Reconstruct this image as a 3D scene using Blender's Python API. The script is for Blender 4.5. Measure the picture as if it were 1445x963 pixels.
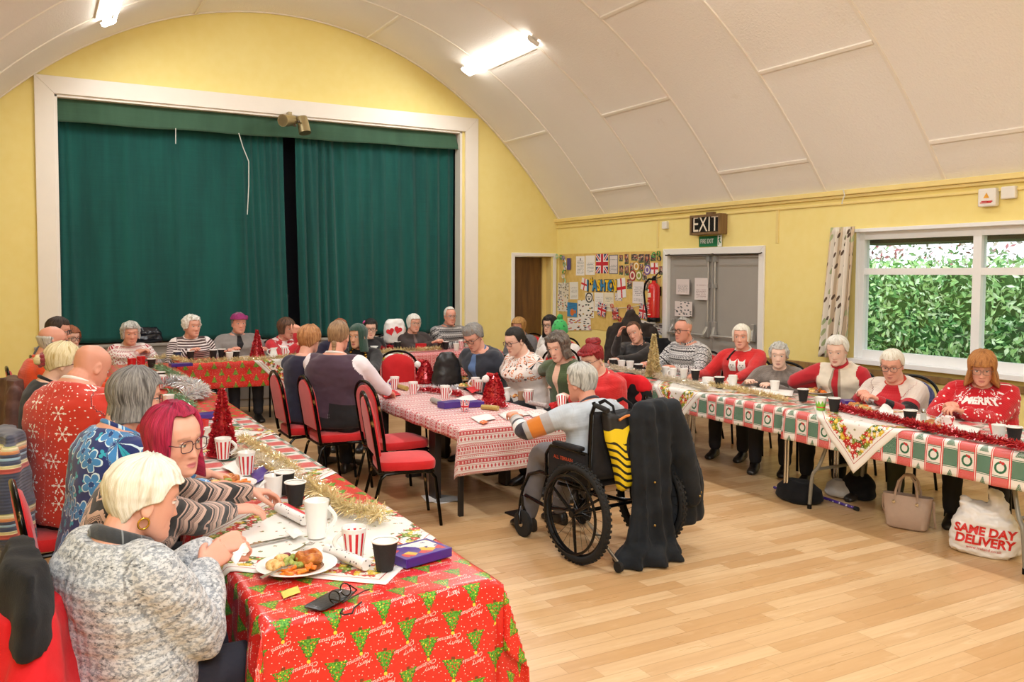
import bpy, bmesh, math, random
import numpy as np
from mathutils import Vector, Matrix, noise
from mathutils.geometry import tessellate_polygon
PI = math.pi
SC = bpy.context.scene
for o in list(bpy.data.objects): bpy.data.objects.remove(o)
COL = SC.collection
# ---------------------------------------------------------------- camera, world, lights, exposure
cam = bpy.data.cameras.new('camera'); cam.sensor_width = 36.0; cam.lens = 1222.45/1445*36
cam.shift_y = -0.0252; cam.clip_start = 0.05
camo = bpy.data.objects.new('camera', cam); COL.objects.link(camo)
_R = np.array([[0.875119,-0.483889,0.004295],[-0.018932,-0.043105,-0.998891],[0.483538,0.874067,-0.046883]])
camo.matrix_world = Matrix([[_R[0][0],-_R[1][0],-_R[2][0],0],[_R[0][1],-_R[1][1],-_R[2][1],0],[_R[0][2],-_R[1][2],-_R[2][2],1.75],[0,0,0,1]])
SC.camera = camo
SC.view_settings.view_transform = 'Standard'; SC.view_settings.look = 'None'
SC.view_settings.exposure = 0.03; SC.view_settings.gamma = 1.0; SC.view_settings.use_curve_mapping = False
SC.cycles.use_denoising = True; SC.cycles.max_bounces = 7; SC.cycles.diffuse_bounces = 4; SC.cycles.glossy_bounces = 3
SC.cycles.transparent_max_bounces = 12; SC.cycles.sample_clamp_indirect = 6.0; SC.cycles.caustics_reflective = False; SC.cycles.caustics_refractive = False
W = bpy.data.worlds.new('world'); SC.world = W; W.use_nodes = True
W.node_tree.nodes['Background'].inputs[0].default_value = (0.86, 0.93, 1.0, 1); W.node_tree.nodes['Background'].inputs[1].default_value = 3.0
LAMP_POWER = 82.0
LAMP_COL = (0.93, 0.965, 1.0)
def area(name, loc, rot, sx, sy, power, col=LAMP_COL):
    l = bpy.data.lights.new(name, 'AREA'); l.shape = 'RECTANGLE'; l.size = sx; l.size_y = sy; l.energy = power; l.color = col
    o = bpy.data.objects.new(name, l); COL.objects.link(o); o.location = loc; o.rotation_euler = rot; return o
# the double-tube fittings run in two rows along the vault; each gives its light here
LAMP_ROWS = [(5.19, 8.84), (5.19, 4.6), (5.19, 0.4), (0.75, 8.74), (0.75, 4.6), (0.75, 0.4)]
for (lx, ly) in LAMP_ROWS:
    tilt = math.radians(28) if lx > 3 else -math.radians(28)
    nx, nz = -math.sin(tilt), -math.cos(tilt)
    area('lamp_light', (lx+nx*.09, ly+.9, 4.55+nz*.09), (0, tilt, 0), .16, 1.78, LAMP_POWER)
# the photographer's flash, bounced up into the vault behind the camera
fl = area('flash_light', (0.3, -0.8, 3.2), (math.radians(48), 0, math.radians(-28)), 1.8, 1.4, 130.0, (.94, .97, 1.0))

# ---------------------------------------------------------------- helpers
def lin(c):
    if isinstance(c, str):
        c = c.lstrip('#'); c = ''.join(q*2 for q in c) if len(c) == 3 else c; c = [int(c[i:i+2], 16)/255 for i in (0, 2, 4)]
    return tuple(x/12.92 if x <= .04045 else ((x+.055)/1.055)**2.4 for x in c[:3])
class MB:
    """collects shapes, links them as ONE mesh object"""
    def __init__(s): s.v = []; s.f = []; s.m = []; s.uv = None
    def add(s, vs, fs, mi=0):
        b = len(s.v); s.v += [tuple(map(float, p)) for p in vs]; s.f += [tuple(b+i for i in f) for f in fs]; s.m += [mi]*len(fs); return s
    def box(s, c, d, mi=0, rot=None):
        x, y, z = d[0]/2, d[1]/2, d[2]/2
        vs = [Vector((sx*x, sy*y, sz*z)) for sz in (-1, 1) for sy in (-1, 1) for sx in (-1, 1)]
        if rot is not None: vs = [rot @ p for p in vs]
        c = Vector(c)
        return s.add([p+c for p in vs], [(0,2,3,1),(4,5,7,6),(0,1,5,4),(2,6,7,3),(0,4,6,2),(1,3,7,5)], mi)
    def box2(s, a, b, mi=0): return s.box([(a[i]+b[i])/2 for i in range(3)], [abs(b[i]-a[i]) for i in range(3)], mi)
    def loft(s, rings, mi=0, cap=True, closed=False):
        n = len(rings[0]); vs = [p for r in rings for p in r]; fs = []
        R = len(rings)
        for i in range(R if closed else R-1):
            j = (i+1) % R
            for k in range(n):
                l = (k+1) % n; fs.append((i*n+k, i*n+l, j*n+l, j*n+k))
        if cap and not closed: fs.append(tuple(range(n-1, -1, -1))); fs.append(tuple((R-1)*n+k for k in range(n)))
        return s.add(vs, fs, mi)
    def tube(s, path, r, n=8, mi=0, closed=False, flat=1.0, up=None):
        P = [Vector(p) for p in path]; N = len(P); rs = r if hasattr(r, '__len__') else [r]*N
        rings = []; prev = None
        for i in range(N):
            if closed: t = P[(i+1) % N]-P[i-1]
            else: t = P[min(i+1, N-1)]-P[max(i-1, 0)]
            if t.length < 1e-9: t = Vector((0, 0, 1))
            t.normalize()
            if prev is None:
                a = Vector(up) if up is not None else (Vector((0, 0, 1)) if abs(t.z) < .9 else Vector((1, 0, 0)))
            else: a = prev
            a = a - t*a.dot(t)
            if a.length < 1e-6: a = t.orthogonal()
            a.normalize(); prev = a; b = t.cross(a)
            rings.append([P[i]+(a*math.cos(2*PI*k/n)*flat+b*math.sin(2*PI*k/n))*rs[i] for k in range(n)])
        return s.loft(rings, mi, True, closed)
    def cyl(s, p0, p1, r0, r1=None, n=16, mi=0): return s.tube([p0, p1], [r0, r0 if r1 is None else r1], n, mi)
    def lathe(s, prof, n=24, mi=0, c=(0, 0, 0), cap=True):
        return s.loft([[(c[0]+r*math.cos(2*PI*k/n), c[1]+r*math.sin(2*PI*k/n), c[2]+z) for k in range(n)] for r, z in prof], mi, cap)
    def ball(s, c, r, n=12, m=8, mi=0, rot=None):
        r = r if hasattr(r, '__len__') else (r, r, r); c = Vector(c); rings = []
        for i in range(m+1):
            ph = -PI/2+PI*(i+.02)/(m+.04); ring = []
            for k in range(n):
                p = Vector((r[0]*math.cos(ph)*math.cos(2*PI*k/n), r[1]*math.cos(ph)*math.sin(2*PI*k/n), r[2]*math.sin(ph)))
                if rot is not None: p = rot @ p
                ring.append(c+p)
            rings.append(ring)
        return s.loft(rings, mi)
    def prism(s, poly, z0, z1, mi=0, fr=None):
        """extrudes a 2D outline; fr(x, y, z) maps to the scene"""
        fr = fr or (lambda x, y, z: (x, y, z)); n = len(poly)
        vs = [fr(x, y, z0) for x, y in poly]+[fr(x, y, z1) for x, y in poly]
        fs = [(k, (k+1) % n, n+(k+1) % n, n+k) for k in range(n)]
        tri = tessellate_polygon([[Vector((x, y, 0)) for x, y in poly]])
        fs += [tuple(n+i for i in t) for t in tri]+[tuple(reversed(t)) for t in tri]
        return s.add(vs, fs, mi)
    def grid(s, fn, nu, nv, mi=0, uvfn=None):
        b = len(s.v); vs = []; uv = []
        for j in range(nv+1):
            for i in range(nu+1):
                u, v = i/nu, j/nv; vs.append(fn(u, v)); uv.append(uvfn(u, v) if uvfn else (u, v))
        fs = [(j*(nu+1)+i, j*(nu+1)+i+1, (j+1)*(nu+1)+i+1, (j+1)*(nu+1)+i) for j in range(nv) for i in range(nu)]
        if s.uv is None: s.uv = [(0, 0)]*b
        s.add(vs, fs, mi); s.uv += uv; return s
    def build(s, name, mat, parent=None, smooth=True, loc=None, bevel=0, sub=0, auto=True, solid=0, soff=-1):
        me = bpy.data.meshes.new(name); L = Vector(loc) if loc is not None else (parent_world(parent) if parent is not None else Vector((0, 0, 0)))
        me.from_pydata([(p[0]-L.x, p[1]-L.y, p[2]-L.z) for p in s.v], [], s.f)
        for m in (mat if isinstance(mat, (list, tuple)) else [mat]): me.materials.append(m)
        me.polygons.foreach_set('material_index', s.m)
        if s.uv is not None:
            uvs = s.uv+[(0, 0)]*(len(s.v)-len(s.uv)); ul = me.uv_layers.new(name='UVMap')
            li = np.zeros(len(me.loops), dtype=np.int32); me.loops.foreach_get('vertex_index', li)
            ul.data.foreach_set('uv', np.array(uvs, dtype=np.float32)[li].ravel())
        fixn(me)
        o = bpy.data.objects.new(name, me); COL.objects.link(o)
        if parent is not None: o.parent = parent
        else: o.location = L
        if smooth:
            me.polygons.foreach_set('use_smooth', [True]*len(me.polygons))
            if auto: sharp(me)
        if bevel:
            b = o.modifiers.new('b', 'BEVEL'); b.width = bevel; b.segments = 2; b.limit_method = 'ANGLE'; b.angle_limit = math.radians(40)
        if solid:
            b = o.modifiers.new('s', 'SOLIDIFY'); b.thickness = solid; b.offset = soff
        if sub:
            b = o.modifiers.new('u', 'SUBSURF'); b.levels = sub; b.render_levels = sub
        return o
def fixn(me):
    bm = bmesh.new(); bm.from_mesh(me); bmesh.ops.recalc_face_normals(bm, faces=bm.faces); bm.to_mesh(me); bm.free()
def sharp(me, ang=38):
    bm = bmesh.new(); bm.from_mesh(me); c = math.radians(ang)
    for e in bm.edges:
        if len(e.link_faces) == 2 and e.calc_face_angle(0) > c: e.smooth = False
    bm.to_mesh(me); bm.free()
ROOTS = {}
def parent_world(p):
    v = Vector((0, 0, 0))
    while p is not None: v = v+p.location; p = p.parent
    return v
def tag(o, label, cat, group=None, kind=None):
    if label: o['label'] = label
    if cat: o['category'] = cat
    if group: o['group'] = group
    if kind: o['kind'] = kind
    return o
def thing(name, label, cat, loc=(0, 0, 0), group=None):
    o = bpy.data.objects.new(name, None); COL.objects.link(o); o.location = loc; o.empty_display_size = .1
    return tag(o, label, cat, group)
def struct(o): o['kind'] = 'structure'; return o
def copy_tree(o, parent=None):
    c = o.copy(); COL.objects.link(c)
    if parent is not None: c.parent = parent
    for ch in [x for x in o.children]: copy_tree(ch, c)
    return c
def put(o, loc, rz=0, label=None, group=None):
    o.location = loc; o.rotation_euler = (0, 0, rz)
    if label: o['label'] = label
    if group: o['group'] = group
    return o
def nz(p, f=1.0): return noise.noise(Vector(p)*f)
def text_mesh(txt, size, shear=0.0, bold=0.0):
    cu = bpy.data.curves.new('t', 'FONT'); cu.body = txt; cu.size = size; cu.shear = shear; cu.align_x = 'CENTER'; cu.align_y = 'CENTER'; cu.offset = bold
    cu.resolution_u = 3
    ob = bpy.data.objects.new('t', cu); COL.objects.link(ob)
    dg = bpy.context.evaluated_depsgraph_get(); me = bpy.data.meshes.new_from_object(ob.evaluated_get(dg))
    vs = [tuple(v.co) for v in me.vertices]; fs = [tuple(p.vertices) for p in me.polygons]
    bpy.data.objects.remove(ob); bpy.data.meshes.remove(me); bpy.data.curves.remove(cu)
    return vs, fs
# ---------------------------------------------------------------- node formulas
class V:
    def __init__(s, nt, sock): s.nt = nt; s.s = sock
    def _m(s, op, *a):
        n = s.nt.nodes.new('ShaderNodeMath'); n.operation = op
        for i, x in enumerate((s,)+a):
            if isinstance(x, V): s.nt.links.new(x.s, n.inputs[i])
            else: n.inputs[i].default_value = x
        return V(s.nt, n.outputs[0])
    def __add__(s, o): return s._m('ADD', o)
    __radd__ = __add__
    def __sub__(s, o): return s._m('SUBTRACT', o)
    def __rsub__(s, o): return (s*-1)+o
    def __mul__(s, o): return s._m('MULTIPLY', o)
    __rmul__ = __mul__
    def __truediv__(s, o): return s._m('DIVIDE', o)
    def fract(s): return s._m('FRACT')
    def floor(s): return s._m('FLOOR')
    def abs(s): return s._m('ABSOLUTE')
    def sin(s): return s._m('SINE')
    def min(s, o): return s._m('MINIMUM', o)
    def max(s, o): return s._m('MAXIMUM', o)
    def gt(s, o): return s._m('GREATER_THAN', o)
    def lt(s, o): return s._m('LESS_THAN', o)
    def pow(s, o): return s._m('POWER', o)
    def sqrt(s): return s._m('SQRT')
    def mod(s, o): return s._m('FLOORED_MODULO', o)
    def atan2(s, o): return s._m('ARCTAN2', o)
    def ping(s, o): return s._m('PINGPONG', o)
    def band(s, a, b): return s.gt(a)*s.lt(b)
class M:
    """one principled material, its colours made by node formulas"""
    def __init__(s, name, col=(.8, .8, .8), rough=.6, metal=0.0, spec=.5, sheen=0.0, coat=0.0):
        s.m = bpy.data.materials.new(name); s.m.use_nodes = True; s.nt = s.m.node_tree
        s.b = s.nt.nodes['Principled BSDF']; s.b.inputs['Base Color'].default_value = (*lin(col), 1)
        s.b.inputs['Roughness'].default_value = rough; s.b.inputs['Metallic'].default_value = metal
        s.b.inputs['Specular IOR Level'].default_value = spec
        if sheen: s.b.inputs['Sheen Weight'].default_value = sheen; s.b.inputs['Sheen Roughness'].default_value = .6
        if coat: s.b.inputs['Coat Weight'].default_value = coat
    def n(s, t, **k):
        n = s.nt.nodes.new(t)
        for a, b in k.items(): setattr(n, a, b)
        return n
    def coord(s, kind='Object'):
        n = s.n('ShaderNodeTexCoord'); return n.outputs[kind]
    def attr(s, name): return s.n('ShaderNodeAttribute', attribute_name=name).outputs['Vector']
    def attrc(s, name): return s.n('ShaderNodeAttribute', attribute_name=name).outputs['Color']
    def xyz(s, sock):
        n = s.n('ShaderNodeSeparateXYZ'); s.nt.links.new(sock, n.inputs[0]); return [V(s.nt, n.outputs[i]) for i in range(3)]
    def vec(s, x, y, z=0.0):
        n = s.n('ShaderNodeCombineXYZ')
        for i, q in enumerate((x, y, z)):
            if isinstance(q, V): s.nt.links.new(q.s, n.inputs[i])
            else: n.inputs[i].default_value = q
        return n.outputs[0]
    def noise(s, vec, scale=5.0, detail=2.0, rough=.5, col=False):
        n = s.n('ShaderNodeTexNoise'); s.nt.links.new(vec, n.inputs['Vector']); n.inputs['Scale'].default_value = scale
        n.inputs['Detail'].default_value = detail; n.inputs['Roughness'].default_value = rough
        return n.outputs['Color'] if col else V(s.nt, n.outputs['Fac'])
    def white(s, vec, d='2D'):
        n = s.n('ShaderNodeTexWhiteNoise', noise_dimensions=d); s.nt.links.new(vec, n.inputs['Vector']); return V(s.nt, n.outputs['Value'])
    def voro(s, vec, scale=5.0, out='Distance', rnd=1.0, dim='3D'):
        n = s.n('ShaderNodeTexVoronoi', voronoi_dimensions=dim); s.nt.links.new(vec, n.inputs['Vector']); n.inputs['Scale'].default_value = scale
        n.inputs['Randomness'].default_value = rnd
        return V(s.nt, n.outputs[out]) if out == 'Distance' else n.outputs[out]
    def scale(s, sock, k):
        n = s.n('ShaderNodeVectorMath', operation='MULTIPLY'); s.nt.links.new(sock, n.inputs[0]); n.inputs[1].default_value = k; return n.outputs[0]
    def ss(s, x, a, b):
        n = s.n('ShaderNodeMapRange', interpolation_type='SMOOTHSTEP'); s.nt.links.new(x.s, n.inputs[0]); n.inputs[1].default_value = a; n.inputs[2].default_value = b; return V(s.nt, n.outputs[0])
    def mix(s, fac, a, b):
        n = s.n('ShaderNodeMix', data_type='RGBA')
        if isinstance(fac, V): s.nt.links.new(fac.s, n.inputs[0])
        else: n.inputs[0].default_value = fac
        for i, c in ((6, a), (7, b)):
            if isinstance(c, (str, tuple, list)): n.inputs[i].default_value = (*lin(c), 1)
            else: s.nt.links.new(c, n.inputs[i])
        return n.outputs[2]
    def col(s, sock): s.nt.links.new(sock, s.b.inputs['Base Color']); return s
    def rough(s, v): s.nt.links.new(v.s, s.b.inputs['Roughness']); return s
    def bump(s, v, strength=.3, dist=.01):
        n = s.n('ShaderNodeBump'); n.inputs['Strength'].default_value = strength; n.inputs['Distance'].default_value = dist
        s.nt.links.new(v.s if isinstance(v, V) else v, n.inputs['Height']); s.nt.links.new(n.outputs[0], s.b.inputs['Normal']); return s
MATS = {}
def plain(name, col, rough=.6, metal=0.0, spec=.5, var=.06, scale=30.0, bump=0.0, sheen=0.0, coat=0.0):
    """a plain colour with a little uneven tone of its own"""
    key = (name, str(col), rough, metal, bump)
    if key in MATS: return MATS[key]
    k = M(name, col, rough, metal, spec, sheen, coat); c = lin(col); p = k.coord('Object')
    f = k.noise(p, scale, 3.0)
    n = k.n('ShaderNodeMix', data_type='RGBA'); k.nt.links.new(f.s, n.inputs[0])
    n.inputs[6].default_value = (*[x*(1-var) for x in c], 1); n.inputs[7].default_value = (*[min(1, x*(1+var)) for x in c], 1); k.col(n.outputs[2])
    if bump: k.bump(k.noise(p, scale*4, 2.0), bump, .004)
    MATS[key] = k.m; return k.m

# ---------------------------------------------------------------- materials of the room
def mat_floor():
    k = M('oak_laminate', (.8, .6, .35), .32, spec=.45); x, y, z = k.xyz(k.coord('Object'))
    row = (y/.098).floor(); off = k.white(k.vec(row, 3.7)); L = .62
    xx = x/L+off*7.0; brd = xx.floor(); tone = k.white(k.vec(brd, row)); tone2 = k.white(k.vec(brd+17.0, row))
    g = k.noise(k.vec(x*1.6+tone*40.0, y*26.0+tone2*9.0, tone*5.0), 1.0, 4.0, .6)
    g2 = k.noise(k.vec(x*4.0+tone*11.0, y*14.0+g*1.2, 0.0), 1.0, 3.0, .6)
    c = k.mix(k.ss(tone, .0, 1.0), '#caa06f', '#dfbd90')
    c = k.mix(k.ss(g, .35, .75)*.4, c, '#be9262'); c = k.mix(k.ss(g2, .55, .8)*.35, c, '#eed7b2')
    seam = (y/.098).fract(); sx = xx.fract(); e = (seam.lt(.025)+seam.gt(.975)+sx.lt(.004)).min(1.0)
    c = k.mix(e*.35, c, '#8a5f35'); k.col(c); k.rough(k.ss(g, .2, .9)*.12+.26)
    return k.m
def mat_wall(name, c0, c1):
    k = M(name, c0, .75, spec=.25); p = k.coord('Object')
    f = k.noise(p, .7, 4.0); f2 = k.noise(p, 9.0, 3.0); k.col(k.mix(k.ss(f*.7+f2*.3, .3, .7), c0, c1)); k.bump(k.noise(p, 90.0, 2.0), .08, .004); return k.m
def mat_ceiling():
    k = M('vault_paint', '#e9ddca', .8, spec=.2); p = k.coord('Object')
    f = k.noise(p, .5, 5.0); c = k.mix(k.ss(f, .3, .7), '#f0e9df', '#f5efe7'); f2 = k.noise(p, 3.0, 5.0, .7); k.col(k.mix(k.ss(f2, .62, .8)*.4, c, '#e2d8c8'))
    k.bump(k.noise(p, 55.0, 3.0, .65), .55, .012); return k.m
MY = mat_wall('yellow_emulsion', '#f0db88', '#f4e296'); MCEIL = mat_ceiling(); MFLOOR = mat_floor()
MTRIM = plain('cream_gloss_paint', '#efe6d8', .4, var=.03, scale=6); MWHITE = plain('white_gloss_paint', '#f0ece6', .35, var=.02)
MUPVC = plain('white_window_plastic', '#f1f1f0', .3, var=.02); MYTR = plain('yellow_gloss_paint', '#ecd488', .4, var=.03)
YB, XR, XL, YF = 11.577, 7.209, -1.269, -4.0
def pr(t):
    r = 4.76236-.30705*t*t+.28630*t**4; return (2.97+r*math.sin(t), .38+r*math.cos(t))
TE = math.radians(62.15)
PROF = [pr(-TE+2*TE*i/48) for i in range(49)]
# floor
m = MB(); m.grid(lambda u, v: (XL-.3+u*(XR-XL+.6), YF+v*(YB-YF+2.2), 0), 8, 12); fl_o = m.build('floor', MFLOOR, smooth=False); struct(fl_o)
# vault
m = MB(); ny = 62
m.grid(lambda u, v: (PROF[int(round(u*48))][0], YF+v*(YB-YF), PROF[int(round(u*48))][1]), 48, ny); struct(m.build('ceiling', MCEIL, auto=False))
# battens over the board joints: ribs across, short ones along
RIBS = [11.53, 10.3, 8.99, 7.68, 6.33, 4.99, 3.68, 2.37, 1.06, -.25]
tn = 0
for i, y in enumerate(RIBS):
    m = MB(); rr = []
    for (x, z) in PROF:
        n = Vector((2.97-x, 0, .38-z)).normalized(); q = Vector((x, y, z)); w = .021
        rr.append([q+Vector((0, -w, 0))-n*.01, q+Vector((0, -w*.7, 0))+n*.012, q+Vector((0, w*.7, 0))+n*.012, q+Vector((0, w, 0))-n*.01])
    m.loft(rr); tn += 1; struct(m.build('trim_%d' % tn, MTRIM))
def on_prof(x):
    t = math.asin(max(-1, min(1, (x-2.97)/4.75)))
    for _ in range(20): t += (x-pr(t)[0])/4.4
    return pr(t)
for i in range(len(RIBS)-1):
    xs = [6.24, 4.09, 1.85, -.3] if i % 2 == 0 else [6.965, 5.3, 2.97, .64, -1.02]
    for x0 in xs:
        x, z = on_prof(x0); n = Vector((2.97-x, 0, .38-z)).normalized(); t = Vector((-n.z, 0, n.x)); q = Vector((x, 0, z)); m = MB()
        m.loft([[q+t*a+n*b+Vector((0, y, 0)) for a, b in ((-.024, -.01), (-.016, .016), (.016, .016), (.024, -.01))] for y in (RIBS[i]-.02, RIBS[i+1]+.02)])
        tn += 1; struct(m.build('trim_%d' % tn, MTRIM))
def holed(outer, holes, fr, mat, name):
    P = [[Vector((x, y, 0)) for x, y in outer]]+[[Vector((x, y, 0)) for x, y in h] for h in holes]
    flat = [p for l in P for p in l]; tri = tessellate_polygon(P); m = MB(); m.add([fr(p.x, p.y) for p in flat], tri); return m.build(name, mat, smooth=False)
def rect(a, b, c, d): return [(a, b), (c, b), (c, d), (a, d)]
# back wall with the stage opening and the doorway in the corner
PX0, PX1, PZ0, PZ1 = .262, 5.545, .87, 3.84
DX0, DX1, DZ = 6.43, 7.10, 2.03
back = [(XL, 0)]+[(DX0, 0), (DX0, DZ), (DX1, DZ), (DX1, 0), (XR, 0)]+[(x, z) for x, z in reversed(PROF)]
struct(holed(back, [rect(PX0, PZ0, PX1, PZ1)], lambda x, z: (x, YB, z), MY, 'wall_back'))
# right wall: double doors and the long window
EY0, EY1, EZ = 7.24, 8.85, 2.0
WY0, WY1, WZ0, WZ1 = 3.05, 5.93, .93, 2.185
zs = PROF[-1][1]
rw = [(YF, 0), (EY0, 0), (EY0, EZ), (EY1, EZ), (EY1, 0), (YB, 0), (YB, zs), (YF, zs)]
struct(holed(rw, [rect(WY0, WZ0, WY1, WZ1), rect(-.6, WZ0, 2.2, WZ1)], lambda y, z: (XR, y, z), MY, 'wall_right'))
struct(holed([(YF, 0), (YB, 0), (YB, zs), (YF, zs)], [], lambda y, z: (XL, y, z), MY, 'wall_left'))
struct(holed([(XL, 0), (XR, 0)]+[(x, z) for x, z in reversed(PROF)], [], lambda x, z: (x, YF, z), MY, 'wall_rear'))
# cornice and picture rail of the right wall
m = MB(); m.box2((XR-.06, YF, zs-.055), (XR+.02, YB, zs-.005)); m.box2((XR-.035, YF, zs-.085), (XR+.02, YB, zs-.055)); m.box2((XR-.02, YF, zs-.15), (XR+.01, YB, zs-.125)); struct(m.build('trim_cornice', MYTR, smooth=False, bevel=.006))
m = MB()
for y in (9.07, 6.98): m.box2((XR-.012, y-.02, DZ+.08), (XR+.01, y+.02, zs-.15))
struct(m.build('trim_cover_strip', MYTR, smooth=False, bevel=.003))
MSK = plain('grey_skirting_paint', '#8f8a80', .5)
m = MB(); m.box2((XL, YB-.02, 0), (.05, YB+.01, .13)); m.box2((5.82, YB-.02, 0), (6.35, YB+.01, .13)); struct(m.build('baseboard_back', MSK, smooth=False, bevel=.004))
m = MB(); m.box2((XR-.02, YF, 0), (XR+.01, 7.12, .13)); m.box2((XR-.02, 8.96, 0), (XR+.01, YB, .13)); struct(m.build('baseboard_right', MSK, smooth=False, bevel=.004))
m = MB(); m.box2((XL-.01, YF, 0), (XL+.02, YB, .13)); struct(m.build('baseboard_left', MSK, smooth=False, bevel=.004))
# stage: apron below the curtains, deck, dark recess behind
MAPR = plain('grey_stage_front', '#a79c90', .6, var=.08, scale=4)
m = MB(); m.box2((.06, YB-.015, .0), (5.8, YB+.03, .845)); m.box2((.0, YB-.05, .845), (5.86, YB+.05, .875)); struct(m.build('wall_stage_front', MAPR, smooth=False, bevel=.004))
m = MB()
for i in range(6): m.box2((.1+i*.96, YB-.024, .1), (.1+i*.96+.84, YB-.012, .76))
struct(m.build('trim_stage_panel', plain('grey_stage_panel', '#9b9187', .6, var=.08, scale=4), smooth=False, bevel=.006))
MDK = plain('dark_stage_paint', '#3a3a42', .8); MST = plain('stage_boards', '#7a5a3a', .5, var=.2, scale=8)
m = MB(); m.box2((-.6, YB+.02, .82), (6.2, YB+2.0, .868)); struct(m.build('floor_stage', MST, smooth=False))
m = MB(); m.box2((-.6, YB+2.0, .8), (6.2, YB+2.05, 4.2)); m.box2((-.62, YB+.05, .8), (-.58, YB+2.0, 4.2)); m.box2((6.18, YB+.05, .8), (6.22, YB+2.0, 4.2)); m.box2((-.6, YB+.05, 4.15), (6.2, YB+2.0, 4.2)); struct(m.build('wall_stage_recess', MDK, smooth=False))
# proscenium frame, mitred
def mitre(name, a0, b0, a1, b1, w, fr, mat, d=.05, bottom=False):
    m = MB()
    m.add([fr(a0, b0, 0), fr(a0, b1, 0), fr(a0, b1, d), fr(a0, b0, d), fr(a0+w, b0, 0), fr(a0+w, b1-w, 0), fr(a0+w, b1-w, d), fr(a0+w, b0, d)], [(0,1,5,4),(3,7,6,2),(0,3,2,1),(4,5,6,7),(0,4,7,3),(1,2,6,5)])
    m.add([fr(a1, b0, 0), fr(a1, b1, 0), fr(a1, b1, d), fr(a1, b0, d), fr(a1-w, b0, 0), fr(a1-w, b1-w, 0), fr(a1-w, b1-w, d), fr(a1-w, b0, d)], [(0,4,5,1),(3,2,6,7),(0,1,2,3),(4,7,6,5),(0,3,7,4),(1,5,6,2)])
    m.add([fr(a0, b1, 0), fr(a1, b1, 0), fr(a1, b1, d), fr(a0, b1, d), fr(a0+w, b1-w, 0), fr(a1-w, b1-w, 0), fr(a1-w, b1-w, d), fr(a0+w, b1-w, d)], [(0,4,5,1),(3,2,6,7),(0,1,2,3),(4,7,6,5),(0,3,7,4),(1,5,6,2)])
    return struct(m.build(name, mat, smooth=False, bevel=.006))
mitre('trim_proscenium', .056, 0.0, 5.80, 4.045, .205, lambda x, z, d: (x, YB-d, z), MTRIM, .05)
m = MB(); m.box2((PX0-.004, YB-.02, PZ0), (PX0+.03, YB+.16, PZ1)); m.box2((PX1-.03, YB-.02, PZ0), (PX1+.004, YB+.16, PZ1)); m.box2((PX0, YB-.02, PZ1-.03), (PX1, YB+.16, PZ1+.004)); struct(m.build('trim_reveal', MTRIM, smooth=False, bevel=.004))
# corner doorway: white lining, brown door standing in the recess
mitre('trim_doorway', 6.385, 0, 7.185, 2.085, .055, lambda x, z, d: (x, YB-d, z), MWHITE, .025)
def mat_wood(name, a, b, rough=.4, sc=1.0):
    k = M(name, a, rough); x, y, z = k.xyz(k.coord('Object')); g = k.noise(k.vec(x*9*sc, y*9*sc, z*.9*sc), 1.5, 5.0, .6); k.col(k.mix(k.ss(g, .3, .7), a, b)); return k.m
MBRD = mat_wood('brown_door_veneer', '#5b3d1c', '#7a5526')
m = MB(); m.box2((DX0-.02, YB, 0), (DX0, YB+.9, 2.06)); m.box2((DX1, YB, 0), (DX1+.04, YB+.9, 2.06)); m.box2((DX0, YB, DZ), (DX1, YB+.9, DZ+.04)); struct(m.build('trim_lining', MYTR, smooth=False))
d1 = MB().box2((DX0+.005, YB+.19, .01), (DX1-.06, YB+.23, DZ-.005)).build('door_1', MBRD, smooth=False, bevel=.003); struct(d1)
MSTEEL = plain('brushed_steel', '#b9b9b6', .3, metal=1.0)
m = MB(); m.cyl((DX0+.09, YB+.19, 1.0), (DX0+.09, YB+.14, 1.0), .011); m.cyl((DX0+.09, YB+.14, 1.0), (DX0+.2, YB+.14, 1.0), .01); m.box((DX0+.09, YB+.187, .97), (.04, .006, .17)); h = m.build('door_handle', MSTEEL, d1)
m = MB().box2((DX1-.06, YB+.16, 0), (DX1, YB+.24, DZ)); struct(m.build('trim_door_stop', MYTR, smooth=False))
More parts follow.
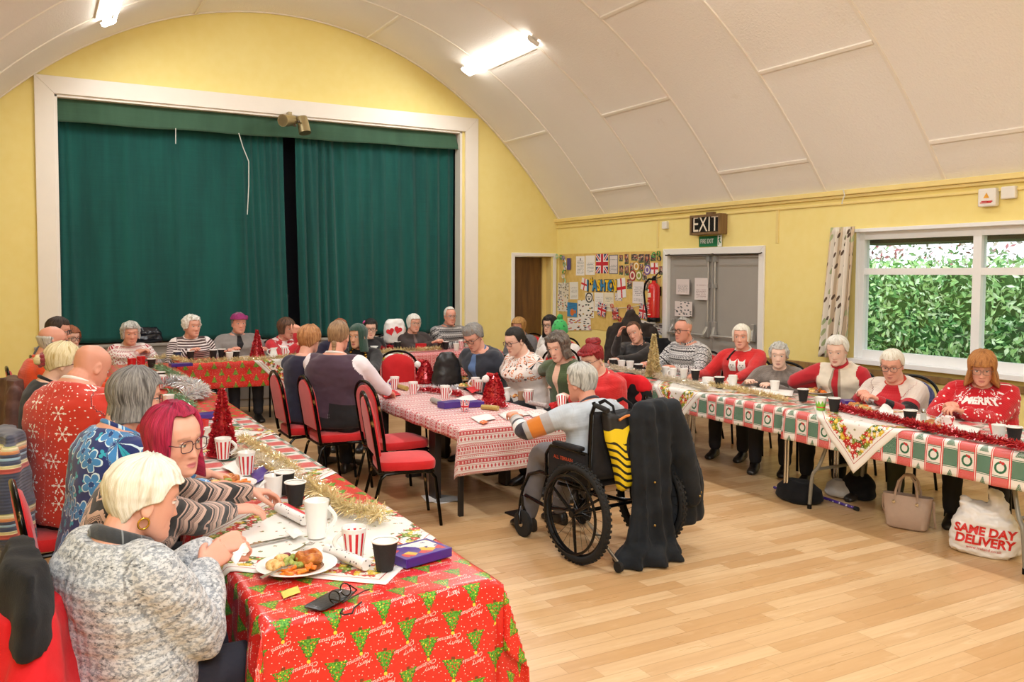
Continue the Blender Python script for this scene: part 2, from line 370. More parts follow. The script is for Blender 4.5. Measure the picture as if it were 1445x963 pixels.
# double fire doors
mitre('trim_fire_door', 7.15, 0, 8.94, 2.09, .09, lambda y, z, d: (XR-d, y, z), MWHITE, .025)
MGD = plain('grey_door_paint', '#a19b93', .45, var=.04, scale=5); MBAR = plain('silver_painted_metal', '#bdbab5', .35, metal=.6)
ym = 8.04
def fire_door(n, y0, y1, hinge):
    d = struct(MB().box2((XR+.03, y0+.004, .01), (XR+.075, y1-.004, EZ-.01)).build('door_%d' % n, MGD, smooth=False, bevel=.003))
    m = MB(); zb = 1.02
    m.cyl((XR-.05, y0+.06, zb), (XR-.05, y1-.06, zb), .014)
    h = m.build('push_bar', MBAR, d)
    yk = ym-.06 if n == 2 else ym+.06; yo = (y0+.1) if n == 2 else (y1-.1)
    for yy in (yk, yo):
        s = -1 if n == 2 else 1
        m = MB(); m.box((XR+.012, yy, zb+.07), (.04, .05, .2)); m.add([(XR-.0, yy-.02, zb+.12), (XR-.0, yy+.02, zb+.12), (XR-.065, yy+.022+s*.03, zb-.02), (XR-.065, yy-.022+s*.03, zb-.02), (XR+.03, yy-.02, zb+.1), (XR+.03, yy+.02, zb+.1), (XR+.01, yy+.02+s*.03, zb-.03), (XR+.01, yy-.02+s*.03, zb-.03)], [(0,1,2,3),(4,7,6,5),(0,4,5,1),(3,2,6,7),(0,3,7,4),(1,5,6,2)])
        m.build('latch', MBAR, d, smooth=False, bevel=.006)
    m = MB(); m.cyl((XR+.005, yk, zb+.15), (XR+.005, yk, EZ-.03), .012); m.box((XR+.01, yk, 1.62), (.035, .045, .05)); m.box((XR+.01, yk, EZ-.05), (.04, .05, .07))
    m.build('shoot_bolt', MBAR, d)
    return d
fire_door(2, EY0, ym, 'near'); fire_door(3, ym, EY1, 'far')
m = MB(); m.box2((XR-.01, EY0-.01, 0), (XR+.1, EY0+.004, EZ)); m.box2((XR-.01, EY1-.004, 0), (XR+.1, EY1+.01, EZ)); m.box2((XR-.01, EY0, EZ-.006), (XR+.1, EY1, EZ+.01)); m.box2((XR+.08, EY0, 0), (XR+.12, EY1, EZ)); struct(m.build('trim_fire_lining', MWHITE, smooth=False))
# window: frame, mullions, transom, glass, sill
m = MB(); fx0, fx1 = XR+.05, XR+.12
def bar(y0, y1, z0, z1): k_ = .004 if (z1-z0) > (y1-y0) else 0; m.box2((fx0-k_, y0, z0), (fx1+k_, y1, z1))
MUL = [(4.652, 4.73), (3.5, 3.575)]
for (y0, y1) in ((WY0, WY1), (-.6, 2.2)):
    bar(y0, y0+.06, WZ0, WZ1); bar(y1-.06, y1, WZ0, WZ1); bar(y0, y1, WZ1-.075, WZ1); bar(y0, y1, WZ0, WZ0+.085); bar(y0, y1, 1.765, 1.828)
for (a, b) in MUL: bar(a, b, WZ0, WZ1)
bar(.75, .83, WZ0, WZ1)
w1 = m.build('window_1', MUPVC, smooth=False); struct(w1)
m = MB(); m.box2((XR-.09, WY0-.03, WZ0-.045), (XR+.12, WY1+.03, WZ0+.0)); m.box2((XR-.03, WY0-.05, WZ1), (XR+.1, WY1+.05, WZ1+.035)); m.box2((XR-.004, WY0-.0, WZ0), (XR+.12, WY0+.004, WZ1)); m.box2((XR-.004, WY1-.004, WZ0), (XR+.12, WY1, WZ1)); m.build('window_sill', MUPVC, w1, smooth=False, bevel=.006)
MGL = bpy.data.materials.new('window_glass'); MGL.use_nodes = True; nt = MGL.node_tree; nt.nodes.clear()
o_ = nt.nodes.new('ShaderNodeOutputMaterial'); mx = nt.nodes.new('ShaderNodeMixShader'); tr = nt.nodes.new('ShaderNodeBsdfTransparent'); gl = nt.nodes.new('ShaderNodeBsdfGlossy')
lw_ = nt.nodes.new('ShaderNodeLayerWeight'); lw_.inputs[0].default_value = .35; fr_ = nt.nodes.new('ShaderNodeMapRange'); nt.links.new(lw_.outputs['Facing'], fr_.inputs[0]); fr_.inputs[1].default_value = .2; fr_.inputs[3].default_value = .035; fr_.inputs[4].default_value = .45; gl.inputs['Roughness'].default_value = .02; tr.inputs[0].default_value = (.95, .97, .96, 1)
nt.links.new(fr_.outputs[0], mx.inputs[0]); nt.links.new(tr.outputs[0], mx.inputs[1]); nt.links.new(gl.outputs[0], mx.inputs[2]); nt.links.new(mx.outputs[0], o_.inputs[0])
m = MB()
for (y0, y1) in ((WY0+.06, 3.5), (3.575, 4.652), (4.73, WY1-.06), (-.54, .75), (.83, 2.14)):
    for (z0, z1) in ((WZ0+.085, 1.765), (1.828, WZ1-.075)): m.box2((XR+.083, y0, z0), (XR+.088, y1, z1))
m.build('pane', MGL, w1, smooth=False)

# ---------------------------------------------------------------- people
def catmull(xs, ys, x): return np.interp(x, xs, ys)
HZ = np.array([-.119,-.112,-.10,-.085,-.06,-.03,0,.03,.06,.09,.106,.1165])
HW = np.array([.012,.027,.040,.051,.0605,.0665,.071,.0745,.074,.060,.042,.008])
HF = np.array([.070,.082,.087,.086,.083,.084,.086,.091,.087,.068,.044,.008])
HB = np.array([.050,.035,.005,-.03,-.052,-.074,-.088,-.096,-.097,-.080,-.055,-.010])
def smooth_tab(z, tab):
    zz = np.asarray(z, float); w = .008
    return (np.interp(zz-w, HZ, tab)+2*np.interp(zz, HZ, tab)+np.interp(zz+w, HZ, tab))/4
def head_xy(th, z, jaw=1.0):
    """outline of the head at height z, th = 0 at the face"""
    w = smooth_tab(z, HW)*np.where(np.asarray(z) < -.04, jaw, 1.0); f = smooth_tab(z, HF); b = smooth_tab(z, HB)
    yc = (f+b)/2; d = (f-b)/2; e = 2/2.25
    c, s = np.cos(th), np.sin(th)
    return w*np.sign(s)*np.abs(s)**e, yc+d*np.sign(c)*np.abs(c)**e
def head_points(jaw=1.0, nose=1.0, fat=0.0, old=0.0):
    nt, nl = 80, 64
    q = np.linspace(0, 1, nl); zz = -.119+.2355*(.5-.5*np.cos(q*PI)*(.35)-.325*(1-2*q)*1.0)
    zz = np.linspace(-.119, .1165, nl)
    th = np.arange(nt)*2*PI/nt
    T, Z = np.meshgrid(th, zz)
    X, Y = head_xy(T, Z, jaw)
    front = np.clip(np.cos(T), 0, 1)**1.0
    def g(x0, z0, sx, sz): return np.exp(-((np.abs(X)-x0)/sx)**2-((Z-z0)/sz)**2)
    Zm = Z-5.0*X*X
    dY = np.zeros_like(Y)
    dY -= .0085*g(.031, .008, .017, .011)                                # sockets
    dY += .004*g(.028, .030, .022, .009)                                # brow
    zn = np.clip((.016-Z)/.056, 0, 1); prof = np.where(Z > .016, 0, np.where(Z > -.040, zn**1.2, np.clip(1-(-.040-Z)/.009, 0, 1)))
    sg = .0075+.0065*np.clip((.01-Z)/.04, 0, 1)
    dY += nose*.025*prof*np.exp(-(X/sg)**2)
    dY += .004*np.exp(-((Z-.02)/.02)**2)*np.exp(-(X/.008)**2)
    dY += .0055*np.exp(-((Zm+.0655)/.0055)**2)*np.exp(-(X/.021)**2)
    dY += .0065*np.exp(-((Zm+.0775)/.006)**2)*np.exp(-(X/.019)**2)
    dY -= .005*np.exp(-((Zm+.0715)/.0026)**2)*np.exp(-(X/.024)**2)
    dY += .005*np.exp(-((Z+.104)/.012)**2)*np.exp(-(X/.02)**2)          # chin
    dY += (.004+fat*.008)*g(.042, -.028, .018, .018)                     # cheeks
    dY -= old*.004*np.exp(-((np.abs(X)-.032-(-.035-Z)*.35)/.004)**2)*((Z < -.025)&(Z > -.075))
    Y = Y+dY*front**.5*(np.cos(T) > 0)
    X = X*(1+fat*.10*np.exp(-((Z+.05)/.04)**2))
    return np.stack([X, Y, Z], -1), nt, nl
def fr_matrix(fwd, up):
    f = np.array(fwd, float); f /= np.linalg.norm(f); u = np.array(up, float); u -= f*(u@f); u /= np.linalg.norm(u)
    return np.stack([np.cross(f, u), f, u], 1)      # columns: right, forward, up
def rotz(a): c, s = math.cos(a), math.sin(a); return np.array([[c, -s, 0], [s, c, 0], [0, 0, 1.]])
def rotx(a): c, s = math.cos(a), math.sin(a); return np.array([[1, 0, 0], [0, c, -s], [0, s, c]])
def roty(a): c, s = math.cos(a), math.sin(a); return np.array([[c, 0, s], [0, 1, 0], [-s, 0, c]])
def ring(c, ax, ay, a, b, n=20, b2=None, e=1.0):
    out = []
    for k in range(n):
        t = 2*PI*k/n; cs, sn = math.cos(t), math.sin(t)
        if e != 1.0: cs = math.copysign(abs(cs)**e, cs); sn = math.copysign(abs(sn)**e, sn)
        bb = b if sn >= 0 or b2 is None else b2
        out.append(np.array(c)+np.array(ax)*a*cs+np.array(ay)*bb*sn)
    return out
def limb(mb, pts, rs, n=16, flat=1.0, up=None, mi=0):
    """round limb along a path with smooth joints and domed ends"""
    P = [np.array(p, float) for p in pts]; Q = []; Rr = []
    for i in range(len(P)-1):
        L = np.linalg.norm(P[i+1]-P[i]); k = max(2, int(L/.03))
        for j in range(k): t = j/k; Q.append(P[i]*(1-t)+P[i+1]*t); Rr.append(rs[i]*(1-t)+rs[i+1]*t)
    Q.append(P[-1]); Rr.append(rs[-1])
    for _ in range(2):
        q2 = [Q[0]]+[(Q[i-1]+2*Q[i]+Q[i+1])/4 for i in range(1, len(Q)-1)]+[Q[-1]]; Q = q2
    d0 = Q[0]-Q[1]; d0 /= np.linalg.norm(d0); d1 = Q[-1]-Q[-2]; d1 /= np.linalg.norm(d1)
    Q = [Q[0]+d0*Rr[0]*.8, Q[0]+d0*Rr[0]*.55]+Q+[Q[-1]+d1*Rr[-1]*.55, Q[-1]+d1*Rr[-1]*.8]
    Rr = [Rr[0]*.45, Rr[0]*.82]+Rr+[Rr[-1]*.82, Rr[-1]*.45]
    mb.tube(Q, Rr, n, mi, flat=flat, up=up)
def ik(S, Wp, l1, l2, hint):
    S = np.array(S, float); Wp = np.array(Wp, float); d = Wp-S; L = np.linalg.norm(d); u = d/L
    if L > (l1+l2)*.985: Wp = S+u*(l1+l2)*.985; L = (l1+l2)*.985
    a = (l1*l1-l2*l2+L*L)/(2*L); h = math.sqrt(max(0, l1*l1-a*a)); n = np.array(hint, float); n -= u*(n@u); n /= max(1e-6, np.linalg.norm(n))
    return S+u*a+n*h, Wp
def hand_shapes(mb, Wp, d, nrm, side, curl=.35, spread=.06, pinch=False, s=1.0):
    """palm, four unequal bent fingers and a thumb; d along the hand, nrm out of the palm, side = thumb side sign"""
    d = np.array(d, float); d /= np.linalg.norm(d); nr = np.array(nrm, float); nr -= d*(nr@d); nr /= np.linalg.norm(nr); x = np.cross(d, nr)*side
    Wp = np.array(Wp, float); rings = []
    for t, a, b in ((-.03, .021, .017), (0, .022, .0165), (.02, .030, .0165), (.05, .038, .015), (.075, .040, .0135), (.088, .036, .011), (.094, .028, .007)):
        rings.append(ring(Wp+d*t*s+nr*(-.002), x, nr, a*s, b*s, 16, e=.85))
    mb.loft(rings)
    for k, (o, L) in enumerate(((.030, .070), (.0105, .079), (-.0095, .074), (-.0285, .058))):
        p = Wp+d*.082*s+x*o*s; a = (k-1.4)*-spread; c0 = curl*(1+.12*k); pts = [p]; ang = c0*.8; q = p
        for seg, sl in ((0, .46), (1, .30), (2, .24)):
            dd = (d*math.cos(ang)+nr*math.sin(ang)); dd = dd*math.cos(a)+x*math.sin(a); q = q+dd*L*sl*s; pts.append(q); ang += c0*1.15
        limb(mb, pts, [.0093*s, .0088*s, .0080*s, .0070*s], 10)
    p = Wp+d*.022*s+x*.026*s; dt = d*.62+x*(.72 if not pinch else .45)+nr*(.25 if not pinch else .6); dt /= np.linalg.norm(dt)
    p1 = p+dt*.042*s; d2 = d*.85+x*(.25 if not pinch else -.05)+nr*(.25+curl*.4); d2 /= np.linalg.norm(d2); p2 = p1+d2*.031*s; p3 = p2+(d2*.9+nr*.25*curl)*.026*s
    limb(mb, [p-dt*.012, p1, p2, p3], [.016*s, .0122*s, .0105*s, .0085*s], 10)
def remesh(mb, vox, smooth=2, fac=.5):
    me = bpy.data.meshes.new('r'); me.from_pydata([tuple(p) for p in mb.v], [], mb.f); fixn(me)
    ob = bpy.data.objects.new('r', me); COL.objects.link(ob)
    r = ob.modifiers.new('r', 'REMESH'); r.mode = 'VOXEL'; r.voxel_size = vox; r.use_smooth_shade = True
    if smooth: s_ = ob.modifiers.new('s', 'SMOOTH'); s_.factor = fac; s_.iterations = smooth
    dg = bpy.context.evaluated_depsgraph_get(); out = bpy.data.meshes.new_from_object(ob.evaluated_get(dg))
    bpy.data.objects.remove(ob); bpy.data.meshes.remove(me)
    return out
def coords(me):
    a = np.zeros(len(me.vertices)*3, np.float32); me.vertices.foreach_get('co', a); return a.reshape(-1, 3).astype(float)
def link_mesh(name, me, mat, parent, at):
    c = coords(me)-np.array(at); me.vertices.foreach_set('co', c.astype(np.float32).ravel()); me.update()
    for m in (mat if isinstance(mat, (list, tuple)) else [mat]): me.materials.append(m)
    me.polygons.foreach_set('use_smooth', [True]*len(me.polygons)); me.name = name
    o = bpy.data.objects.new(name, me); COL.objects.link(o); o.parent = parent; return o
def set_attr(me, name, arr, kind='FLOAT_VECTOR'):
    a = me.attributes.new(name, kind, 'POINT')
    if kind == 'FLOAT_COLOR': a.data.foreach_set('color', np.asarray(arr, np.float32).ravel())
    else: a.data.foreach_set('vector', np.asarray(arr, np.float32).ravel())
def mat_skin():
    k = M('skin', (.8, .6, .5), .48, spec=.4); c = k.attrc('tone'); p = k.coord('Object')
    f = k.noise(p, 60.0, 3.0); k.col(k.mix(f*.35, c, k.mix(.5, c, '#c98f7c'))); k.bump(k.noise(p, 420.0, 2.0), .12, .002)
    k.b.inputs['Subsurface Weight'].default_value = .0
    return k.m
MSKIN = mat_skin()
SKINS = {'fair': '#e9bda6', 'pink': '#e3a890', 'pale': '#eecab5', 'tan': '#d9a585', 'olive': '#cf9f7c', 'ruddy': '#dd9c84'}
MEYE = {}
def mat_eye():
    k = M('eyeball', (.9, .9, .88), .12); k.col(k.attrc('tone')); return k.m
MEYEB = mat_eye()
def mat_hair(name, a, b, c=None):
    """hair: strands run along the second coordinate of 'strand'"""
    key = ('hair', name)
    if key in MATS: return MATS[key]
    k = M(name, a, .5, spec=.35); u, v, w = k.xyz(k.attr('strand')); n = k.noise(k.vec(u*38.0, v*2.5, w), 1.0, 4.0, .65); n2 = k.noise(k.vec(u*7.0, v*1.2, w+3.0), 1.0, 2.0)
    col = k.mix(k.ss(n, .35, .68), a, b)
    if c: col = k.mix(k.ss(n2, .5, .72), col, c)
    k.col(col); k.bump(n, .5, .008); MATS[key] = k.m; return k.m
HAIR = {
 'white': ('#d9d5ca', '#f3f0e6', '#b9b4a8'), 'cream': ('#e6dfcd', '#f4efe4', '#cfc4ab'), 'grey': ('#8b8985', '#c9c6bf', '#6d6a66'), 'darkgrey': ('#5d5a58', '#a19d98', '#44403e'),
 'silver': ('#a9a79f', '#dcdad2', '#7d7a72'), 'steel': ('#6f6c69', '#a5a19b', '#8f7d6c'), 'magenta': ('#8d1638', '#c52a55', '#6b0f2b'), 'red': ('#7a1418', '#a8262a', '#5b0c10'), 'brown': ('#4b3325', '#74523b', '#33221a'),
 'auburn': ('#7d4326', '#a8623a', '#5e2e19'), 'ginger': ('#a0673c', '#cf9a66', '#7e4b28'), 'mouse': ('#85664a', '#b2906b', '#6b4f37'), 'blonde': ('#c2a067', '#e6cd97', '#a07f49'), 'platinum': ('#dcc898', '#f1e5c0', '#c0a76c'),
 'honey': ('#a5753f', '#d2a461', '#7c5428'), 'black': ('#17130f', '#2f2822', '#0d0b0a'), 'darkbrown': ('#2c2019', '#4a382c', '#1d1511'), 'peppercurl': ('#4a4038', '#8d8073', '#332b25'), 'copper': ('#9d6230', '#c98c4d', '#7d4a20')}
def hair_shell(P, Hm, hc, sc, at, parent, vis=1.0):
    """a shell of hair over the scalp. P: th, thb, front, side, back (lowest z), fa (half angle of the face opening), flare, nape, curl, strand, bald"""
    d = dict(th=.018, thf=None, front=.062, side=-.03, back=-.075, fa=62, flare=.0, nape=.6, curl=0.0, cf=28.0, strand=.0035, bald=None, crown=.02, soft=14, part=0.0, colour='grey', name='hair', tuck=-.012, quiff=0.0, fringe=False)
    d.update(P); rs = random.Random(hash(d['colour']) % 97+int(hc[0]*100)); nt, ns = 96, 40
    sd = rs.random()*50; vs = []; st = []
    fa = math.radians(d['fa']); so = math.radians(d['soft'])
    for j in range(ns+3):
        s = min(1.0, j/ns)
        for i in range(nt):
            t = 2*PI*i/nt; a = t if t <= PI else 2*PI-t
            k = np.clip((a-(fa-so))/(2*so), 0, 1); k = k*k*(3-2*k)
            q = np.clip((a-fa)/(PI-fa), 0, 1); q = q*q*(3-2*q)
            low = d['side']*(1-q)+d['back']*q; zl = d['front']*(1-k)+low*k
            zl += .004*noise.noise(Vector((t*6, sd, 0)))
            zt = .1165
            z = zt-(zt-zl)*s**1.55
            zh = max(z, -.02 if d['nape'] < .5 else -.055)
            x, y = head_xy(t, min(zh, .1164)); x = float(x); y = float(y)
            th = d['th']
            rr = math.hypot(x, y)+1e-6; up = np.clip((z-.02)/.0965, 0, 1)
            fz = (th if d['thf'] is None else th*q+d['thf']*(1-q))
            fz *= .55+.45*min(1.0, (s*3.0))
            if not d['fringe']: fz *= 1-(1-k)*.85*np.clip((s-.55)/.45, 0, 1)
            if d['bald'] is not None:
                bz = d['bald']-.03*math.cos(a)*0; mm = np.clip((bz-z)/.02+.5, 0, 1)*np.clip((a-math.radians(78))/.35, 0, 1); fz = d['tuck']+(fz-d['tuck'])*mm
            if z < -.02: fz += d['flare']*(-.02-z)
            lump = 0.0
            if d['curl']: lump = d['curl']*(noise.noise(Vector((x*d['cf'], y*d['cf'], z*d['cf']+sd)))+.5*noise.noise(Vector((x*d['cf']*2.1, y*d['cf']*2.1, z*d['cf']*2.1+sd))))
            lump += d['strand']*noise.noise(Vector((t*13+z*8, z*9, sd)))+.4*d['strand']*noise.noise(Vector((t*34+z*10, z*10, sd)))
            if d['part']: lump -= .006*math.exp(-((x-d['part'])/.006)**2)*(z > .07)
            r2 = rr+fz*(1-.75*up*up)+lump; nx, ny = x/rr, y/rr; zz = z+(d['crown'] if d['bald'] is None else 0)*up**1.5+lump*up
            if d['quiff']: zz += d['quiff']*max(0, math.cos(t))**2*np.clip((z-.05)/.04, 0, 1)
            if j == ns+1: r2 -= .010; zz += .006
            if j == ns+2: r2 = min(r2-.03, rr*.8); zz += .03
            vs.append((nx*r2, ny*r2, zz)); st.append((t, s*2.0, sd))
    n = nt; fs = []
    for j in range(ns+2):
        for i in range(n): l = (i+1) % n; fs.append((j*n+i, j*n+l, (j+1)*n+l, (j+1)*n+i))
    fs.append(tuple(range(n-1, -1, -1)))
    V_ = (np.array(vs)*sc)@Hm.T+np.array(hc)
    me = bpy.data.meshes.new(d['name']); me.from_pydata([tuple(p) for p in V_], [], fs); fixn(me)
    set_attr(me, 'strand', st)
    return link_mesh(d['name'], me, mat_hair('hair_'+d['colour'], *HAIR[d['colour']]) if d.get('mat') is None else d['mat'], parent, at)
def lump_hair(parts, colour, Hm, hc, sc, at, parent, name='hair_bun', mat=None, amp=.004):
    """buns, tails and rolls: rounded lumps with strands"""
    m = MB(); st = []
    for c, r in parts:
        n0 = len(m.v); m.ball(c, r, 20, 14); 
        for i in range(n0, len(m.v)):
            p = Vector(m.v[i]); k = 1+amp*40*noise.noise(p*55)*.25; cc = Vector(c); q = cc+(p-cc)*k; m.v[i] = tuple(q); st.append((q.z*9, q.x*3, 1.3))
    V_ = (np.array(m.v)*sc)@Hm.T+np.array(hc); me = bpy.data.meshes.new(name); me.from_pydata([tuple(p) for p in V_], [], m.f); fixn(me); set_attr(me, 'strand', st)
    return link_mesh(name, me, mat or mat_hair('hair_'+colour, *HAIR[colour]), parent, at)
def fold_noise(me, amp, f, seed):
    c = coords(me); nn = np.zeros(len(c)*3, np.float32); me.vertices.foreach_get('normal', nn) if False else None
    nor = np.array([v.normal[:] for v in me.vertices]); out = c.copy()
    for i in range(len(c)):
        p = Vector(c[i]); k = noise.noise(Vector((p.x*f+seed, p.y*f, p.z*f*1.9)))+.5*noise.noise(Vector((p.x*f*2.3, p.y*f*2.3+seed, p.z*f*3.4)))
        out[i] = c[i]+nor[i]*amp*k
    me.vertices.foreach_set('co', out.astype(np.float32).ravel()); me.update()
PEOPLE = []
def person(label, hc, hip, face, head=(0, 0, 0), hands=None, top=None, legs=None, hair=(), skin='fair', girth=1.0, sc=1.0, vox=.006, seat=.46, sh=.165, bust=.02, belly=0.0,
           glasses=None, brow='#8a6a52', lips='#c4776d', jaw=1.0, fat=0.0, old=.5, nose=1.0, sleeve=1.0, eyes='#5a6b72', lid=.35, shoes='#26221f', group=None, hunch=.03, feet=None, neckline=.075, hand_opt=({}, {}), elbows=(None, None), knee_spread=.11, stand=False, sleeve_r=1.0, skirt=False, blush=.5, neck=.113):
    """head centre hc, seat point hip, facing angle in degrees (0 = towards the windows, 90 = towards the stage)"""
    f = math.radians(face); F = np.array([math.cos(f), math.sin(f), 0]); S = np.array([F[1], -F[0], 0]); U = np.array([0, 0, 1.])
    hc = np.array(hc, float); hipP = np.array([hip[0], hip[1], seat+.085]); at = np.array([hip[0], hip[1], 0.])
    root = thing('person', label, 'person', tuple(at), group)
    Hm = rotz(f-PI/2+math.radians(head[0]))@rotx(-math.radians(head[1]))@roty(math.radians(head[2]))
    nb = hc+np.array([0, 0, -neck*sc])-F*.06-(Hm[:, 1]*np.array([1, 1, 0]))*.012-F*.02*math.sin(math.radians(max(0, head[1])))
    skullb = hc+Hm@np.array([0, -.03, -.05])*sc
    mid = hipP*.5+nb*.5-F*hunch+np.array([0, 0, .02])
    def sp(t):
        if t < 0: return hipP+np.array([0, 0, t*.5])
        return hipP*(1-t)**2+mid*2*t*(1-t)+nb*t*t
    def tang(t): d = sp(min(1, t+.02))-sp(max(0, t-.02)); return d/np.linalg.norm(d)
    TT = [-.16, -.08, 0, .12, .25, .4, .55, .66, .76, .86, .93, 1.0]
    TA = [.13, .165, .178, .174, .163, .155, .160, .165, .165, .150, .105, .062]
    TF = [.085, .11, .122, .122+belly*.6, .118+belly, .112+belly, .112+bust*.5, .118+bust, .115+bust*.6, .095, .075, .055]
    TBk = [.10, .12, .125, .115, .10, .095, .10, .105, .105, .098, .08, .058]
    def torso(mb, grow=0.0, t0=-.16, t1=1.0, n=28, gtop=None):
        rings = []
        for q in np.linspace(0, 1, 26):
            t = t0+(t1-t0)*q; a = np.interp(t, TT, TA); a *= (girth if t < .9 else 1+(girth-1)*.3)*(sh/.165 if t > .5 else 1); fr = np.interp(t, TT, TF)*girth**.6; bk = np.interp(t, TT, TBk)*girth**.6
            tg = tang(t) if t > .02 else U; fw = F-tg*(F@tg); fw /= np.linalg.norm(fw); sd = np.cross(fw, tg); g = grow if gtop is None or t < .8 else gtop
            rings.append(ring(sp(t), sd, fw, a+g, fr+g, n, bk+g, e=.9))
        mb.loft(rings)
    # arms
    spc = sp(.875); tg = tang(.87); sd0 = S
    arms = []
    for i, sgn in enumerate((-1, 1)):          # left hand first (person's own left), then right
        Sp = spc+S*sgn*sh*1.06+np.array([0, 0, -.025]); l1, l2 = .285*sc, .25*sc
        tgt = hands[i] if hands is not None and hands[i] is not None else tuple(hipP+F*.22+S*sgn*.06+np.array([0, 0, .10]))
        hint = elbows[i] if elbows[i] is not None else tuple(S*sgn*.75+np.array([0, 0, -1.0])-F*.35)
        E, Wr = ik(Sp, tgt, l1, l2, hint); arms.append((Sp, E, Wr, sgn))
    # legs
    legsP = []
    for i, sgn in enumerate((-1, 1)):
        hj = hipP+S*sgn*.085*girth+np.array([0, 0, -.015]); kn = hj+F*.41*sc+S*sgn*knee_spread*.35; kn[2] = seat+.055
        an = np.array([*(kn+F*.02)[:2], .085])
        if feet is not None: an = an+F*feet[i]
        if stand: kn = hj+np.array([0, 0, -.42]); an = kn+np.array([0, 0, -.4]); 
        legsP.append((hj, kn, an))
    # ---- body: one continuous surface
    mb = MB(); hp, nt, nl = head_points(jaw, nose, fat, old); Hp = (hp.reshape(-1, 3)*sc)@Hm.T+hc; mb.loft([[tuple(Hp[j*nt+i]) for i in range(nt)] for j in range(nl)])
    for sgn in (-1, 1):
        R_ = rotz(-sgn*.35); pts = MB(); pts.ball((0, 0, 0), (.008, .018, .031), 14, 10)
        q = np.array(pts.v); hole = np.exp(-(q[:, 1]/.009)**2-((q[:, 2]-.003)/.013)**2); q[:, 0] += sgn*(-.006*hole+.004*np.abs(q[:, 2]/.031)**2)
        E_ = (q@R_.T+np.array([sgn*.076, -.010, -.008]))*sc; mb.add((E_@Hm.T+hc), pts.f)
    limb(mb, [nb-tang(1)*.05, nb*.5+skullb*.5-F*.0, skullb], [.060*girth**.4, .053*girth**.5+fat*.006, .055], 18)
    torso(mb)
    for k, (Sp, E, Wr, sgn) in enumerate(arms):
        limb(mb, [Sp-S*sgn*.03, Sp, E, Wr], [.05, .052*girth**.6, .040*girth**.5, .0245], 16)
        ho = dict(curl=.4); ho.update(hand_opt[k]); dv = Wr-E; dv /= np.linalg.norm(dv)
        if 'dir' in ho: dv = dv*.35+np.array(ho['dir'], float)
        nr = np.array(ho.get('n', (0, 0, -1.)), float)+S*(-sgn)*.15+F*1e-3
        dn = dv/np.linalg.norm(dv); xx = np.cross(dn, nr-dn*(nr@dn)); side = 1 if (xx@(-S*sgn)) > 0 else -1
        if 'side' in ho: side = ho['side']
        hand_shapes(mb, Wr, dv, nr, side, ho['curl'], ho.get('spread', .07), ho.get('pinch', False), sc*ho.get('s', 1.0))
    for hj, kn, an in legsP: limb(mb, [hj, kn, an], [.075*girth**.7, .055*girth**.5, .036], 16); limb(mb, [an+np.array([0, 0, -.04])-F*.02, an+F*.12+np.array([0, 0, -.055])], [.03, .026], 12)
    bm_ = remesh(mb, vox, 1 if vox < .005 else 1, .35)
    c = coords(bm_); L_ = ((c-hc)@Hm)/sc; base = np.array(lin(SKINS.get(skin, skin))); tone = np.tile(base, (len(c), 1))
    def blend(w, col): 
        nonlocal tone
        w = np.clip(w, 0, 1)[:, None]; tone = tone*(1-w)+np.array(col)*w
    X, Y, Z = np.abs(L_[:, 0]), L_[:, 1], L_[:, 2]; fr_ = (Y > .045)&(np.abs(Z) < .13)&(X < .09)
    ruddy = base*np.array([1.0, .74, .70])
    blend(blush*.55*np.exp(-((X-.040)/.02)**2-((Z+.028)/.02)**2)*fr_, ruddy); blend(.5*np.exp(-(X/.013)**2-((Z+.036)/.012)**2)*fr_, ruddy)
    Zm = Z-5.0*X*X; ld = (X/.0235)**2+((Zm+.0718)/.0105)**2; blend(.9*np.clip((1-ld)/.35, 0, 1)*fr_, lin(lips)); blend(.55*np.clip(1-(X/.0235)**2, 0, 1)*np.exp(-((Zm+.0715)/(.0016+vox*.18))**2)*fr_, np.array(lin(lips))*.4)
    bw = np.exp(-((Z-(.0325-.03*(X-.02)-.5*np.clip(X-.036, 0, 1)))/(.0042))**2)*((X > .013)&(X < .052))*fr_; blend(.55*bw, lin(brow))
    hd = np.zeros(len(c)); 
    for (_, E, Wr, _) in arms: hd = np.maximum(hd, np.clip(1-(np.linalg.norm(c-(Wr+(Wr-E)*.5), axis=1)-.09)/.05, 0, 1))
    blend(.3*hd, ruddy)
    set_attr(bm_, 'tone', np.c_[tone, np.ones(len(c))], 'FLOAT_COLOR')
    body = link_mesh('body', bm_, MSKIN, root, at)
    # eyes
    for sgn in (-1, 1):
        m = MB(); m.ball((0, 0, 0), .0132, 24, 16); q = np.array(m.v); g = np.array([0, 1, -.12]); g /= np.linalg.norm(g); u = q/np.linalg.norm(q, axis=1)[:, None]; an_ = np.arccos(np.clip(u@g, -1, 1)); col = np.tile(np.array(lin('#e9e2da')), (len(q), 1))
        col[an_ < .50] = lin(eyes); col[an_ < .22] = lin('#0b0a0a'); lz = .5-lid*1.0
        up_ = u[:, 2] > lz; lo_ = u[:, 2] < -.48; q[up_|lo_] *= 1.10; edge = (u[:, 2] > lz)&(u[:, 2] < lz+.16)&(u[:, 1] > 0); col[up_|lo_] = base*.96; col[edge] = np.array(lin('#5b3f34'))
        q = (q+np.array([sgn*.031, .0695, .007]))*sc; me = bpy.data.meshes.new('eye'); me.from_pydata([tuple(p) for p in (q@Hm.T+hc)], [], m.f); set_attr(me, 'tone', np.c_[col, np.ones(len(q))], 'FLOAT_COLOR'); link_mesh('eye', me, MEYEB, root, at)
    # ---- clothes
    top = dict(dict(mat=None, name='jumper', grow=.016, amp=.005, f=9.0, loose=1.0, hem=-.10, cuff=None, vneck=0), **(top or {}))
